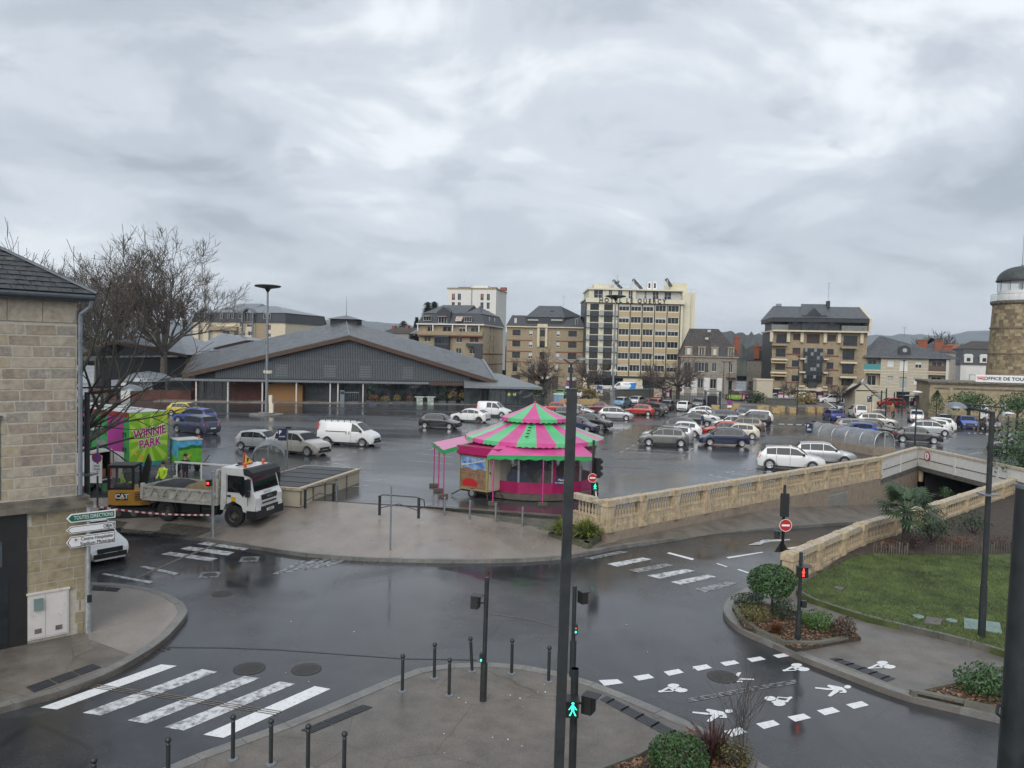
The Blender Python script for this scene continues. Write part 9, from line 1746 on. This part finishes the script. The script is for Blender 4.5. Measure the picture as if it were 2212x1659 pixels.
def conifer(label,base,H_,r,seed,m='leaf_dark',narrow=False,tiers=9):
 t=thing('conifer',label,'tree',base);MB().tube((0,0,0),(0,0,H_*.95),r*.08,.02,6).obj('trunk','bark',t);mb=MB();r_=random.Random(seed)
 for k in range(int(900 if not narrow else 1400)):
  u=r_.random()**.8;z=H_*(.10+.9*u);w_=r*((1-u)**.8+.05)if not narrow else r*min(1,(1-u)*2.2+.06)*(.75+.25*min(1,u*5));a=r_.random()*6.28;q_=w_*(1-.4*r_.random()**2);c=Vector((q_*math.cos(a),q_*math.sin(a),z));l=H_*(.035 if narrow else .06);d=Vector((math.cos(a),math.sin(a),1.2 if narrow else-.25)).normalized();s_=Vector((-math.sin(a),math.cos(a),0))*l*.4;mb.poly([c-d*l*.3-s_,c-d*l*.3+s_,c+d*l])
 mb.obj('crown',m,t);return t
q=G(C4(1000,510));conifer('narrow dark cypress at the corner of the tourist office',q,at(C4(1020,135),q.y).z,.62*q.y/60,3,'leaf_green',True)
q=at(A4(1965,470),380);q.z=0;conifer('dark cedar in the distance right of the market roof',q,at(A4(1960,362),380).z,9,5)
for xx,yy,lb in((205,345,'dark spire of a conifer left of the mansard block'),(270,340,'second conifer tip over the mansard block roof')):q=at(B1(xx,500),230);q.z=0;conifer(lb,q,at(B1(xx,yy),230).z,4,xx)
q=at(B1(100,620),215);q.z=0;conifer('dark conifer beside the left edge of the mansard block',q,at(B1(100,500),215).z,2.2,8,'leaf_dark',True)
def round_tree(label,base,zc_,rad,n,s,m,seed,nm='round_tree',tr=.08,shell=.5):t=thing(nm,label,'tree',base);MB().tube((0,0,-.05),(.05,0,zc_),tr,tr*.7,8).tube((0,0,zc_*.6),(rad[0]*.5,0,zc_),tr*.6,.02,6).tube((0,0,zc_*.6),(-rad[0]*.5,.1,zc_),tr*.6,.02,6).obj('trunk','bark',t);leafy(t,'crown',(0,0,zc_),rad,n,s,m,shell,0,seed);return t
q=G(C4(1440,590));round_tree('spreading dark olive tree before the tourist office',q,at(C4(1440,300),q.y).z,(2.9,2.4,1.7),1800,.3,'leaf_green',4,tr=.25,shell=.8);q=G(C4(2110,640));round_tree('second olive tree at the tourist office, cut by the right edge',q,at(C4(2110,330),q.y).z,(2.6,2.2,1.9),1500,.3,'leaf_green',6,tr=.15,shell=.8)
q=G(D1(423,925),ZL);zb_=at(D1(437,700),q.y).z-ZL;rr=.5*330/1.7955/1.82278/1662*q.y;round_tree('clipped round topiary tree in the planting bed',q,zb_,(rr,rr,rr*.74),5200,.085,'leaf_green',2,'topiary_tree',.035,.35)
# raised planting beds on the right with stone edging, leaf litter
def bed(nm,pts,Zf,z,litter,seed,kn):
 pp=[G(Zf(*p),z)for p in pts];slab(nm,pp,'bed_soil',.35);kerb(kn,smooth_line([p+Vector((0,0,.06))for p in pp]+[pp[0]+Vector((0,0,.06))],1),d=.16,drop=.45,m='step_stone',stone=1.1)
 r_=random.Random(seed);mb=MB();xs_,ys_=[p.x for p in pp],[p.y for p in pp]
 for _ in range(litter):
  x,y=r_.uniform(min(xs_),max(xs_)),r_.uniform(min(ys_),max(ys_));ins=False
  for i in range(len(pp)):
   a,b_=pp[i],pp[i-1]
   if(a.y>y)!=(b_.y>y)and x<(b_.x-a.x)*(y-a.y)/(b_.y-a.y)+a.x:ins=not ins
  if ins:s_=r_.uniform(.03,.07);a=r_.random()*6.28;mb.poly([(x+s_*math.cos(a+k*1.57)*(1 if k%2 else .6),y+s_*math.sin(a+k*1.57)*(1 if k%2 else .6),z+.01+r_.random()*.04)for k in range(4)])
 mb.obj('fallen_leaves','leaf_fallen',kind='stuff')
bed('planting_bed',[(150,880),(225,1015),(400,1085),(600,1180),(1060,1095),(1030,1065),(640,925),(400,850),(190,835)],D1,ZP+.09,2600,3,'bed_edging');bed('planting_bed',[(1400,1480),(2060,1625),(2500,1730),(2500,1380),(1930,1360)],D1,ZP+.08,2200,4,'bed_edging');bed('planting_bed',[(-140,1660),(340,1480),(700,1260),(900,1310),(1200,1540),(1330,1660),(900,1900),(-100,1900)],D3,ZP+.06,2600,5,'bed_edging')
zp=ZP+.09
for(cx_,cy_,rx_,rz_,n,s,m,lb)in((285,900,.95,.42,1500,.09,'leaf_dark','low dark green shrub at the rounded end of the planting bed'),(310,1005,.95,.5,1700,.075,'leaf_yellow','yellow-tipped low shrub at the kerb of the planting bed'),(515,975,.62,.68,1500,.08,'leaf_dark','dark upright shrub right of the topiary stem'),(665,1010,.4,.42,600,.07,'leaf_bright','small light green tuft right of the signal post'),(790,1055,.85,.5,2000,.085,'leaf_bright','bright green rounded shrub in the planting bed'),(955,1108,.68,.55,1700,.08,'leaf_red','dark red-green rounded shrub at the right end of the planting bed')):q=G(D1(cx_,cy_),zp);shrub(lb,q+Vector((0,rx_*.35,0)),(rx_*.62,rx_*.55,rz_*.66),int(n*.8),s*.72,m,seed=cx_)
q=G(D1(1960,1530),ZP+.08);shrub('glossy green shrub in the second bed by the right pole',q+Vector((.1,.3,0)),(.72,.6,.42),1700,.09,'leaf_green',seed=61)
q=G(D3(590,1720),ZP+.06);shrub('large glossy clipped bush at the bottom edge of the picture',q+Vector((0,.2,0)),(.58,.55,.5),4200,.062,'leaf_green',seed=8,shell=.3);q=G(D3(1090,1580),ZP+.06);shrub('small yellow-green shrub right of the purple strap plant',q,(.42,.4,.34),900,.05,'leaf_yellow',seed=9)
def blades(nm,label,base,n,L_,w_,m,seed,cat='plant',spread=.6,par=None,up=1.):
 r_=random.Random(seed);t=thing(nm,label,cat,base);mb=MB()
 for k in range(n):
  a=r_.random()*6.28;e=r_.random()*spread;l=L_*r_.uniform(.6,1.1);d=Vector((math.cos(a),math.sin(a),0));s_=Vector((-d.y,d.x,0))*w_;o=d*r_.random()*L_*.25;P_=[o+d*(l*e*u*(.4+.8*u))+Vector((0,0,l*up*(u-e*.75*u*u)))for u in(0,.35,.7,1)]
  mb.add([P_[0]-s_,P_[0]+s_,P_[1]-s_,P_[1]+s_,P_[2]-s_*.7,P_[2]+s_*.7,P_[3]],[(0,1,3,2),(2,3,5,4),(4,5,6)])
 mb.obj('leaves',m,t);return t
q=G(D3(900,1520),ZP+.06);blades('strap_plant','purple-brown strap-leaved plant beside the large clipped bush',q,90,.95,.022,'leaf_purple',4,spread=1.1)
q=G(D1(500,1085),zp);blades('dry_grass','dry rusty stalks in front of the topiary stem',q+Vector((-.1,.2,0)),380,.42,.006,'leaf_rust',5,spread=.9)
for xx,yy,lb,n in((1495,1485,'strap-leaved clump in the stone planter left of the mast',160),(1740,1500,'large yellow-green strap-leaved clump in the stone planter by the balustrade',330)):blades('strap_plant',lb,G(C1(xx,yy),-.42),n,.95,.03,'strap_leaf',xx,spread=1.2)
pq=[G(C1(*p),-.42)for p in((1372,1472),(1760,1570),(1900,1490),(1590,1330),(1500,1330))];pl_=thing('stone_planter','mossy low stone planter at the foot of the corner balustrade','planter',pq[0]);lo_=[p-pq[0]for p in pq]
for a,b_ in zip(lo_,lo_[1:]+lo_[:1]):
 d=(b_-a).normalized();nv=Vector((-d.y,d.x,0))*.28;MB().extr([a,b_,b_+nv,a+nv],(0,0,-.55)).obj('edge_stone','mossy_stone' if 'mossy_stone' in MATS or mat('mossy_stone',(.085,.08,.055),.85,var=.3,scale=4,v2=(3.,(.05,.075,.02),.5,.65))else '',pl_)
MB().poly([p+Vector((0,0,-.08))for p in lo_]).obj('soil','bed_soil',pl_)
bs_=G(D3(1145,1600),ZP+.06);bare_tree('bare_shrub','bare multi-stemmed shrub in front of the painted crossing',bs_,2.15,.55,12,.014,.04,('twig','twig'),9,2,.9,dens=.7,twig=.004)
# palm, bed shrubs, paling fence
q=G(D1(1370,470),ZL+.02);PT=thing('fan_palm','fan palm with a shaggy crown in the shrub bed','palm',q);zc_=at(D1(1380,200),q.y).z-q.z;MB().tube((0,0,-.1),(.05,0,zc_),.16,.2,9).obj('trunk','bark',PT);r_=random.Random(2)
for k in range(38):
 a=r_.random()*6.28;e=r_.uniform(-.45,1.1);d=Vector((math.cos(a)*math.cos(e),math.sin(a)*math.cos(e),math.sin(e)));L_=r_.uniform(.85,1.2)*zc_*.72;o=Vector((0,0,zc_));h_=o+d*L_*.62;fb=MB().tube(o,h_,.02,.015,4);sd=d.orthogonal().normalized()if abs(d.z)>.95 else Vector((-d.y,d.x,0)).normalized();upn=sd.cross(d)
 for j in range(15):
  g_=R(-105+210*j/14);dd=(d*math.cos(g_)+sd*math.sin(g_)).normalized();l=L_*.62*(1-.25*abs(g_)/1.9);dr=Vector((0,0,-.28*l));w2_=upn.cross(dd)*.035;fb.add([h_-w2_*.4,h_+w2_*.4,h_+dd*l*.6+w2_+upn*.04,h_+dd*l*.6-w2_+upn*.04,h_+dd*l+dr],[(0,1,2,3),(3,2,4)])
 fb.obj('frond','palm_leaf',PT)
for(x,y,rx_,rz_,n,s,m,lb)in((1560,420,1.7,1.5,1500,.14,'leaf_dark','dark straggly shrub right of the fan palm'),(1420,470,1.4,.7,900,.1,'leaf_purple','brownish low shrub at the foot of the palm'),(1850,360,1.5,1.1,900,.13,'leaf_dark','loose grey-green shrub in the bed left of the lawn lamp'),(1760,470,1.8,.6,900,.09,'leaf_rust','rusty winter shrub behind the paling fence'),(2050,470,1.5,.6,800,.09,'leaf_purple','dark winter shrub behind the right paling fence'),(1240,480,.9,.5,600,.09,'leaf_rust','rusty shrub at the left end of the paling fence')):q=G(D1(x,y),ZL);shrub(lb,q,(rx_*.62,rx_*.45,rz_*.6),n,s*.75,m,seed=x,shell=.9)
q=G(C4(2110,1500),-.5);shrub('big leafy evergreen shrub at the right edge beside the parapet',q+Vector((1.6,0,0)),(3.4,2.4,2.9),5200,.2,'leaf_green',seed=14,shell=.6,nm='evergreen_shrub');q=G(D1(1660,110),-.5);shrub('small light shrub behind the balustrade coping near the palm',q,(.45,.4,.42),350,.09,'leaf_green',seed=15,shell=.9)
for p0,p1,n,lb in(((1145,495),(1400,522),14,'chestnut paling fence at the top of the lawn, left piece'),((1590,508),(2120,500),30,'chestnut paling fence at the top of the lawn, right piece')):
 a,b_=G(D1(*p0),ZL),G(D1(*p1),ZL);t=thing('paling_fence',lb,'fence',a,math.atan2(b_.y-a.y,b_.x-a.x));L_=math.dist(a[:2],b_[:2])
 for k in range(n):x=L_*k/n;h_=rv.uniform(.4,.58);MB().extr([(x,0,0),(x+.035,0,0),(x+.035+rv.uniform(-.03,.03),0,h_),(x+rv.uniform(-.03,.03),0,h_)],(0,.02,0)).obj('paling','timber_dark',t)
 MB().tube((0,.01,.3),(L_,.01,.3),.008,None,3).obj('wire','dark_steel',t)
for Zf,x,y,rx_,rz_,m,lb in((C3,965,345,2.4,1.5,'leaf_gold','bronze winter grasses before the passing white cars'),(B2,290,1275,3.2,1.7,'leaf_gold','golden grasses on the bank left of the hotel road'),(C1,1290,145,2.2,1.4,'leaf_green','green bushes right of the glazed annexe'),(C3,280,330,2.2,1.4,'leaf_dark','dark clipped bushes left of the beige box'),(C3,580,330,2.,.7,'leaf_green','low green tuft right of the beige box'),(B2,1700,1290,2.,1.2,'leaf_rust','rusty bush before the stone house corner')):q=G(Zf(x,y));shrub(lb,q,(rx_,1.6,rz_),700,.4,m,seed=x+3,stems=False,h0=.6,shell=.9)
for t,h_,w_,m in POTS:leafy(t,'foliage',(0,0,.45+h_*.5),(w_,.5,h_*.55),260,.22,m,.9,0,int(h_*100))
# turf
mb=MB();r_=random.Random(9);lx=[p.x for p in lawnp];ly=[p.y for p in lawnp];cnt=0
while cnt<42000:
 x,y=r_.uniform(min(lx),min(max(lx),21)),r_.uniform(min(ly),max(ly));ins=False
 for i in range(len(lawnp)):
  a,b_=lawnp[i],lawnp[i-1]
  if(a.y>y)!=(b_.y>y)and x<(b_.x-a.x)*(y-a.y)/(b_.y-a.y)+a.x:ins=not ins
 cnt+=1
 if ins:h_=r_.uniform(.03,.075);a=r_.random()*6.28;mb.poly([(x-.012*math.cos(a),y-.012*math.sin(a),ZL),(x+.012*math.cos(a),y+.012*math.sin(a),ZL),(x+r_.gauss(0,.03),y+r_.gauss(0,.03),ZL+h_)])
mat('grass_blade',(.05,.092,.014),.6,var=.4,scale=.7,col2=(.125,.18,.035));mb.obj('grass','grass_blade',kind='stuff')
# small pavers under the truck
pv=[G(A2(800,1170),-.6),G(A2(1560,1222),-.62),G(A2(1735,1160),-.5),G(A2(900,1075),-.35)];pr_=link(None,'paver_field',kind='structure')
for i in range(21):
 for j in range(14):
  f=lambda u,v:pv[0].lerp(pv[1],u).lerp(pv[3].lerp(pv[2],u),v);u0,u1,v0,v1=i/21+.004,(i+1)/21-.004,j/14+.006,(j+1)/14-.006;q=[f(u0,v0),f(u1,v0),f(u1,v1),f(u0,v1)];zq=[Vector((p.x,p.y,apron_z(p.x,p.y)+.022+rv.uniform(0,.01)))for p in q];MB().extr(zq,(0,0,-.05)).obj('paver','paver_stone' if 'paver_stone' in MATS or mat('paver_stone',(.095,.085,.07),.5,var=.3,scale=3,v2=(1.5,(.06,.075,.035),.55,.7))else '',pr_)
mb=MB();r_=random.Random(17)
for k in range(44):p=Gs((r_.uniform(420,1700),r_.uniform(1220,1640)),0);z_=(ZP+.03)if k%2 else p.z+.012;p=G((r_.uniform(900,1250),r_.uniform(1450,1640)),z_)if k%2 else Vector((p.x,p.y,z_));a=r_.random()*6.3;s_=r_.uniform(.01,.028);mb.poly([(p.x+s_*math.cos(a+j*1.6),p.y+s_*math.sin(a+j*1.6),p.z+r_.uniform(0,.01))for j in range(4)])
mb.obj('litter','print_white',kind='stuff')
# ------------------------------------------------------------------ people
for n_,c_ in(('skin',(.45,.27,.19)),('coat_dark',(.018,.02,.026)),('coat_tan',(.27,.17,.085)),('trousers',(.03,.034,.045)),('jeans',(.05,.08,.14)),('hair_dark',(.02,.015,.012)),('coat_blue',(.03,.05,.12))):mat(n_,c_,.75,var=.12,scale=6)
def person(label,base,rz,pose='stand',top='coat_dark',leg='trousers',s=1.,z=0.):
 sit,walk=pose=='sit',pose=='walk';st=.18 if walk else 0;hip=.48 if sit else .92
 J=[((0,0,hip),.135),((0,-.01,hip+.25),.14),((0,0,hip+.47),.15),((0,-.02,hip+.57),.06),((0,-.03,hip+.66),.085),((0,-.03,hip+.78),.09)];E_=[(0,1),(1,2),(2,3),(3,4),(4,5)]
 for sg in(-1,1):
  o=len(J);J+=[((sg*.10,0,hip-.04),.10),((sg*.11,-.42 if sit else-.05-sg*st*.6,.48 if sit else .5),.075),((sg*.11,-.42 if sit else sg*st,.08),.05),((sg*.12,-.57 if sit else sg*st-.14,.04),.045)];E_+=[(0,o),(o,o+1),(o+1,o+2),(o+2,o+3)]
  o=len(J);J+=[((sg*.20,0,hip+.46),.065),((sg*.26,-.04 if not sit else-.1,hip+.2),.05),((sg*.22,-.2 if pose!='stand' else-.12,hip+.02),.04),((sg*.2,-.26 if pose!='stand' else-.15,hip-.05),.035)];E_+=[(2,o),(o,o+1),(o+1,o+2),(o+2,o+3)]
 me=bpy.data.meshes.new('body');me.from_pydata([j[0]for j in J],E_,[]);o=bpy.data.objects.new('body',me);COL.objects.link(o);o.modifiers.new('skin','SKIN');sub=o.modifiers.new('sub','SUBSURF');sub.levels=1
 for i,j in enumerate(J):me.skin_vertices[0].data[i].radius=(j[1],j[1])
 me.skin_vertices[0].data[0].use_root=True;m2_=bpy.data.meshes.new_from_object(o.evaluated_get(bpy.context.evaluated_depsgraph_get()));bpy.data.objects.remove(o);m2_.name='body';m2_.materials.clear()
 for x in(top,leg,'skin','print_black'):m2_.materials.append(MATS[x])
 for p in m2_.polygons:c=p.center;p.material_index=2 if c.z>hip+.56 else(3 if c.z<.1 else(2 if(abs(c.x)>.15 and c.z<hip+.01 and not sit)else(1 if c.z<hip+.0 and abs(c.x)<.19 else 0)));p.use_smooth=True
 t=thing('person',label,'person',V3(base,z),rz);t.scale=(s,)*3;link(m2_,'body',t)
 MB().lathe([(.02,.115),(.075,.09),(.102,.02),(.098,-.05)],12,(0,-.01,hip+.78),cap=False).obj('hair','hair_dark',t,True);MB().box(-.012,.012,-.135,-.105,hip+.70,hip+.74).obj('nose','skin',t);return t
q=G(A2(1465,830));person('short-haired man in black clothes beside the small blue trailer',q,R(30));q=G(A2(1290,905),-.1);person('worker in a yellow high-visibility jacket behind the tipper bed',q,R(-20),'walk','hivis','trousers',z=-.1)
ex=EX.matrix_basis.translation;person('digger driver in a yellow high-visibility jacket sitting in the cab',Vector((ex.x-.38,ex.y-.25,0)),R(100),'sit','hivis','trousers',z=ex.z+1.1)
q=G(C4(392,540));person('woman in a tan coat walking near the entrance shelter',q,R(20),'walk','coat_tan','trousers',1.35);q=G(C4(655,385));person('person in a dark coat sitting in the right-hand bus shelter',q,0,'sit','coat_dark','jeans',1.3);q=G(C4(785,385));person('person in a blue jacket standing at the right-hand bus shelter',q,R(-30),'walk','coat_blue','jeans',1.3);q=G(B2(1022,1290));person('seated person in the bus shelter by the hotel',q,0,'sit','coat_dark','trousers',1.35);q=G(B1(1320,1320));person('person in jeans standing right of the glazed annexe',q,R(10),'stand','coat_dark','jeans',1.0);q=G(C2(1385,475));person('person in a dark jacket standing beside the black saloon',q,R(50),'stand','coat_blue','trousers',1.05);q=G(C3(620,300));person('waiting person at the pink poster behind the low wall',q,0,'stand','coat_dark','jeans',1.3)
# ------------------------------------------------------------------ far town edge, hills and air
mat('wood_far',(.035,.04,.026),.95,var=.4,scale=.05);mat('hill_far',(.04,.055,.03),.95,var=.35,scale=.004)
def ridge(nm,pts,D_,jag,m,seed,base=-.4,dep=.25,step=3.):
 r_=random.Random(seed);mb=MB();top=[at(p,D_)for p in pts];ln=[]
 for a,b_ in zip(top,top[1:]):
  n=max(2,int((b_-a).length/step));ln+=[a.lerp(b_,i/n)for i in range(n)]
 ln.append(top[-1]);k1=[p+Vector((0,r_.uniform(-1,1)*jag,r_.uniform(-1,1)*jag))for p in ln];k0=[Vector((p.x*(1-dep),D_*(1-dep)+r_.uniform(-1,1)*jag,base))for p in ln];kh=[a.lerp(b_,.55)+Vector((0,0,r_.uniform(-1,1)*jag*.8))for a,b_ in zip(k0,k1)];k2=[Vector((p.x*1.2,D_*1.25,base))for p in ln]
 mb.strip(k0,kh).strip(kh,k1).strip(k1,k2);return mb.obj(nm,m,kind='structure')
ridge('hills',[P(-200,690),P(200,695),P(520,700),P(640,702),P(720,690),P(800,693),P(880,700),P(930,712),P(1300,722),P(1560,720),P(1700,728),P(1880,724),P(1960,722),P(2050,726),P(2090,716),P(2130,714),P(2180,718),P(2500,735)],4800,7,'hill_far',2,dep=.3,step=40)
ridge('hills',[P(-300,735),P(600,738),P(900,722),P(1200,745),P(1850,748),P(1990,740),P(2080,744),P(2200,752),P(2600,760)],2700,5,'hill_far',3,dep=.3,step=20)
ridge('wooded_hill',[P(1380,760),P(1490,722),P(1560,716),P(1600,722),P(1640,718),P(1680,728),P(1740,745),P(1900,775)],1300,3.5,'wood_far',4,dep=.2,step=4)
ridge('treeline',[P(-400,726),P(100,730),P(300,728),P(500,734),P(620,728),P(700,740),P(850,735),P(900,728),P(1000,745),P(1300,750),P(1560,748),P(1650,752),P(1900,765),P(2100,758),P(2212,762),P(2500,770)],420,1.6,'wood_far',5,dep=.15,step=1.6)
hz_=bpy.data.materials.new('haze');hz_.use_nodes=True;ht_=hz_.node_tree;ht_.nodes.remove(ht_.nodes['Principled BSDF']);pvv=ht_.nodes.new('ShaderNodeVolumePrincipled');pvv.inputs['Color'].default_value=(.72,.8,.92,1);pvv.inputs['Density'].default_value=.00015;ht_.links.new(pvv.outputs[0],[n for n in ht_.nodes if n.type=='OUTPUT_MATERIAL'][0].inputs['Volume']);MATS['haze']=hz_
MB().box(-5200,5200,-260,6200,-6.5,260).obj('haze','haze',kind='stuff')
